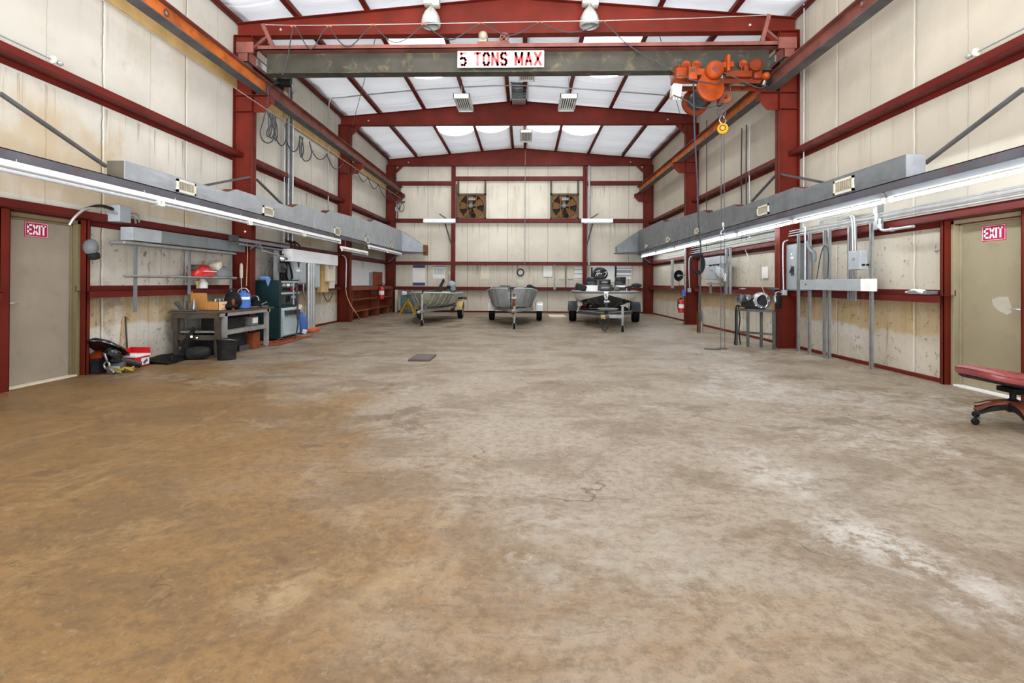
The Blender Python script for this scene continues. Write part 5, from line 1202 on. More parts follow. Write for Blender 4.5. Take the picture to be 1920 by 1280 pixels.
# ------------------------------------------------------------------ right wall, middle bay
xd = 4.86
a = aY(16.4, 1272.5, 516.5); t = thing('dish_work_lamp', 'round black dish lamp on an arm at the right middle column', 'lamp', a)
MB().lathe([(0, .06), (.1, .05), (.16, .015), (.17, 0), (.16, -.006), (.1, .035), (0, .045)], a, (-.35, 1, .1), 30).build('dish', 'black', t)
MB().bar(a+V((0, .02, .01)), aY(16.45, 1285, 516), .025, .025).cyl(a+V((-.01, -.03, 0)), a+V((0, .03, 0)), .04, n=14).build('lamp_arm', 'greydark', t)
a = aY(16.42, 1277, 586); t = thing('fire_extinguisher', 'red fire extinguisher hanging low on the right middle column', 'fire extinguisher', (a.x, 16.42, a.z), 'fire extinguishers')
def extinguisher(t, c, h, r):
    MB().lathe([(0, 0), (r, 0), (r*1.02, .02), (r*1.02, h*.62), (r*.8, h*.72), (r*.35, h*.78), (r*.35, h*.82), (0, h*.82)], c, (0, 0, 1), 24).build('cylinder', 'redext', t)
    MB().lathe([(r*1.035, h*.28), (r*1.035, h*.52)], c, (0, 0, 1), 24).build('label_band', 'paper', t)
    MB().cbox(c+V((0, 0, h*.86)), (r*.6, r*.6, h*.08)).bar(c+V((0, -r*.2, h*.92)), c+V((r*1.1, -r*.3, h*1.0)), .025, .015).bar(c+V((0, -r*.2, h*.88)), c+V((r*1.0, -r*.3, h*.86)), .025, .012).build('valve_handle', 'black', t)
    MB().tube([c+V((-r*.3, -r*.3, h*.86)), c+V((-r*1.1, -r*.4, h*.8)), c+V((-r*1.25, -r*.3, h*.5)), c+V((-r*1.15, -r*.3, h*.2))], .014, n=8).build('hose', 'black', t)
extinguisher(t, V((a.x, 16.42, a.z)), .5, .085)
solo(MB().cbox(aY(16.5, 1282, 549), (.1, .03, .2)), 'blue_tag', 'blue', 'small blue card above the right fire extinguisher', 'card')
solo(MB().box((xc_-.16, 16.66, 1.19), (xc_, 16.86, 1.215)), 'column_bracket', 'darksteel', 'small dark shelf bracket on the right middle column', 'bracket', smooth=False)
a = aY(16.6, 1282, 470); solo(MB().box((4.93, 16.62, 1.0), (4.975, 16.665, 2.35)), 'strut_post', 'strut', 'thin galvanised strut along the right middle column', 'post', smooth=False)
a = aY(16.6, 1294, 500); solo(MB().tube([aY(16.6, x, y) for x, y in ((1300, 480), (1295, 481), (1292, 488), (1292, 515), (1293, 541))], .016, n=8), 'bent_conduit', 'conduit', 'thin conduit bending down the right middle column', 'conduit')
solo(MB().cbox(aY(16.58, 1292.5, 544), (.1, .07, .12)), 'outlet_box', 'greybox', 'grey outlet box on the right middle column', 'outlet', bevel=.006)
y_ = aX(5.15, 1261, 515).y; solo(MB().box((5.12, y_-.1, 1.1), (5.17, y_+.1, 2.1)), 'strut_post', 'strut', 'broad galvanised strut between girts in the right back bay', 'post', smooth=False)
lo, hi = wallbox('R', 4.98, 1352, 479, 494, 1318, 5.1)
solo(MB().box(lo, hi), 'wireway_trough', 'greybox', 'short grey wireway trough in the right middle bay', 'wireway', smooth=False, bevel=.006)
lo, hi = wallbox('R', 4.98, 1345, 498, 524, 1323, 5.12)
t = thing('transformer_box', 'grey transformer box with a round cover in the right middle bay', 'electrical box', ((lo[0]+hi[0])/2, (lo[1]+hi[1])/2, lo[2]))
MB().box(lo, hi).build('enclosure', 'greybox', t, bevel=.01, smooth=False)
a = aY(lo[1], 1346, 510); MB().lathe([(0, -.16), (.1, -.15), (.16, -.1), (.17, 0), (0, 0)], (5.08, lo[1]+.0, (lo[2]+hi[2])/2), (0, 1, 0), 26).build('round_cover', 'greybox', t)
MB().bar((4.97, (lo[1]+hi[1])/2-.1, hi[2]-.12), (4.97, (lo[1]+hi[1])/2+.1, hi[2]-.05), .02, .02).build('switch_handle', 'strut', t, smooth=False)
cn_ = MB()
for f in (.2, .5, .8): cn_.cyl((5.05, lo[1]+(hi[1]-lo[1])*f, hi[2]), (5.05, lo[1]+(hi[1]-lo[1])*f, hi[2]+.12), .04, n=12)
cn_.build('conduit_stubs', 'paneldark', t)
ry = [aX(5.05, px, 530).y for px in (1326, 1355, 1362)]
t = thing('wall_rack', 'grey strut rack carrying the transformer box in the right middle bay', 'rack', (5.05, ry[1], 1.0))
MB().box((5.02, ry[0]-.03, 1.24), (5.07, ry[1]+.03, 1.28)).build('cross_rail', 'strut', t, smooth=False)
for k, y in enumerate(ry):
    MB().box((5.12, y-.03, 1.0), (5.17, y+.03, 1.3 if k == 0 else 2.2)).build('upright', 'strut', t, smooth=False)
a = aX(5.1, 1359.5, 520); solo(MB().cbox((5.09, a.y, a.z), (.03, .1, .2)), 'wall_outlet', 'paper', 'white double outlet on the rack upright in the right middle bay', 'outlet', bevel=.006)
a = aX(XR-.01, 1435.5, 511); solo(MB().cbox((XR-.02, a.y, a.z), (.03, .26, .26)), 'cover_plate', 'paper', 'blank white cover plate on the right wall beside the engine stand', 'plate', bevel=.008)
solo(MB().tube([aX(5.2, 1397, 468), aX(5.16, 1412, 500), aX(5.16, 1426, 531), aX(5.16, 1433, 548)], .008, n=6), 'hanging_hose', 'conduit', 'thin grey hose slanting down the wall behind the engine stand', 'hose')
a = aX(5.27, 1393, 545); solo(MB().lathe([(0, 0), (.09, 0), (.09, .012), (.03, .03), (0, .03)], (5.27, a.y, 1.133), (0, 0, 1), 20), 'tin_lid', 'strut', 'grey tin lid lying on the girt behind the engine stand', 'lid')
# ================================================================== LEFT WALL
# welding helmet like shade beside the door
a = aX(-5.78, 174, 470)
t = thing('welding_mask', 'grey welding mask hanging beside the left exit door', 'mask', a)
MB().sph(a+V((-.03, .0, .05)), (.09, .085, .11), 18, 12).build('mask_shell', 'greydark', t)
MB().cbox(a+V((.0, .02, -.07)), (.1, .13, .1), (.2, 0, 0)).build('mask_visor', 'blackplastic', t, bevel=.03)
# light grey wireways under the girt and the grey junction box
lo, hi = wallbox('L', -5.56, 225, 384, 415, 246, -5.75)
t = thing('junction_box', 'grey square junction box above the wireway at the left wall', 'junction box', ((lo[0]+hi[0])/2, (lo[1]+hi[1])/2, lo[2]))
MB().box(lo, hi).build('enclosure', 'greybox', t, bevel=.006, smooth=False)
MB().tube([(-5.66, lo[1], hi[2]-.06), (-5.68, lo[1]-.2, hi[2]-.04), (-5.7, lo[1]-.42, hi[2]-.12)], .022).build('rear_conduit', 'blackplastic', t)
MB().tube([(-5.6, lo[1], lo[2]+.1), (-5.6, lo[1]-.3, lo[2]+.13), (-5.62, lo[1]-.5, lo[2]+.1), (-5.66, lo[1]-.62, lo[2]-.02), (-5.7, lo[1]-.65, lo[2]-.12)], .016).build('front_conduit', 'wire', t)
MB().tube([(-5.6, hi[1], lo[2]+.14), (-5.6, hi[1]+.18, lo[2]+.14), (-5.62, hi[1]+.24, lo[2]+.04)], .014).tube([(-5.63, hi[1], lo[2]+.1), (-5.63, hi[1]+.14, lo[2]+.1), (-5.64, hi[1]+.2, lo[2]+.02)], .014).build('far_conduit', 'strut', t)
for k, (pa, pb, nm, dz) in enumerate(((249, 304, 'nearest', 0), (304.5, 391, 'middle', 0), (391.5, 460, 'farthest', 0))):
    n = aX(-5.52, pa, 430); f_ = aX(-5.52, pb, 440)
    z0, z1 = 1.83, 2.02
    solo(MB().box((-5.70, n.y, z0), (-5.52, f_.y-.005, z1)), 'wireway_box', 'greybox' if k == 0 else 'greydark', 'grey wireway box above the parts shelf on the left wall, %s of three' % nm, 'wireway', 'wireway boxes on the left wall', bevel=.006, smooth=False)
a, b = aX(-5.5, 228, 437), aX(-5.5, 440, 470)
rk = thing('pipe_rack', 'pipe rack on the left wall with a long shelf tube below the wireway', 'rack', (-5.6, (a.y+b.y)/2, 0.9))
MB().box((-5.68, a.y, 1.765), (-5.46, b.y, 1.80)).build('ledge_tube', 'strut', rk, smooth=False, bevel=.008)
for px, yb_ in ((254, 584), (355, 552), (433, 552)):
    q = aX(-5.6, px, 500); zb = aX(-5.6, px, yb_).z
    MB().box((-5.615, q.y-.02, zb), (-5.585, q.y+.02, 1.77)).build('upright', 'greydark', rk, smooth=False)
a, b = aX(-5.58, 232, 519), aX(-5.58, 443, 523)
MB().cyl((-5.58, a.y, 1.325), (-5.58, b.y, 1.325), .02, n=10).box((-5.86, aX(-5.6, 355, 500).y, 1.30), (-5.58, b.y, 1.315)).build('shelf_tube', 'strut', rk)
SHZ = 1.347
def cowl(pxa, pxb, m, label, lean):
    a, b = aX(-5.66, pxa, 515), aX(-5.66, pxb, 515); y0, y1 = a.y, b.y; L_ = y1-y0
    t = thing('engine_cover', label, 'engine cover', (-5.68, (y0+y1)/2, SHZ), 'engine covers on the pipe rack')
    rings = []
    for f, hh, ww in ((0, .05, .06), (.08, .14, .11), (.3, .2, .14), (.6, .21, .15), (.85, .16, .13), (1, .06, .08)):
        c = V((-5.7, y0+L_*f, SHZ)); rings.append([c+V((ww*math.cos(PI*i/8), 0, hh*max(.0, math.sin(PI*i/8)))) for i in range(9)])
    MB().loft(rings).build('cover_shell', m, t)
    return t, y0, y1
t, y0, y1 = cowl(363, 401, 'redext', 'red outboard motor cover on the pipe rack above the workbench', 0)
MB().box((-5.56, y0+.12, SHZ+.08), (-5.548, y1-.1, SHZ+.092)).build('trim_stripe', 'paper', t, smooth=False); MB().cbox((-5.7, y0+.05, SHZ+.15), (.16, .14, .07), (.3, 0, 0)).build('air_scoop', 'bench', t, bevel=.02)
t, y0, y1 = cowl(404, 432, 'greydark', 'grey outboard motor cover right of the red one on the pipe rack', 0)
MB().cbox((-5.7, y0+.08, SHZ+.2), (.16, .16, .12), (.5, 0, 0)).build('loose_lid', 'paperpale', t, bevel=.02)
a = aX(-5.75, 381, 533); t = thing('plastic_jug', 'pale plastic jug and brass funnel on the girt below the pipe rack', 'jug', (-5.76, a.y, 1.133))
MB().lathe([(0, 0), (.08, 0), (.085, .1), (.05, .15), (.03, .17), (0, .17)], (-5.76, a.y, 1.133), (0, 0, 1), 18).build('jug_body', 'paper', t); MB().lathe([(0, 0), (.015, 0), (.015, .05), (.05, .13)], (-5.76, a.y-.16, 1.133), (0, 0, 1), 14).build('funnel', 'tan', t)
# near left column: light, cord, long bar
a = aY(10.55, 453, 508); t = thing('trouble_lamp', 'pale trouble lamp with its cord hanging on the left near column', 'lamp', (a.x, 10.54, a.z))
MB().lathe([(0, -.14), (.03, -.14), (.035, .0), (.03, .12), (.012, .16), (0, .16)], (a.x, 10.54, a.z), (0, 0, 1), 14).build('lamp_guard', 'paperpale', t)
MB().tube([(a.x, 10.54, a.z-.14), (a.x+.005, 10.54, a.z-.3), (a.x+.02, 10.54, .9)], .008, n=6).build('cord', 'wire', t)
solo(MB().tube([aY(10.5, x, y) for x, y in ((458, 451), (463, 456), (464, 480), (463, 510), (462, 536))], .008, n=6), 'drop_cord', 'tan', 'thin tan cord hanging down the left near column', 'cord')
a, b = aX(-5.42, 434, 439), aX(-5.42, 541, 458)
t = thing('double_strut', 'long grey double strut passing across the left near column', 'strut', (-5.42, (a.y+b.y)/2, 1.9), None)
MB().box((-5.45, a.y, 2.02), (-5.39, b.y, 2.08)).box((-5.44, a.y+.3, 1.95), (-5.40, b.y-.3, 1.985)).build('strut_rail', 'greydark', t, smooth=False)
MB().box((-5.46, a.y-.02, 2.0), (-5.37, a.y+.16, 2.12)).build('end_box', 'paneldark', t, smooth=False); MB().sph(aX(-5.38, 459.5, 434), .02).build('pilot_lamp', 'whitepaint', t)
t = thing('pivot_arm', 'jointed dark steel swing arm fixed to the left near column', 'arm', aX(-5.3, 480, 458))
MB().bar(aX(-5.4, 470, 466), aX(-5.2, 487, 456), .04, .03).bar(aX(-5.2, 486, 456), aX(-5.15, 493, 470), .03, .03).build('arm_link', 'darksteel', t, smooth=False)
MB().cyl(aX(-5.15, 492, 470), aX(-5.2, 537, 483), .016, n=8).build('arm_tube', 'strut', t)
# electrical wall of the left middle bay
lo, hi = wallbox('L', -5.36, 548, 448, 471, 634, -5.6)
hi = (hi[0], hi[1], 2.02); lo = (lo[0], lo[1], 1.73)
t = thing('wireway_trough', 'long white painted wireway trough above the panels on the left wall', 'wireway', ((lo[0]+hi[0])/2, (lo[1]+hi[1])/2, lo[2]))
MB().box(lo, hi).build('trough_body', 'wallpaint', t, smooth=False, bevel=.006)
st = MB()
for f in (.05, .12, .2): st.tube([(-5.45, lo[1]+f*3, hi[2]), (-5.45, lo[1]+f*3, hi[2]+.12), (-5.5, lo[1]+f*3-.2, hi[2]+.2)], .022, n=8)
st.build('conduit_nipples', 'fandark', t)
def panel(px0, py0, py1, px1, xf, m, name, label, lid=None):
    lo, hi = wallbox('L', xf, px0, py0, py1, px1, -5.66)
    t = thing(name, label, 'electrical box', ((lo[0]+hi[0])/2, (lo[1]+hi[1])/2, lo[2]))
    MB().box(lo, hi).build('enclosure', m, t, smooth=False, bevel=.006)
    MB().box((hi[0], lo[1]+.015, lo[2]+.015), (hi[0]+.012, hi[1]-.015, hi[2]-.015)).build('panel_door', lid or m, t, smooth=False, bevel=.004)
    return t, lo, hi
# dark back board with hanging leads
lo, hi = wallbox('L', -5.6, 521, 468, 530, 552, -5.66)
bd = solo(MB().box(lo, hi), 'backing_board', 'fandark', 'dark backing board behind the hanging leads on the left wall', 'board', smooth=False)
y_ = aX(-5.5, 518, 480).y; solo(MB().box((-5.54, y_-.05, .9), (-5.47, y_+.08, 1.95)), 'strut_post', 'strut', 'broad galvanised strut left of the hanging leads on the left wall', 'post', smooth=False)
t = thing('hanging_leads', 'bunch of black welding leads hung beside the left wall panels', 'cable', aX(-5.5, 536, 500))
for l in ([(528, 478), (532, 500), (538, 520), (544, 535)], [(534, 482), (531, 496), (534, 512), (530, 524)], [(540, 480), (544, 500), (547, 518), (545, 528)], [(537, 483), (541, 493), (546, 506), (549, 522)], [(531, 476), (527, 492), (529, 508), (526, 520)]):
    MB().tube([aX(-5.48, *q) for q in l], .018, n=6).build('lead', 'black', t)
a = aX(-5.5, 525, 502); solo(MB().cbox(a, (.12, .3, .22)).cyl(a+V((.04, 0, 0)), a+V((.14, -.02, .02)), .05, n=14), 'welding_outlet', 'paneldark', 'dark welding outlet with a pale plug left of the hanging leads', 'outlet', bevel=.015)
a = aX(-5.42, 529, 486); solo(MB().cyl(a, a+V((.05, -.1, .03)), .05, n=14), 'wall_plug', 'paper', 'pale round plug above the dark welding outlet', 'plug')
t, lo, hi = panel(553.5, 479, 525, 564, -5.42, 'greybox', 'breaker_panel', 'grey breaker panel with white labels on the left wall')
a = aX(-5.4, 560, 507); MB().cbox((hi[0]+.014, a.y, a.z), (.004, .2, .05)).build('label', 'paper', t, smooth=False); MB().cbox((hi[0]+.014, a.y, a.z+.14), (.02, .05, .12)).build('breaker_lever', 'black', t, smooth=False)
panel(565, 481, 531, 574, -5.38, 'greybox', 'switch_box', 'tall pale grey switch box right of the breaker panel')
panel(589.5, 486, 539, 599.5, -5.42, 'tealpale', 'switch_box', 'tall pale box between the conduits and the wooden board on the left wall')
lo, hi = wallbox('L', -5.6, 603, 483, 548, 616, -5.75); t = thing('meter_board', 'brown board with a narrow box on the left wall before the middle column', 'board', (-5.6, (lo[1]+hi[1])/2, lo[2]))
MB().box(lo, hi).build('timber_board', 'tan', t, smooth=False); MB().box((hi[0], lo[1]+.25, lo[2]+.3), (hi[0]+.1, lo[1]+.8, hi[2]-.2)).build('narrow_box', 'paperpale', t, smooth=False, bevel=.01)
a = aX(-5.7, 619.5, 529); solo(MB().cbox((-5.68, a.y, a.z), (.08, .4, .36)).cbox((-5.63, a.y-.05, a.z+.07), (.02, .1, .07)).cbox((-5.63, a.y-.05, a.z-.07), (.02, .1, .07)), 'wall_outlet', 'paper', 'white double outlet box beside the left middle column', 'outlet', bevel=.008)
for px, r, nm in ((578.5, .055, 'left'), (583, .05, 'middle'), (587.5, .05, 'right')):
    a = aX(-5.4, px, 560); solo(MB().cyl((-5.4, a.y, .0), (-5.4, a.y, 1.73), r, n=14), 'vertical_conduit', 'conduit', 'thick pale conduit from the floor to the white trough, %s of three' % nm, 'conduit', 'thick conduits under the white trough')
solo(MB().cbox((-5.36, aX(-5.4, 583, 560).y, .05), (.22, .5, .1)), 'concrete_pad', 'rustorange', 'small rust coloured pad at the foot of the thick conduits', 'pad', bevel=.03)
a = aX(-5.55, 611, 555); solo(MB().tube([aX(-5.55, x, y) for x, y in ((606, 548), (610, 560), (615, 565), (620, 560), (624, 548))], .014, n=6), 'hanging_cable', 'cable', 'short black cable drooping below the brown board', 'cable')
a = aX(-5.5, 570, 545); solo(MB().tube([aX(-5.4, x, y) for x, y in ((569, 531), (569, 545), (571, 556), (575, 560))], .02, n=8), 'flexible_conduit', 'strut', 'flexible grey conduit below the tall switch box', 'conduit')
# column beside the red shelf: conduit and orange extension lead
solo(MB().tube([aY(16.55, x, y) for x, y in ((636, 477), (645, 480), (649, 488), (649, 510), (648.5, 539))], .02, n=8), 'bent_conduit', 'conduit', 'thin conduit bending down the left middle column', 'conduit')
solo(MB().tube([aY(16.5, 648, 540)+V((0, 0, 0)), aY(16.45, 651, 556), aY(16.4, 658, 572), aY(16.35, 668, 587), aZ(.012, 676, 598.5), aZ(.012, 684, 600)], .012, n=6), 'extension_lead', 'tan', 'tan extension lead falling from the left middle column to the floor', 'cord')
# red brown shelf unit
SX = -5.56; a, b = aX(SX, 664, 598), aX(SX, 746, 585)
y0, y1 = 17.05, 22.35
t = thing('timber_shelf_unit', 'low red brown timber shelf unit against the left wall in the back bay', 'shelf', (-5.72, (y0+y1)/2, 0))
x0 = -5.9
zt = aX(SX, 664, 537).z
MB().box((x0, y0, zt-.03), (SX, y1, zt)).build('top_board', 'wood', t, smooth=False)
MB().box((x0, y0, 0), (SX, y0+.04, zt-.03)).build('side_panel', 'wood', t, smooth=False); MB().box((x0, y1-.04, 0), (SX, y1, zt-.03)).build('side_panel', 'wood', t, smooth=False)
MB().box((x0, y0+.04, 0), (x0+.012, y1-.04, zt-.03)).build('back_panel', 'woodred', t, smooth=False)
for py in (561, 583):
    z = aX(SX, 666, py).z; MB().box((x0+.012, y0+.04, z-.035), (SX, y1-.04, z)).build('shelf_board', 'wood', t, smooth=False)
zlow = aX(SX, 666, 583).z; zmid = aX(SX, 666, 561).z
for px in (690, 711, 730): 
    y = aX(SX, px, 590).y; MB().box((x0+.012, y-.02, 0), (SX, y+.02, zlow-.035)).build('divider', 'wood', t, smooth=False)
y = aX(SX, 711, 560).y; MB().box((x0+.012, y-.03, zlow), (SX, y+.03, zt-.03)).build('divider', 'wood', t, smooth=False)
MB().box((SX-.02, y0+.04, zt-.13), (SX, y1-.04, zt-.03)).build('front_rail', 'wood', t, smooth=False)
a = aX(SX+.12, 715.5, 565); t2 = thing('fire_extinguisher', 'red fire extinguisher hung on the front of the timber shelf unit', 'fire extinguisher', a, 'fire extinguishers')
extinguisher(t2, V((SX+.11, a.y, .62)), .62, .1)
lo, hi = wallbox('L', -5.86, 701, 509, 537, 717, -5.92)
solo(MB().box(lo, hi), 'plywood_panel', 'woodred', 'red brown plywood panel standing above the timber shelf unit', 'panel', smooth=False)
lo, hi = wallbox('L', -5.9, 692.5, 510, 536, 699, -5.925)
t = thing('wall_chart', 'narrow grey chart left of the plywood panel', 'poster', (-5.91, lo[1], lo[2])); MB().box(lo, hi).build('sheet', 'papergrey', t, smooth=False)
lo, hi = wallbox('L', -5.9, 678, 489, 503, 682, -5.925); solo(MB().box(lo, hi), 'paper_tag', 'paperpale', 'small cream tag hanging below the girt above the timber shelf unit', 'tag', smooth=False)
solo(MB().box((XL+.004, 17.0, 1.14), (XL+.02, 22.3, 2.03)), 'lining_board', 'wallpaint', 'white painted lining board above the timber shelf unit', 'board', smooth=False)
# stubs of dark posts above the left girts
for px, nm in ((628+7, 'right'),): pass
# ================================================================== BOATS AND TRAILERS
def lerp(tab, s):
    for a, b in zip(tab[:-1], tab[1:]):
        if s <= b[0]:
            t = (s-a[0])/(b[0]-a[0]); return [x+(y-x)*t for x, y in zip(a, b)]
    return list(tab[-1])
def hull(tab, n, pts):
    """tab rows: (s, half width at gunwale, half width at chine, z keel, z chine, z gunwale); pts -> section points"""
    L_ = tab[-1][0]; rings = []
    for i in range(n+1):
        r = lerp(tab, L_*i/n); rings.append([V((x, r[0], z)) for x, z in pts(r)])
    return rings
def wheel(mb_t, mb_r, c, r, w):
    mb_t.lathe([(r*.55, -w/2), (r*.9, -w/2), (r, -w*.35), (r, w*.35), (r*.9, w/2), (r*.55, w/2)], c, (1, 0, 0), 26)
    mb_r.lathe([(0, -w*.3), (r*.3, -w*.32), (r*.5, -w*.42), (r*.58, -w*.5), (r*.58, w*.5), (r*.5, w*.42), (r*.3, w*.2), (0, w*.18)], c, (1, 0, 0), 22)
def trailer(label, loc, rz, L_, ax, half, wr, ww, frame_m, jack, tongue_z=.42, fender_m='gelwhite', bow=0.):
    t = thing('boat_trailer', label, 'trailer', (0, 0, 0))
    f = MB()
    f.bar((0, .1, tongue_z), (0, 1.4, tongue_z), .08, .08)
    for s in (-1, 1):
        f.bar((s*.03, 1.0, tongue_z), (s*(half-.26), 2.3, tongue_z), .07, .09); f.bar((s*(half-.26), 2.28, tongue_z), (s*(half-.26), L_, tongue_z), .07, .09)
    for y in (2.3, ax-.2, L_-.1): f.bar((-half+.26, y, tongue_z), (half-.26, y, tongue_z), .07, .07)
    fo = f.build('trailer_frame', frame_m, t, smooth=False, bevel=.006)
    MB().cyl((-half+.1, ax, wr), (half-.1, ax, wr), .03, n=10).build('axle', 'trailerdark', t)
    for s in (-1, 1):
        a, b = MB(), MB(); wheel(a, b, V((s*half, ax, wr)), wr, ww)
        wo = a.build('wheel', 'tyre', t); b.build('wheel_rim', 'trailer', wo)
        rr = []
        for k in range(11):
            an = PI*(.05+.9*k/10); y = ax-math.cos(an)*(wr+.09); z = wr+.02+math.sin(an)*(wr+.07)
            rr.append([V((s*half-ww*.62, y, z)), V((s*half+ww*.62, y, z)), V((s*half+ww*.62, y+.0, z-.012)), V((s*half-ww*.62, y, z-.012))])
        MB().loft(rr).build('fender', fender_m, t)
        MB().bar((s*(half-.28), ax, tongue_z), (s*(half-.05), ax, tongue_z+.2), .04, .02).build('fender_bracket', frame_m, t, smooth=False)
        MB().box((s*(half-.5)-.05, ax-1.2, tongue_z+.045), (s*(half-.5)+.05, L_-.05, tongue_z+.1)).build('bunk_board', 'blackplastic', t, smooth=False)
    if frame_m == 'trailerdark':
        for s in (-1, 1): MB().bar((s*.03, 1.0, tongue_z+.05), (s*(half-.26), 2.3, tongue_z+.05), .075, .014).build('frame_edge', 'trailer', fo, smooth=False)
    # winch post and jockey wheel
    wp = MB().bar((0, 1.0, tongue_z), (0, .82, tongue_z+.42), .07, .07).bar((0, 1.35, tongue_z), (0, .9, tongue_z+.3), .04, .04)
    wp.build('winch_post', jack[1], t, smooth=False); MB().cyl((-.06, .84, tongue_z+.36), (.06, .84, tongue_z+.36), .05, n=14).cyl((.06, .84, tongue_z+.36), (.1, .84, tongue_z+.36), .015).build('winch', 'steel', t)
    jx = jack[0]; jh = jack[2]
    j = MB().cyl((jx, .3, .12), (jx, .3, jh), .028, n=12).cyl((jx, .3, jh*.45), (jx, .3, jh), .036, n=12).bar((jx, .3, jh), (jx+.1, .26, jh+.02), .02, .02).box((min(jx, 0)-.03, .27, tongue_z-.04), (max(jx, 0)+.03, .33, tongue_z+.05))
    jo = j.build('jack_post', 'trailer', t); 
    a = MB().lathe([(0, -.03), (.075, -.03), (.09, -.015), (.09, .015), (.075, .03), (0, .03)], (jx, .3, .09), (1, 0, 0), 20); a.build('jockey_wheel', 'tyre', jo)
    MB().bar((jx-.04, .3, .16), (jx-.04, .3, .08), .03, .008).bar((jx+.04, .3, .16), (jx+.04, .3, .08), .03, .008).box((jx-.045, .28, .15), (jx+.045, .32, .165)).build('wheel_fork', 'trailer', jo, smooth=False)
    MB().bar((0, -.12, tongue_z), (0, .12, tongue_z), .06, .07).sph((0, -.12, tongue_z), (.05, .06, .045)).build('coupler', jack[1], t)
    t.location = loc; t.rotation_euler = (0, 0, rz); t['_o'] = tuple(loc)
    return t
def alu_boat(label, loc, rz, tab, side_m, aft_m, rib_m, nrib):
    t = thing('aluminium_boat', label, 'boat', (0, 0, 0))
    pts = lambda r: [(-r[1], r[5]), (-(r[1]*.55+r[2]*.45), (r[5]+r[4])/2), (-r[2], r[4]), (-r[2]*.5, r[3]*.6+r[4]*.4), (0, r[3]), (r[2]*.5, r[3]*.6+r[4]*.4), (r[2], r[4]), (r[1]*.55+r[2]*.45, (r[5]+r[4])/2), (r[1], r[5])]
    rings = hull(tab, 24, pts); cut = 10
    MB().loft(rings[:cut+1], closed=False).build('bow_shell', side_m, t, solid=.012)
    MB().loft(rings[cut:], closed=False).build('aft_shell', aft_m, t, solid=.012)
    e = rings[-1]; MB().add(e, [tuple(range(len(e)))]).build('transom', aft_m, t, solid=.03, smooth=False)
    g = MB()
    for k in (0, -1): g.tube([r[k] for r in rings], .022, n=8, sub=1)
    g.build('gunwale_rail', 'alupale', t)
    for i in range(nrib):
        r = rings[2+i*2]; r2 = rings[2+i*2]
        for s in (0, 1):
            p = r[:5] if s == 0 else r[:3:-1]
            pl = [q+V(((-.012 if s == 0 else .012), -.006, -.004)) for q in p]
            MB().tube(pl, .014, n=6, sub=2).build('hull_rib', rib_m, t)
    MB().tube([rings[0][4]+V((0, -.01, 0)), rings[0][4]*.5+rings[0][0]*.5+V((rings[0][8].x*.5, -.015, 0)), (rings[0][0]+rings[0][8])*.5+V((0, -.01, .02))], .02, n=8).build('stem_bar', 'paneldark', t)
    d = lerp(tab, 1.0); dz = d[5]-.05
    fl = []
    for s_ in (.12, .5, 1.0, 1.4):
        r = lerp(tab, s_); fl.append([V((-r[1]*.97, s_, r[5]-.04)), V((r[1]*.97, s_, r[5]-.04)), V((r[1]*.97, s_, r[5]-.055)), V((-r[1]*.97, s_, r[5]-.055))])
    MB().loft(fl).build('foredeck', 'alupale', t, smooth=False)
    for s_ in (2.1, 3.2):
        r = lerp(tab, s_); MB().box((-r[1]*.93, s_-.17, r[4]+.2), (r[1]*.93, s_+.17, r[4]+.23)).build('thwart', 'alupale', t, smooth=False)
    return t, rings
def fin(t, loc, rz): t.location = loc; t.rotation_euler = (0, 0, rz); t['_o'] = tuple(loc)
# ---- left boat
B1 = (-2.99, 15.05, 0)
tr = trailer('galvanised boat trailer carrying the olive ribbed boat on the left', B1, .0, 5.0, 3.75, .72, .26, .17, 'trailer', (.02, 'trailer', .92), .42, 'tan')
t1, rg = alu_boat('olive ribbed aluminium boat on the left trailer, an outboard at its stern', None, 0, [
    (0, .03, .02, .62, .66, .97), (.35, .30, .16, .55, .64, .96), (.9, .54, .36, .5, .6, .94), (1.8, .68, .52, .48, .56, .91), (4.2, .70, .58, .48, .56, .90)], 'aluolive', 'alupale', 'alu', 5)
MB().box((.2, 1.5, .93), (.52, 2.2, .965)).build('bow_locker', 'gelwhite', t1, smooth=False, bevel=.01)
m = MB().bar((.02, .3, .985), (.32, 1.5, .99), .05, .045).cyl((.0, .15, .99), (.05, .4, .99), .05, n=12); m.build('trolling_motor', 'blackplastic', t1)
MB().bar((.06, 2.3, .92), (.27, 2.4, 1.36), .05, .4, up=(0, 1, 0)).build('folded_seat', 'blackplastic', t1, smooth=False, bevel=.015)
o1 = thing('outboard_motor', 'grey outboard motor on the stern of the olive ribbed boat', 'outboard motor', (0, 0, 0), 'outboard motors on the boats')
MB().sph((.28, 4.2, 1.16), (.16, .22, .17), 18, 12).cbox((.28, 4.2, 1.05), (.26, .34, .14)).build('motor_cover', 'greybox', o1)
MB().cbox((.28, 4.3, .78), (.12, .16, .5)).cbox((.28, 4.12, .95), (.2, .14, .16)).build('motor_leg', 'greydark', o1, bevel=.02)
MB().cbox((.2, 4.0, 1.1), (.14, .1, .08)).tube([(.28, 4.0, 1.0), (.2, 3.8, 1.05), (.1, 3.6, 1.04)], .02).build('tiller_arm', 'black', o1)
fin(t1, (-2.99, 15.5, 0), 0); fin(o1, (-2.99, 15.5, 0), 0)
t1['_o'] = (0, 0, 0)
g1 = thing('guide_board', 'dark guide board on a post at the right rear of the left trailer', 'guide board', aY(18.9, 861, 560))
MB().bar(aY(18.9, 850, 560), aY(18.9, 869, 558), .1, .07).build('guide_pad', 'blackplastic', g1, smooth=False); MB().cyl(aY(18.9, 870, 558), aY(18.9, 875, 559), .05, n=12).build('guide_roller', 'paneldark', g1)
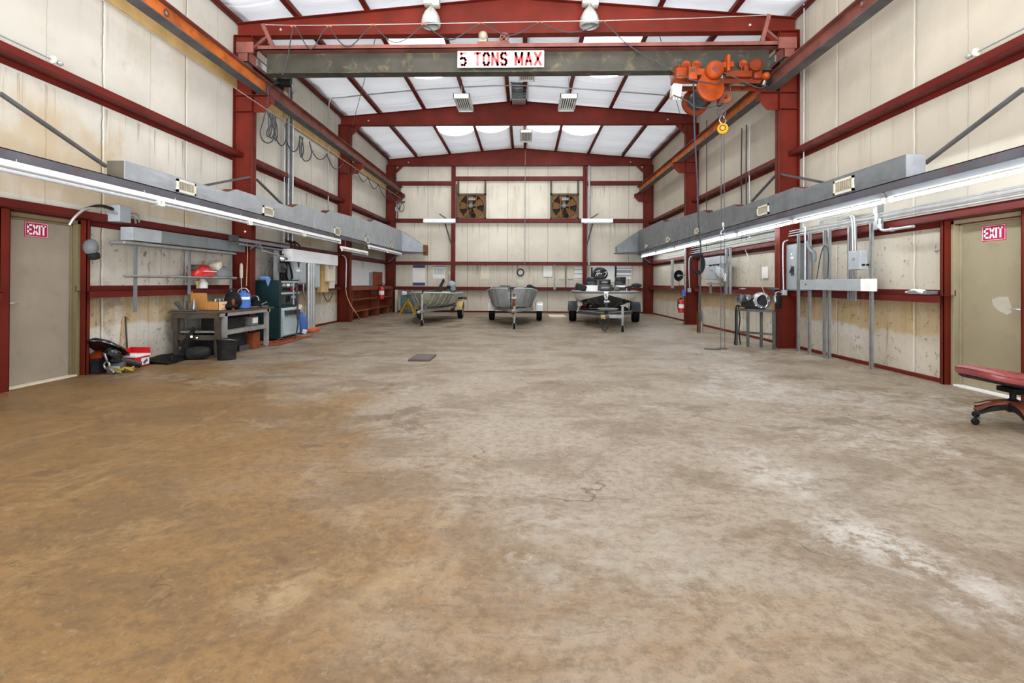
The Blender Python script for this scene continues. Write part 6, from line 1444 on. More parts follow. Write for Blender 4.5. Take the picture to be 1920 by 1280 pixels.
MB().tube([aY(18.9, 857, 560), aY(18.9, 855, 566), aY(18.9, 853, 574), aY(18.9, 852, 584)], .018, n=8).tube([aY(18.9, 866, 560), aY(18.9, 864, 568), aY(18.9, 861, 576)], .015, n=8).build('guide_post', 'trailer', g1)
wr_ = MB()
for l in ([(774, 603), (777, 596), (780, 589), (784, 588)], [(773, 604), (779, 602), (785, 597), (788, 588)], [(772, 600), (778, 606), (786, 605), (790, 598)], [(776, 604), (781, 594), (788, 590)]):
    wr_.tube([aY(15.5, x, y) for x, y in l], .009, n=5)
solo(wr_, 'wiring_tangle', 'cable', 'tangle of trailer wiring hanging beside the left jack post', 'cable')
# ---- middle boat
trailer('galvanised boat trailer with rusty winch post under the grey middle boat', (-.31, 14.2, 0), .0, 5.4, 3.9, .8, .27, .18, 'trailer', (.03, 'rustdisc', .62), .47, 'gelwhite')
t2_, rg = alu_boat('grey ribbed aluminium boat seen bow on, on the middle trailer', None, 0, [
    (0, .10, .03, .55, .62, 1.10), (.3, .42, .28, .50, .58, 1.10), (.8, .60, .50, .48, .54, 1.09), (1.8, .80, .62, .48, .53, 1.02), (4.4, .88, .68, .50, .54, .96)], 'alu', 'alu', 'steel', 4)
MB().cbox((-.22, 1.6, 1.12), (.34, .3, .14)).build('boat_seat', 'greyseat', t2_, bevel=.04)
MB().cbox((.26, 1.9, 1.19), (.24, .06, .3)).cbox((.26, 2.0, 1.08), (.24, .3, .06)).build('white_seat', 'cream', t2_, bevel=.03)
MB().cyl((-.62, 1.0, 1.08), (-.62, 1.0, 1.28), .01).sph((-.62, 1.0, 1.29), .018).build('navigation_pole', 'cream', t2_)
MB().sph((.55, 1.3, 1.15), (.1, .14, .07), 14, 10).bar((.58, 1.2, 1.16), (.8, 2.2, 1.08), .05, .05).cbox((.6, 1.5, 1.1), (.16, .3, .05)).build('trolling_motor', 'blackplastic', t2_)
MB().lathe([(0, -.01), (.03, -.01), (.03, .01), (0, .01)], (.09, -.03, .92), (0, 1, 0), 14).build('bow_eye', 'paneldark', t2_)
fin(t2_, (-.40, 15.3, 0), 0)
# ---- bass boat
RZ3 = -.125; B3 = (2.10, 13.65, 0)
trailer('black and silver trailer with a swivel jack under the white and black boat', B3, RZ3, 5.9, 4.15, 1.02, .29, .24, 'trailerdark', (.40, 'trailerdark', .66), .40, 'trailerdark')
t3 = thing('bass_boat', 'white and black fibreglass boat with consoles on the right trailer', 'boat', (0, 0, 0))
T3 = [(0, .06, .02, .90, .95, 1.02), (.15, .36, .2, .70, .90, 1.02), (.5, .76, .52, .52, .82, 1.02), (1.1, .97, .76, .45, .74, 1.02), (2.2, 1.04, .88, .43, .68, 1.0), (5.2, 1.06, .92, .42, .62, .98)]
up = hull(T3, 26, lambda r: [(-r[1], r[5]), (-(r[1]*.75+r[2]*.25), r[5]*.6+r[4]*.4), (-r[2], r[4])])
up2 = [[V((-p.x, p.y, p.z)) for p in r] for r in up]
MB().loft(up, closed=False).loft(up2, closed=False).build('white_topsides', 'gelwhite', t3, solid=.012)
lo_ = hull(T3, 26, lambda r: [(-r[2], r[4]), (-r[2]*.55, r[4]*.55+r[3]*.45), (0, r[3]), (r[2]*.55, r[4]*.55+r[3]*.45), (r[2], r[4])])
MB().loft(lo_, closed=False).build('black_bottom', 'gelblack', t3, solid=.012)
dk = [];
for i in range(27):
    r = lerp(T3, 5.2*i/26); dk.append([V((-r[1]*.98, r[0], r[5]+.01)), V((r[1]*.98, r[0], r[5]+.01)), V((r[1]*.98, r[0], r[5]-.02)), V((-r[1]*.98, r[0], r[5]-.02))])
MB().loft(dk).build('deck', 'gelwhite', t3, smooth=False)
rr = MB()
for s in (-1, 1): rr.tube([V((s*lerp(T3, 5.2*i/20)[1], lerp(T3, 5.2*i/20)[0], 1.0)) for i in range(21)], .03, n=8, sub=1)
rr.build('rub_rail', 'greydark', t3)
tr3 = up[-1]+list(reversed(up2[-1])); MB().add([V((-1.05, 5.2, .98)), V((-.9, 5.2, .62)), V((0, 5.2, .45)), V((.9, 5.2, .62)), V((1.05, 5.2, .98))], [(0, 1, 2, 3, 4)]).build('transom', 'gelwhite', t3, solid=.03, smooth=False)
for x0, x1, nm in ((-.62, -.2, 'l'), (.32, .72, 'r')):
    MB().prism([(2.35, 1.0), (2.5, 1.2), (2.95, 1.2), (3.0, 1.0)], 'YZ', x0, x1).build('console', 'gelwhite' if nm == 'l' else 'gelblack', t3, bevel=.03)
    MB().prism([(2.5, 1.19), (2.58, 1.46), (2.62, 1.46), (2.56, 1.19)], 'YZ', x0+.03, x1-.03).build('windscreen', 'tintglass', t3, bevel=.02)
    MB().prism([(2.56, 1.42), (2.6, 1.47), (2.66, 1.47), (2.62, 1.42)], 'YZ', x0+.02, x1-.02).build('screen_cap', 'black', t3, bevel=.01)
MB().cbox((.5, 1.7, 1.1), (.34, .3, .2)).cbox((.44, 1.5, 1.06), (.22, .2, .12)).build('deck_locker', 'gelwhite', t3, bevel=.04)
MB().sph((.36, 1.35, 1.09), (.1, .12, .08)).build('deck_fitting', 'greyseat', t3)
for z, y, w in ((1.3, 3.5, .4), (1.12, 2.0, .42)):
    MB().cbox((.04, y, z), (w, .12, .2)).cbox((.04, y+.2, z-.12), (w, .4, .1)).build('boat_seat', 'gelblack', t3, bevel=.035)
MB().cbox((-.72, .9, 1.14), (.3, .34, .18), (.1, .25, .2)).build('motor_foot_box', 'blackplastic', t3, bevel=.03)
MB().cyl((.58, .95, 1.14), (.95, 1.2, 1.2), .028, n=10).sph((.92, 1.18, 1.2), (.16, .12, .07), 16, 10).cbox((.5, .9, 1.1), (.2, .16, .1)).build('bow_trolling_motor', 'blackplastic', t3)
for x, z1 in ((-.42, 1.86), (.46, 1.9)): MB().bar((x, 5.0, .95), (x+.02, 5.05, z1), .05, .06).build('anchor_pole', 'black', t3, smooth=False)
MB().prism([(-.05, 1.0), (.05, 1.0), (.06, .9), (.03, .8), (-.03, .8), (-.06, .9)], 'XZ', -.03, .02).build('bow_plate', 'gelwhite', t3, bevel=.01)
MB().tube([(.02, -.04, .97), (-.02, -.045, .95), (-.015, -.045, .92), (.02, -.045, .9), (.015, -.045, .87), (-.02, -.04, .86)], .009, n=6).build('bow_eye', 'black', t3)
o3 = thing('outboard_motor', 'large black outboard motor with white swoosh on the right boat', 'outboard motor', (0, 0, 0), 'outboard motors on the boats')
MB().sph((-.1, 5.5, 1.62), (.31, .4, .26), 26, 16).build('motor_cover', 'gelblack', o3)
MB().cbox((-.06, 5.48, 1.3), (.34, .4, .3)).build('lower_cover', 'greydark', o3, bevel=.05); MB().cbox((-.06, 5.55, .9), (.2, .24, .7)).build('motor_leg', 'gelblack', o3, bevel=.04)
sw = MB()
def onc(u, v): # point on the front of the cover
    x = .31*u; z = .26*v; q = max(0, 1-u*u-v*v); return V((-.1+x, 5.5-.4*math.sqrt(q)-.004, 1.62+z))
sw.tube([onc(*q) for q in ((.8, .1), (.66, -.2), (.46, -.42))], .008, n=6); sw.tube([onc(*q) for q in ((-.5, -.3), (-.42, .0), (-.25, .12))], .014, n=6); sw.tube([onc(*q) for q in ((-.32, -.3), (-.22, -.02), (-.02, .14))], .014, n=6); sw.tube([onc(*q) for q in ((.12, -.1), (.16, .1))], .01, n=6)
sw.build('swoosh_mark', 'gelwhite', o3)
# seat the hull on its trailer
for q in (t3, o3): q.location = (2.27, 14.95, 0); q.rotation_euler = (0, 0, RZ3)
sp = MB().tube([aY(13.75, x, y) for x, y in ((1126, 594), (1124, 603), (1128, 614), (1133, 621), (1138, 616), (1141, 604), (1141, 594))], .012, n=6).tube([aY(13.75, x, y) for x, y in ((1130, 595), (1128, 608), (1134, 619), (1139, 610), (1139, 596))], .009, n=6)
solo(sp, 'trailer_chain', 'cable', 'looped safety cable hanging from the right trailer coupler', 'cable')
a = aY(13.9, 1131, 594); solo(MB().cbox((a.x, 13.9, a.z), (.12, .2, .1)), 'marker_lamp', 'tan', 'tan marker lamp at the front of the right trailer', 'lamp', bevel=.012)
a0 = aY(14.2, 1140, 585); solo(MB().lathe([(0, 0), (.2, 0), (.28, .03), (.26, .06), (0, .07)], (a0.x, 14.25, .545), (0, 0, 1), 24), 'step_plate', 'greydark', 'flat dark plate on the tongue of the right trailer', 'plate')
# ---- jack stand and teal cabinet behind the left boat
a = aZ(0, 764, 587); c = V((a.x, 21.3, 0)); c.x = aY(21.3, 765, 560).x
js = thing('jack_stand', 'yellow jack stand with four splayed legs beside the teal cabinet', 'jack stand', c)
for sx, sy in ((-1, -1), (1, -1), (-1, 1), (1, 1)):
    MB().bar(c+V((sx*.3, sy*.22, 0)), c+V((sx*.04, sy*.04, .5)), .04, .03).cbox(c+V((sx*.3, sy*.22, .006)), (.09, .07, .012)).build('leg', 'yellow', js, smooth=False)
MB().cyl(c+V((0, 0, .28)), c+V((0, 0, .62)), .03, n=12).bar(c+V((-.17, -.12, .24)), c+V((.17, -.12, .24)), .03, .02).build('stem', 'yellow', js)
MB().cyl(c+V((0, 0, .55)), c+V((0, 0, .76)), .02, n=10).bar(c+V((-.2, 0, .74)), c+V((.2, 0, .76)), .05, .03).build('saddle', 'paneldark', js)
p0, p1 = aY(21.9, 751, 553), aY(21.9, 776, 587)
cb_ = thing('tool_cabinet', 'worn teal steel cabinet at the foot of the back wall behind the yellow stand', 'cabinet', ((p0.x+p1.x)/2, 22.1, 0))
MB().box((p0.x, 21.9, 0.01), (p1.x, 22.4, p0.z)).build('cabinet_body', 'tealcab', cb_, smooth=False, bevel=.01); MB().box((p0.x+.03, 21.885, .06), ((p0.x+p1.x)/2-.01, 21.9, p0.z-.04)).box(((p0.x+p1.x)/2+.01, 21.885, .06), (p1.x-.03, 21.9, p0.z-.04)).build('cabinet_door', 'tealcab', cb_, smooth=False)
a = V(((p0.x+p1.x)/2-.1, 22.1, p0.z)); it = thing('parts_heap', 'white and grey parts heaped on the teal cabinet', 'parts', a)
MB().cbox(a+V((-.08, 0, .08)), (.2, .2, .16), (.1, .1, .4)).build('white_part', 'paper', it, bevel=.03); MB().tube([a+V((.1, 0, .02)), a+V((.15, 0, .16)), a+V((.25, 0, .2)), a+V((.28, 0, .03))], .02).build('bent_hose', 'steel', it)
MB().cyl(a+V((.3, 0, 0)), a+V((.3, 0, .14)), .07, n=14).build('tin', 'cream', it)
a = aY(22.6, 745.5, 575); solo(MB().box((a.x-.04, 22.3, 0), (a.x+.05, 22.5, .95)), 'leaning_board', 'paperpale', 'pale board standing between the timber shelf unit and the teal cabinet', 'board', smooth=False)
# ---- steel plate on the floor
q = [aZ(0, *p) for p in ((765, 677), (806, 677), (806, 667), (768, 667))]
x0, x1 = q[0].x, q[1].x; y0, y1 = q[0].y, q[2].y
mp = thing('steel_plate', 'small dark flat plate lying on the open concrete floor', 'plate', ((x0+x1)/2, (y0+y1)/2, 0))
MB().box((x0, y0, .001), (x1, y1, .03)).build('plate', 'darkplate', mp, smooth=False, bevel=.004)
MB().box((x0+.02, y0+.02, .03), (x1-.02, y1-.02, .034)).build('plate_inset', 'darkplate', mp, smooth=False)
# ---- pipe stub
a = aZ(0, 1313, 623.5); w = 5.2/1000*a.y
sb = thing('pipe_stub', 'short galvanised pipe and rusty angle standing on the floor by the right middle column', 'bollard', (a.x, a.y, 0))
MB().cyl((a.x+w*.45, a.y, 0), (a.x+w*.45, a.y, .53), w*.55, n=18).build('pipe', 'strut', sb)
MB().box((a.x-w, a.y-.03, 0), (a.x-.005, a.y-.02, .53)).box((a.x-w, a.y-.03, 0), (a.x-w+.01, a.y+.06, .53)).build('rusty_angle', 'fanframe', sb, smooth=False)
# ================================================================== ENGINE ON ITS STAND
A, B, C_, D = V((4.36, 11.12, 0)), V((4.46, 10.80, 0)), V((4.82, 10.47, 0)), V((4.72, 10.79, 0))
zt = .755
st = thing('engine_stand', 'welded grey angle iron stand carrying the bare engine', 'stand', ((A.x+C_.x)/2, (A.y+C_.y)/2, 0))
for p in (A, B, C_, D): MB().box((p.x-.022, p.y-.022, 0), (p.x+.022, p.y+.022, zt-.03)).build('leg', 'standgrey', st, smooth=False)
tp = MB(); up_ = V((0, 0, zt-.02)); lo_s = V((0, 0, .28))
for p, q in ((A, B), (B, C_), (C_, D), (D, A)): tp.bar(p+up_, q+up_, .045, .045)
tp.build('top_frame', 'standgrey', st, smooth=False)
MB().add([A+V((0, 0, zt+.003)), B+V((0, 0, zt+.003)), C_+V((0, 0, zt+.003)), D+V((0, 0, zt+.003))], [(0, 1, 2, 3)]).build('top_plate', 'standgrey', st, smooth=False, solid=.006)
for p, q in ((A, D), (D, C_), (A, B), (B, C_)): MB().bar(p+lo_s, q+lo_s, .03, .03).build('stretcher', 'standgrey', st, smooth=False)
hs = thing('stand_hose', 'black hose draped over the left corner of the engine stand', 'hose', A+V((0, 0, 0)))
MB().tube([A+V((-.06, -.05, .012)), A+V((-.03, -.03, .3)), A+V((-.03, -.03, .7)), A+V((0, -.03, zt+.06)), A+V((.06, -.05, zt+.03))], .014, n=6).tube([A+V((.05, -.08, .012)), A+V((.03, -.05, .3)), A+V((.05, -.05, .55)), A+V((.02, -.04, zt+.05))], .012, n=6).build('hose', 'black', hs)
ec = V(((A.x+C_.x)/2, (A.y+C_.y)/2, zt+.008))
en = thing('bare_engine', 'bare black and silver engine block on the grey stand', 'engine', ec)
e1 = (C_-B).normalized(); e2 = V((-e1.y, e1.x, 0)); R3 = Matrix((e1, e2, V((0, 0, 1)))).transposed()
def EN(mb): mb.v = [R3 @ p + ec for p in mb.v]; return mb
EN(MB().cbox((-.06, 0, .13), (.34, .24, .2)).cbox((-.02, 0, .04), (.3, .2, .08))).build('block', 'blackplastic', en, bevel=.02)
EN(MB().cbox((-.2, -.05, .2), (.26, .14, .12), (0, -.25, 0)).cbox((-.22, .08, .2), (.24, .12, .12), (0, -.25, 0))).build('cylinder_head', 'greydark', en, bevel=.02)
for k in range(6): EN(MB().cbox((-.29+.035*k, -.13, .17+.006*k), (.012, .02, .1), (0, -.25, 0))).build('cooling_fin', 'greydark', en, smooth=False)
for k in range(4): EN(MB().tube([(-.3+.07*k, -.06, .25), (-.29+.07*k, -.12, .275), (-.27+.07*k, -.17, .245), (-.26+.07*k, -.19, .17)], .015, n=8)).build('inlet_pipe', 'greydark' if k % 2 else 'blackplastic', en)
EN(MB().lathe([(.06, -.14), (.12, -.13), (.165, -.1), (.175, -.02), (.15, .06), (.1, .08)], (.14, -.03, .165), (.55, -1, .1), 30)).build('bell_housing', 'steel', en)
EN(MB().cyl((.155, -.1, .17), (.16, -.04, .17), .12, n=24)).build('clutch_recess', 'blackplastic', en)
for k in range(8):
    an = 2*PI*k/8; EN(MB().cyl(V((.17, -.13, .17))+V((.12*math.cos(an), .06*math.cos(an), .13*math.sin(an))), V((.18, -.16, .17))+V((.12*math.cos(an), .06*math.cos(an), .13*math.sin(an))), .014, n=8)).build('bolt', 'steel', en)
EN(MB().lathe([(.03, 0), (.05, 0), (.05, .03), (.03, .03), (.03, 0)], (-.06, -.14, .22), (0, -1, 0), 18).cyl((-.06, -.12, .22), (-.06, -.15, .22), .03)).build('oil_filter', 'chrome', en)
EN(MB().tube([(.2, -.1, .3), (.26, -.12, .25), (.28, -.1, .12), (.24, -.12, .03)], .008, n=6)).build('spark_lead', 'conduit', en)
# ================================================================== MAROON SWIVEL CHAIR
hx, hy = 4.36, 4.90
sc_ = thing('swivel_chair', 'maroon vinyl swivel chair without visible back at the right exit door', 'chair', (hx, hy, 0))
# seat: rounded pad leaning down to the right
rings = []
for f, gx, gz in ((-1, .0, .0), (-.85, .6, .35), (-.4, .93, .8), (.1, 1., 1.), (.55, 1., .98), (.85, .9, .8), (1, .55, .3)):
    pass
def seat_ring(k):
    zz, sc2 = k; r = []
    for i in range(40):
        an = 2*PI*i/40; c, s_ = math.cos(an), math.sin(an); ex = .55
        x = (abs(c)**ex)*(1 if c > 0 else -1)*.30*sc2; y = (abs(s_)**ex)*(1 if s_ > 0 else -1)*.26*sc2
        r.append(V((hx-.09+x, hy+y, .385+zz-.16*x+(.012*(1-(y/.26)**2)))))
    return r
MB().loft([seat_ring(k) for k in ((.0, .9), (.012, .97), (.04, 1.0), (.062, .985), (.078, .93), (.092, .8), (.1, .5), (.103, .1))]).build('seat', 'vinylred', sc_)
MB().loft([seat_ring(k) for k in ((-.022, .82), (-.006, .93), (.002, .9))]).build('seat_pan', 'blackplastic', sc_)
MB().tube([p+V((0, 0, .0)) for p in seat_ring((.064, .995))], .005, n=6, sub=1, closed=True).build('seat_piping', 'vinylred', sc_)
MB().box((hx-.07, hy-.09, .30), (hx+.2, hy+.09, .345)).box((hx+.02, hy-.05, .28), (hx+.09, hy+.05, .31)).cyl((hx+.08, hy-.1, .29), (hx+.08, hy-.16, .28), .012).build('tilt_mechanism', 'black', sc_, smooth=False, bevel=.006)
MB().cyl((hx, hy, .2), (hx, hy, .32), .024, n=16).lathe([(.0, .15), (.075, .15), (.08, .2), (.05, .225), (.03, .24)], (hx, hy, 0), (0, 0, 1), 22).build('gas_column', 'black', sc_)
for k in range(5):
    an = math.radians(176+72*k); d = V((math.cos(an), math.sin(an), 0)); hub = V((hx, hy, .19)); e = hub+d*.31+V((0, 0, -.07)); n_ = V((-d.y, d.x, 0))
    rr = []
    for f, w_, h0, h1 in ((0, .04, -.07, .01), (.3, .036, -.05, .0), (.65, .032, -.045, -.01), (.95, .03, -.03, -.015), (1, .026, -.028, -.018)):
        c = hub.lerp(e, f)+V((0, 0, .03*math.sin(PI*f))); rr.append([c+n_*w_+V((0, 0, h0)), c-n_*w_+V((0, 0, h0)), c-n_*w_+V((0, 0, h1)), c+n_*w_+V((0, 0, h1))])
    lg = MB().loft(rr).build('leg', 'blackplastic', sc_, smooth=False, bevel=.006)
    MB().loft([[p+V((0, 0, .028 if i > 1 else .05)) for i, p in enumerate(r)] for r in rr]).build('leg_cap', 'wood', lg, smooth=False, bevel=.004)
    cc = V((e.x, e.y, .03)); MB().cyl(cc+V((0, 0, .02)), cc+V((0, 0, .085)), .01, n=8).lathe([(0, -.02), (.024, -.02), (.03, -.01), (.03, .01), (.024, .02), (0, .02)], cc, n_, 16).build('caster', 'black', lg)
# ================================================================== WORKBENCH
bx0, bx1, by0, by1, bz = -5.80, -5.0, 8.62, 10.25, .76
wb = thing('workbench', 'steel framed workbench with a grimy top along the left wall', 'workbench', ((bx0+bx1)/2, (by0+by1)/2, 0))
MB().box((bx0-.06, by0-.04, bz-.03), (bx1+.03, by1+.2, bz)).build('bench_top', 'bench', wb, smooth=False, bevel=.004)
MB().box((bx1-.01, by0-.02, bz-.085), (bx1+.025, by1+.05, bz-.03)).build('front_rail', 'benchsteel', wb, smooth=False); MB().box((bx0, by0-.02, bz-.11), (bx1, by0+.02, bz-.03)).build('end_rail', 'bench', wb, smooth=False)
for x, y, m_ in ((bx0+.05, by0+.03, 'bench'), (bx1-.06, by0+.03, 'bench'), (bx1-.01, by0+.14, 'benchsteel'), (bx1-.01, by1-.04, 'benchsteel'), (bx0+.05, by1-.04, 'benchsteel')):  # brown on the near end frame: shade of the unlit end in colour
    MB().box((x-.035, y-.035, 0), (x+.035, y+.035, bz-.03)).build('leg', m_, wb, smooth=False)
MB().box((bx0+.05, by0, .29), (bx1-.06, by0+.05, .37)).build('stretcher', 'bench', wb, smooth=False)
MB().box((bx0+.05, by0+.1, .40), (bx1-.02, by1-.02, .43)).build('lower_shelf', 'benchsteel', wb, smooth=False); MB().box((bx1-.03, by0+.14, .36), (bx1, by1-.04, .43)).build('shelf_rail', 'benchsteel', wb, smooth=False)
MB().prism([(by0-.02, bz-.11), (by0+.02, bz-.11), (by0+.02, bz-.3)], 'YZ', bx0-.02, bx0+.02).build('gusset', 'bench', wb, smooth=False)
def onb(px, py=None, dz=0): return aZ(bz, px, py)
# open carton
cx0, cx1, cy0, cy1 = -5.70, -5.22, 8.95, 9.4
kb_ = thing('cardboard_box', 'open brown cardboard box with printed pale side on the workbench', 'box', ((cx0+cx1)/2, (cy0+cy1)/2, bz))
h_ = .15
MB().box((cx0, cy0, bz+.002), (cx1, cy0+.006, bz+h_)).box((cx0, cy1-.006, bz+.002), (cx1, cy1, bz+h_)).box((cx0, cy0, bz+.002), (cx0+.006, cy1, bz+h_)).box((cx0, cy0, bz+.002), (cx1, cy1, bz+.008)).build('carton', 'card', kb_, smooth=False)
MB().box((cx1-.006, cy0, bz+.002), (cx1, cy1+.1, bz+h_)).build('printed_side', 'cardpale', kb_, smooth=False)
MB().bar((cx0+.02, cy0-.0, bz+h_), (cx0+.03, cy0-.03, bz+h_+.17), .012, .02).add([V((cx0, cy0, bz+h_-.14)), V((cx0+.30, cy0, bz+h_-.14)), V((cx0+.29, cy0-.03, bz+.30)), V((cx0+.01, cy0-.03, bz+.30))], [(0, 1, 2, 3)]).build('raised_flap', 'card', kb_, smooth=False, solid=.005)
MB().add([V((cx1, cy1, bz+h_)), V((cx1, cy1+.1, bz+h_)), V((cx1-.18, cy1+.1, bz+h_+.07)), V((cx1-.18, cy1, bz+h_+.07))], [(0, 1, 2, 3)]).build('folded_flap', 'card', kb_, smooth=False, solid=.005)
ip = MB()
for k, (f, r) in enumerate(((.2, .04), (.45, .055), (.7, .045))): ip.cyl((cx1-.12, cy0+(cy1-cy0)*f, bz+.1), (cx1-.1, cy0+(cy1-cy0)*f, bz+h_+.05), r, n=12)
p_ = solo(ip, 'machine_part', 'steel', 'round metal machine parts inside the open cardboard box', 'parts')
MB().box((cx1-.004, cy0+.1, bz+.09), (cx1+.002, cy0+.3, bz+.105)).box((cx1-.004, cy0+.08, bz+.03), (cx1+.002, cy0+.24, bz+.042)).build('print', 'rustorange', kb_, smooth=False)
# metal bits at the near end
t = thing('metal_offcuts', 'dark metal offcuts and levers heaped on the near end of the workbench', 'scrap', (-5.62, 8.75, bz))
for p, q, w_ in (((-5.75, 8.75, .78), (-5.84, 8.72, .9), .04), ((-5.68, 8.72, .78), (-5.78, 8.7, .92), .035), ((-5.66, 8.78, .775), (-5.66, 8.78, .92), .05), ((-5.84, 8.66, .775), (-5.5, 8.7, .775), .05), ((-5.7, 8.82, .775), (-5.4, 8.66, .775), .04)):
    MB().bar(p, q, w_, .02).build('offcut', 'darksteel', t, smooth=False)
c = V((-5.53, 8.76, bz)); solo(MB().lathe([(0, 0), (.03, 0), (.035, .02), (.03, .12), (.018, .16), (.018, .19), (0, .19)], c, (0, 0, 1), 16), 'spray_can', 'steel', 'bright metal can left of the open cardboard box', 'can')
# black bag and blue sprayer
a = aZ(bz, 430, 580); c = V((-5.30, 9.42, bz))
c.x, c.y = -5.22, aX(-5.22, 432, 570).y+.06
bg_ = thing('tool_bag', 'black nylon bag slumped on the workbench left of the blue drum', 'bag', c)
MB().sph(c+V((0, 0, .13)), (.15, .17, .14), 18, 12).sph(c+V((-.02, .05, .22)), (.12, .12, .1), 16, 10).sph(c+V((.02, -.1, .06)), (.13, .14, .065), 14, 8).build('bag_body', 'blackbag', bg_)
MB().tube([c+V((-.05, -.05, .28)), c+V((-.03, 0, .36)), c+V((0, .1, .34)), c+V((.02, .14, .26))], .012, n=6).build('bag_handle', 'black', bg_)
c = V((-5.17, aX(-5.17, 456, 570).y, bz)); dr_ = thing('blue_drum', 'blue plastic drum with a white label standing on the workbench', 'drum', c)
MB().lathe([(0, 0), (.1, 0), (.125, .02), (.128, .1), (.122, .13), (.128, .16), (.128, .24), (.11, .285), (.05, .3), (.05, .33), (0, .33)], c, (0, 0, 1), 28).build('drum_body', 'blue', dr_)
lb = MB(); rs = []
for i in range(7):
    an = math.radians(-75+i*12); rs.append((math.cos(an)*.1295, math.sin(an)*.1295))
lb.add([c+V((x, y, z)) for z in (.17, .22) for x, y in rs], [(i, i+1, 8+i, 7+i) for i in range(6)]); lb.build('label', 'bluelabel', dr_)
MB().tube([c+V((-.1, -.02, .29)), c+V((-.06, 0, .36)), c+V((.05, 0, .37)), c+V((.1, .02, .3))], .01, n=6).build('carry_handle', 'wire', dr_)
c2 = V((-5.12, aX(-5.12, 437, 580).y, bz)); solo(MB().lathe([(0, 0), (.025, 0), (.025, .12), (.03, .13), (.028, .17), (.012, .19), (0, .19)], c2, (0, 0, 1), 14), 'small_bottle', 'rustdisc', 'small brown bottle with pale cap in front of the black bag', 'bottle')
c = V((-5.2, aX(-5.2, 478, 570).y, bz)); t = thing('cable_coil', 'black coil of cable beside the blue drum on the workbench', 'cable coil', c)
cl = MB()
for k in range(4): cl.ring(c+V((.01*k, .0, .035+.03*k)), (0.2, .2, 1), .13-.02*k, .017, 20, 6)
cl.build('coil', 'black', t)
c = V((-5.08, aX(-5.08, 515, 575).y, bz)); t = thing('hand_tools', 'loose hand tools lying across the far end of the workbench', 'tools', c)
for p, q, m_ in (((-.1, -.35, .012), (.05, .12, .012), 'tan'), ((-.2, -.2, .012), (.06, -.05, .02), 'darksteel'), ((-.05, -.3, .02), (.1, .2, .02), 'steel'), ((-.14, .02, .012), (.08, .18, .012), 'rustorange'), ((-.02, -.02, .02), (.06, .22, .1), 'steel')):
    MB().bar(V((-5.12, 10.1, bz))+V(p), V((-5.12, 10.1, bz))+V(q), .03, .02).build('tool', m_, t, smooth=False, bevel=.004)
t = thing('bench_vice', 'dark bench vice with a curved handle at the back of the workbench', 'vice', (-5.45, 10.2, bz))
MB().cbox((-5.45, 10.2, bz+.1), (.14, .2, .2)).cbox((-5.33, 10.2, bz+.16), (.16, .12, .1)).build('vice_body', 'black', t, bevel=.02); MB().tube([(-5.3, 10.12, bz+.16), (-5.22, 10.12, bz+.22), (-5.14, 10.12, bz+.2), (-5.12, 10.12, bz+.12), (-5.18, 10.12, bz+.08)], .014, n=8).build('vice_handle', 'steel', t)
# under the bench
t = thing('battery_charger', 'black box with a handle on the lower shelf of the workbench', 'charger', (-5.3, 9.3, .43)); MB().cbox((-5.3, 9.25, .53), (.4, .7, .2)).build('case', 'blackplastic', t, bevel=.02); MB().tube([(-5.2, 9.0, .63), (-5.2, 9.05, .68), (-5.2, 9.35, .68), (-5.2, 9.4, .63)], .012).build('handle', 'black', t)
t = thing('meter_box', 'small grey meter box on the lower bench shelf behind the black box', 'meter', (-5.2, 9.9, .43)); MB().cbox((-5.2, 9.9, .52), (.25, .25, .17)).build('case', 'greydark', t, bevel=.01, smooth=False); MB().cbox((-5.07, 9.9, .53), (.01, .18, .1)).build('dial_plate', 'paper', t, smooth=False)
t = thing('storage_crate', 'dark crate on the floor under the workbench', 'crate', (-5.45, 9.3, 0)); MB().box((-5.75, 8.95, .01), (-5.15, 9.75, .3)).build('crate_body', 'blackplastic', t, smooth=False, bevel=.01); MB().box((-5.77, 8.93, .3), (-5.13, 9.77, .34)).build('crate_lid', 'blackplastic', t, smooth=False, bevel=.01)
t = thing('metal_block', 'rust coloured block standing on the floor under the far end of the workbench', 'block', (-5.12, 9.95, 0)); MB().box((-5.22, 9.8, 0.001), (-5.05, 10.05, .3)).build('block', 'rustdisc', t, smooth=False, bevel=.01); MB().cyl((-5.2, 9.7, .3), (-5.2, 9.76, .36), .07, n=16).build('pipe_end', 'steel', t)
q = V((-4.86, 8.75, 0)); q = aZ(0, 451, 658)
t = thing('steel_channel_offcut', 'rusty steel channel offcut on the floor right of the black bucket', 'scrap', q); MB().box((q.x-.22, q.y-.05, .001), (q.x+.02, q.y+.55, .012)).box((q.x-.22, q.y-.05, .012), (q.x-.2, q.y+.55, .1)).box((q.x, q.y-.05, .012), (q.x+.02, q.y+.55, .1)).build('channel', 'darksteel', t, smooth=False)
# bucket
c = aZ(0, 416, 676); c.y += .14
bk = thing('bucket', 'black plastic bucket standing on the floor before the workbench', 'bucket', c)
MB().lathe([(0, .0), (.132, .0), (.136, .01), (.146, .3), (.158, .3), (.16, .33), (.15, .335), (.142, .33), (.13, .02), (0, .02)], c, (0, 0, 1), 36).build('bucket_shell', 'blackplastic', bk)
MB().ring(c+V((0, 0, .265)), (0, 0, 1), .148, .006, 32, 6).ring(c+V((0, 0, .29)), (0, 0, 1), .15, .005, 32, 6).build('bucket_ribs', 'blackplastic', bk)
MB().tube([c+V((.155, 0, .3)), c+V((.16, -.08, .32)), c+V((.13, -.15, .335)), c+V((0, -.17, .345)), c+V((-.13, -.12, .335)), c+V((-.155, 0, .3))], .005, n=6).build('bail_handle', 'steel', bk)
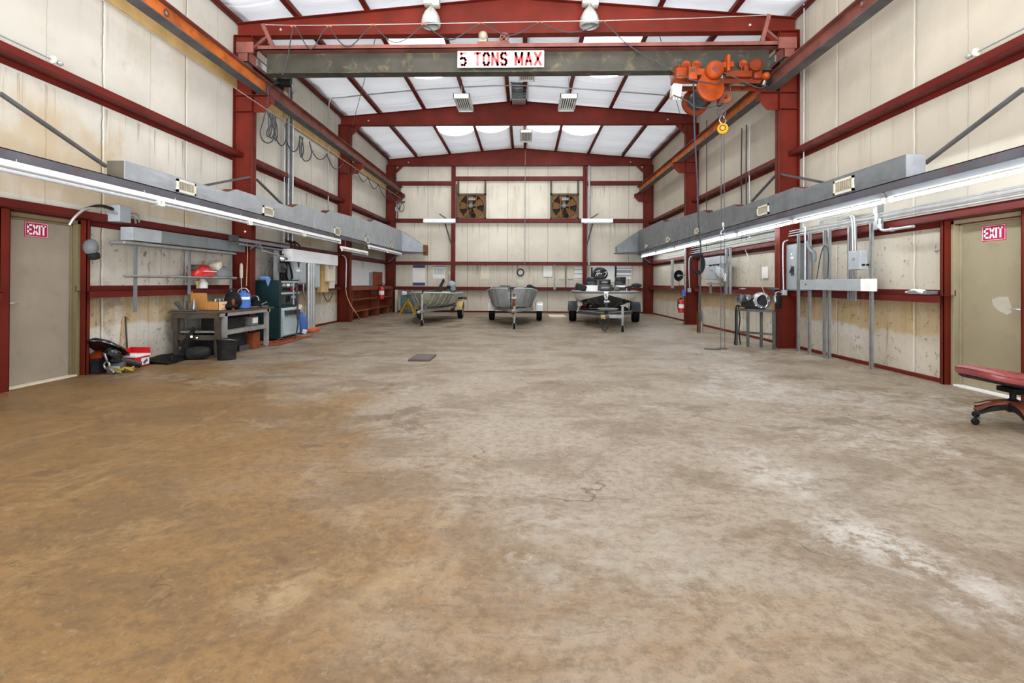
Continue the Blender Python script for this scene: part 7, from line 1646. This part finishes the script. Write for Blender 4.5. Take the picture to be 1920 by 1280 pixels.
# ---- welder / machine cabinet
wy0, wy1, wx = 11.15, 12.05, -5.18
wd = thing('welding_machine', 'dark green welding machine with instrument face, double height, beside the workbench', 'machine', (-5.45, 11.6, 0))
z0, z1, z2 = .03, .72, 1.29
MB().box((-5.72, wy0, z1), (wx, wy1, z2)).build('upper_case', 'tealdark', wd, smooth=False, bevel=.012)
MB().box((-5.72, wy0+.02, z0), (wx-.01, wy1-.05, z1)).build('lower_case', 'tealdark', wd, smooth=False, bevel=.012)
MB().prism([(wx-.01, z1-.02), (wx+.04, z1-.06), (wx+.07, z0+.08), (wx-.01, z0+.04)], 'XZ', wy0+.05, wy1-.06).build('front_panel', 'tealpale', wd, smooth=False, bevel=.01)
for y in (wy0+.16, wy0+.41, wy0+.66): MB().cbox((wx+.05, y+.04, z1-.13), (.1, .16, .1)).build('vent_grille', 'paneldark', wd, smooth=False)
MB().box((wx, wy0+.03, z1+.05), (wx+.012, wy1-.03, z2-.05)).build('instrument_face', 'paneldark', wd, smooth=False)
MB().box((wx+.012, wy0+.02, z1+.27), (wx+.03, wy1-.02, z1+.31)).box((wx+.012, wy0+.02, z2-.05), (wx+.03, wy1-.02, z2-.02)).box((wx+.012, wy1-.3, z1+.03), (wx+.03, wy1-.27, z2-.04)).build('face_trim', 'tealpale', wd, smooth=False)
for k in range(5): MB().cyl((wx+.012, wy0+.12+.13*k, z1+.38), (wx+.045, wy0+.12+.13*k, z1+.38), .03, n=14).build('control_knob', 'redplastic' if k == 3 else 'black', wd)
for k in range(3): MB().cbox((wx+.016, wy0+.15+.2*k, z1+.47), (.012, .14, .06)).build('meter_window', 'paper' if k == 1 else 'greybox', wd, smooth=False)
MB().lathe([(.05, 0), (.07, 0), (.07, .03), (.05, .03), (.05, 0)], (wx+.012, wy0+.32, z1+.17), (1, 0, 0), 20).build('dial_ring', 'black', wd); MB().cbox((wx+.016, wy0+.62, z1+.2), (.012, .2, .05)).build('name_plate', 'greybox', wd, smooth=False)
solo(MB().sph((-5.5, 11.1, z2+.04), (.12, .14, .05), 14, 8).add([V((-5.42, 10.985, z2+.03)), V((-5.3, 10.985, z2+.03)), V((-5.36, 10.98, z2-.14))], [(0, 1, 2)]), 'cleaning_rag', 'rag', 'blue rag draped on the corner of the dark green machine', 'rag')
solo(MB().tube([(wx+.05, wy0+.65, z2-.1), (wx+.1, wy0+.63, z1+.2), (wx+.14, wy0+.55, .55), (wx+.17, wy0+.5, .3), (wx+.2, wy0+.3, .03)], [.02, .02, .026, .02, .016], n=8), 'machine_lead', 'cable', 'grey lead hanging down the front of the dark green machine', 'cable')
cl = MB()
for k in range(9):
    a0 = aZ(.02, 505+k*6, 648-k*2); cl.tube([a0+V((-.25+.03*k, -.1, .0)), a0+V((-.1, .05*math.sin(k), .02*(k % 3))), a0+V((.06, .12, .0)), a0+V((.1+.02*k, .35, .0))], .014, n=6)
solo(cl, 'welding_hose_pile', 'rustdisc', 'pile of reddish hoses on the floor before the dark green machine', 'hose', kind='stuff')
c = aZ(0, 563, 626); c.x -= .02
kg = thing('blue_bottle', 'tall blue water bottle leaning against the conduits beside the machine', 'bottle', c)
MB().lathe([(0, 0), (.12, 0), (.13, .02), (.13, .36), (.11, .43), (.05, .48), (.05, .52), (0, .52)], c+V((0, .12, 0)), (-.06, .05, 1), 24).build('bottle_body', 'blue', kg)
MB().cbox(c+V((.13, -.02, .06)), (.1, .1, .1), (0, .3, .3)).build('paper_label', 'paper', kg, bevel=.01)
solo(MB().cbox(c+V((-.12, .1, .62)), (.22, .3, .12), (.4, .2, .2)), 'pale_cover', 'paperpale', 'pale cloth cover above the blue bottle beside the machine', 'cover', bevel=.04)
# ---- scrap by the left door
def cowling(c, L_, w, h, rot, m, name, label, cat):
    t = thing(name, label, cat, c); rr = []; R = Euler(rot).to_matrix()
    for f, ww, hh in ((0, .25, .3), (.1, .7, .75), (.35, 1, 1), (.7, .95, .85), (.92, .6, .5), (1, .25, .2)):
        rr.append([V(c)+R @ V((w*ww*math.cos(PI*i/10), L_*(f-.5), h*hh*math.sin(PI*i/10))) for i in range(11)])
    MB().loft(rr).build('shell', m, t); return t
a = aZ(0, 205, 700)
cowling((-5.77, 7.24, .30), .70, .13, .11, (-.45, -.3, .05), 'blackgloss', 'motor_cowling', 'black gloss outboard cowling leaning on the door post, upper one of two', 'engine cover')
cowling((-5.68, 7.2, .17), .54, .13, .13, (-.5, .45, .1), 'blackgloss', 'motor_cowling', 'navy black outboard cowling lying below the other one by the left door', 'engine cover')
t = thing('gearcase_scrap', 'grey gearcase scrap with chrome ring on the floor beside the door post', 'scrap', (-5.55, 7.15, 0))
MB().ring((-5.62, 7.02, .12), (.3, 1, 0), .05, .014, 20, 8).build('chrome_ring', 'chrome', t); MB().bar((-5.62, 7.03, .18), (-5.66, 7.02, .3), .03, .03).bar((-5.6, 7.02, .1), (-5.5, 7.0, .02), .04, .03).cbox((-5.56, 7.12, .07), (.16, .22, .12), (.2, 0, .3)).build('casting', 'steel', t, bevel=.01)
MB().cyl((-5.64, 7.1, .2), (-5.44, 7.4, .07), .05, n=14).build('cylinder', 'blackgloss', t)
rp = MB()
for k in range(10):
    q = V((-5.46+random.uniform(-.07, .07), 7.1+random.uniform(-.1, .16), .03)); rp.tube([q+V((random.uniform(-.08, .08), random.uniform(-.08, .08), random.uniform(0, .05))) for _ in range(5)], .009, n=5)
solo(rp, 'yellow_rope', 'rope', 'tangle of yellow green rope on the floor before the gearcase', 'rope', kind='stuff')
t = thing('orange_box', 'dark box with an orange lid wedged behind the scrap by the left door', 'box', (-5.84, 7.14, 0)); MB().box((-5.92, 7.03, 0.005), (-5.74, 7.3, .22)).build('box_body', 'blackplastic', t, smooth=False); MB().cbox((-5.82, 7.14, .26), (.2, .26, .05), (.3, -.1, .1)).build('orange_lid', 'hoist', t, bevel=.01)
# red tackle box
c = V((-5.74, 7.66, 0))
tb = thing('tackle_box', 'red plastic tackle box with an open tray and white label on the floor', 'box', c)
hx_, hy_ = .15, .15
MB().prism([(c.x-hx_*.86, .0), (c.x+hx_*.86, 0), (c.x+hx_, .15), (c.x-hx_, .15)], 'XZ', c.y-hy_, c.y+hy_).build('box_body', 'redplastic', tb, bevel=.015)
MB().box((c.x-hx_*1.04, c.y-hy_*1.04, .15), (c.x+hx_*1.04, c.y+hy_*1.04, .185)).build('white_rim', 'paper', tb, bevel=.008)
MB().box((c.x-hx_, c.y-hy_, .185), (c.x-hx_+.015, c.y+hy_, .26)).box((c.x-hx_, c.y+hy_-.015, .185), (c.x+hx_, c.y+hy_, .27)).box((c.x-hx_, c.y-hy_, .185), (c.x+hx_*.2, c.y-hy_+.015, .24)).build('open_tray', 'redplastic', tb, smooth=False)
MB().box((c.x+hx_-.02, c.y-.03, .03), (c.x+hx_+.0, c.y+.13, .13)).build('label', 'paper', tb, smooth=False); MB().cbox((c.x+hx_+.001, c.y+.05, .075), (.004, .09, .04), (.5, 0, 0)).build('label_print', 'paperblue', tb, smooth=False)
# leaning sticks
tp_ = aX(-5.9, 235, 593); b1 = aX(-5.88, 245, 652); b0 = aX(-5.9, 224, 652)
solo(MB().bar((b1.x, b1.y-.05, .0), (tp_.x, tp_.y, tp_.z), .022, .015), 'leaning_stick', 'bench', 'dark thin stick leaning on the wall above the red tackle box', 'stick', smooth=False)
solo(MB().bar((b0.x, b0.y, .05), (tp_.x-.01, tp_.y-.02, tp_.z-.02), .02, .014), 'leaning_stick', 'tan', 'tan thin stick leaning on the wall above the black cowlings', 'stick', smooth=False)
# mudguard and lower unit
fd = thing('rubber_mudguard', 'flat black rubber mudguard on the floor right of the tackle box', 'mudguard', (-5.55, 8.3, 0))
rr = []
for f in range(9):
    y = 7.88+.66*f/8; hgt = .02+.05*math.sin(PI*f/8)
    rr.append([V((-5.82, y, .02)), V((-5.7, y, hgt+.03)), V((-5.5, y+.02, hgt)), V((-5.36+.03*math.sin(f), y-.02, .012))])
MB().loft(rr, closed=False).build('rubber_sheet', 'black', fd, solid=.014); MB().ring((-5.40, 8.05, .055), (1, .25, .1), .05, .012, 20, 6).build('hole_rim', 'blackplastic', fd)
lu = thing('outboard_lower_unit', 'black outboard lower unit with upturned skeg before the workbench end', 'outboard part', (-5.4, 8.55, 0))
q = lambda px, py, y=8.45: aY(y, px, py)
MB().tube([q(342, 672), q(346, 655), q(352, 640), q(357, 628), q(361, 620)], [.05, .06, .055, .05, .03], n=10).build('leg_casting', 'blackplastic', lu)
MB().tube([q(360, 627), q(363, 622), q(363.5, 616), q(361.5, 613)], [.02, .02, .018, .012], n=8).cyl(q(358, 630, 8.38), q(359, 630, 8.5), .04, n=14).build('skeg', 'black', lu)
MB().cyl(q(359, 631, 8.37), q(359, 631, 8.39), .018, n=12).cyl(q(369, 633, 8.37), q(369, 633, 8.39), .012, n=12).build('bolt', 'chrome', lu)
MB().lathe([(0, 0), (.09, 0), (.11, .05), (.11, .2), (.07, .32), (0, .34)], q(352, 662, 8.4)+V((0, 0, -.02)), (1, .3, .12), 18).build('gear_housing', 'blackplastic', lu)
MB().tube([q(345, 665), q(341, 655), q(336, 651)], [.03, .025, .012], n=8).tube([q(348, 668), q(343, 662), q(337, 652)], .012, n=6).build('linkage', 'greydark', lu)
# ================================================================== LIGHT
w = bpy.data.worlds.new('daylight'); SC.world = w; w.use_nodes = True
nt = w.node_tree; bg = nt.nodes['Background']
# bright sky above the horizon, a brighter lower half added to light the ceiling
tc = nt.nodes.new('ShaderNodeTexCoord'); sp = nt.nodes.new('ShaderNodeSeparateXYZ'); mr = nt.nodes.new('ShaderNodeMapRange'); mx = nt.nodes.new('ShaderNodeMix'); mx.data_type = 'RGBA'
nt.links.new(tc.outputs['Generated'], sp.inputs[0]); nt.links.new(sp.outputs[2], mr.inputs[0])
mr.inputs[1].default_value = -.04; mr.inputs[2].default_value = .04
nt.links.new(mr.outputs[0], mx.inputs[0]); mx.inputs[6].default_value = (20.0, 21.4, 23.0, 1); mx.inputs[7].default_value = (2.6, 2.8, 3.1, 1)
nt.links.new(mx.outputs[2], bg.inputs[0]); bg.inputs[1].default_value = 1.0
def area(name, loc, size, energy, rot, color=(1, 1, 1), portal=False):
    l = bpy.data.lights.new(name, 'AREA'); l.shape = 'RECTANGLE'; l.size, l.size_y = size; l.energy = energy; l.color = color
    o = bpy.data.objects.new(name, l); COL.objects.link(o); o.location = loc; o.rotation_euler = rot
    if portal: l.cycles.is_portal = True
    return o
area('doorway_daylight', ((ox0+ox1)/2, YF-.05, oz/2), (ox1-ox0, oz), 10, (PI/2, 0, 0), portal=True)
SC.view_settings.exposure = 0.0
for o in bpy.data.objects:
    if '_o' in o: del o['_o']
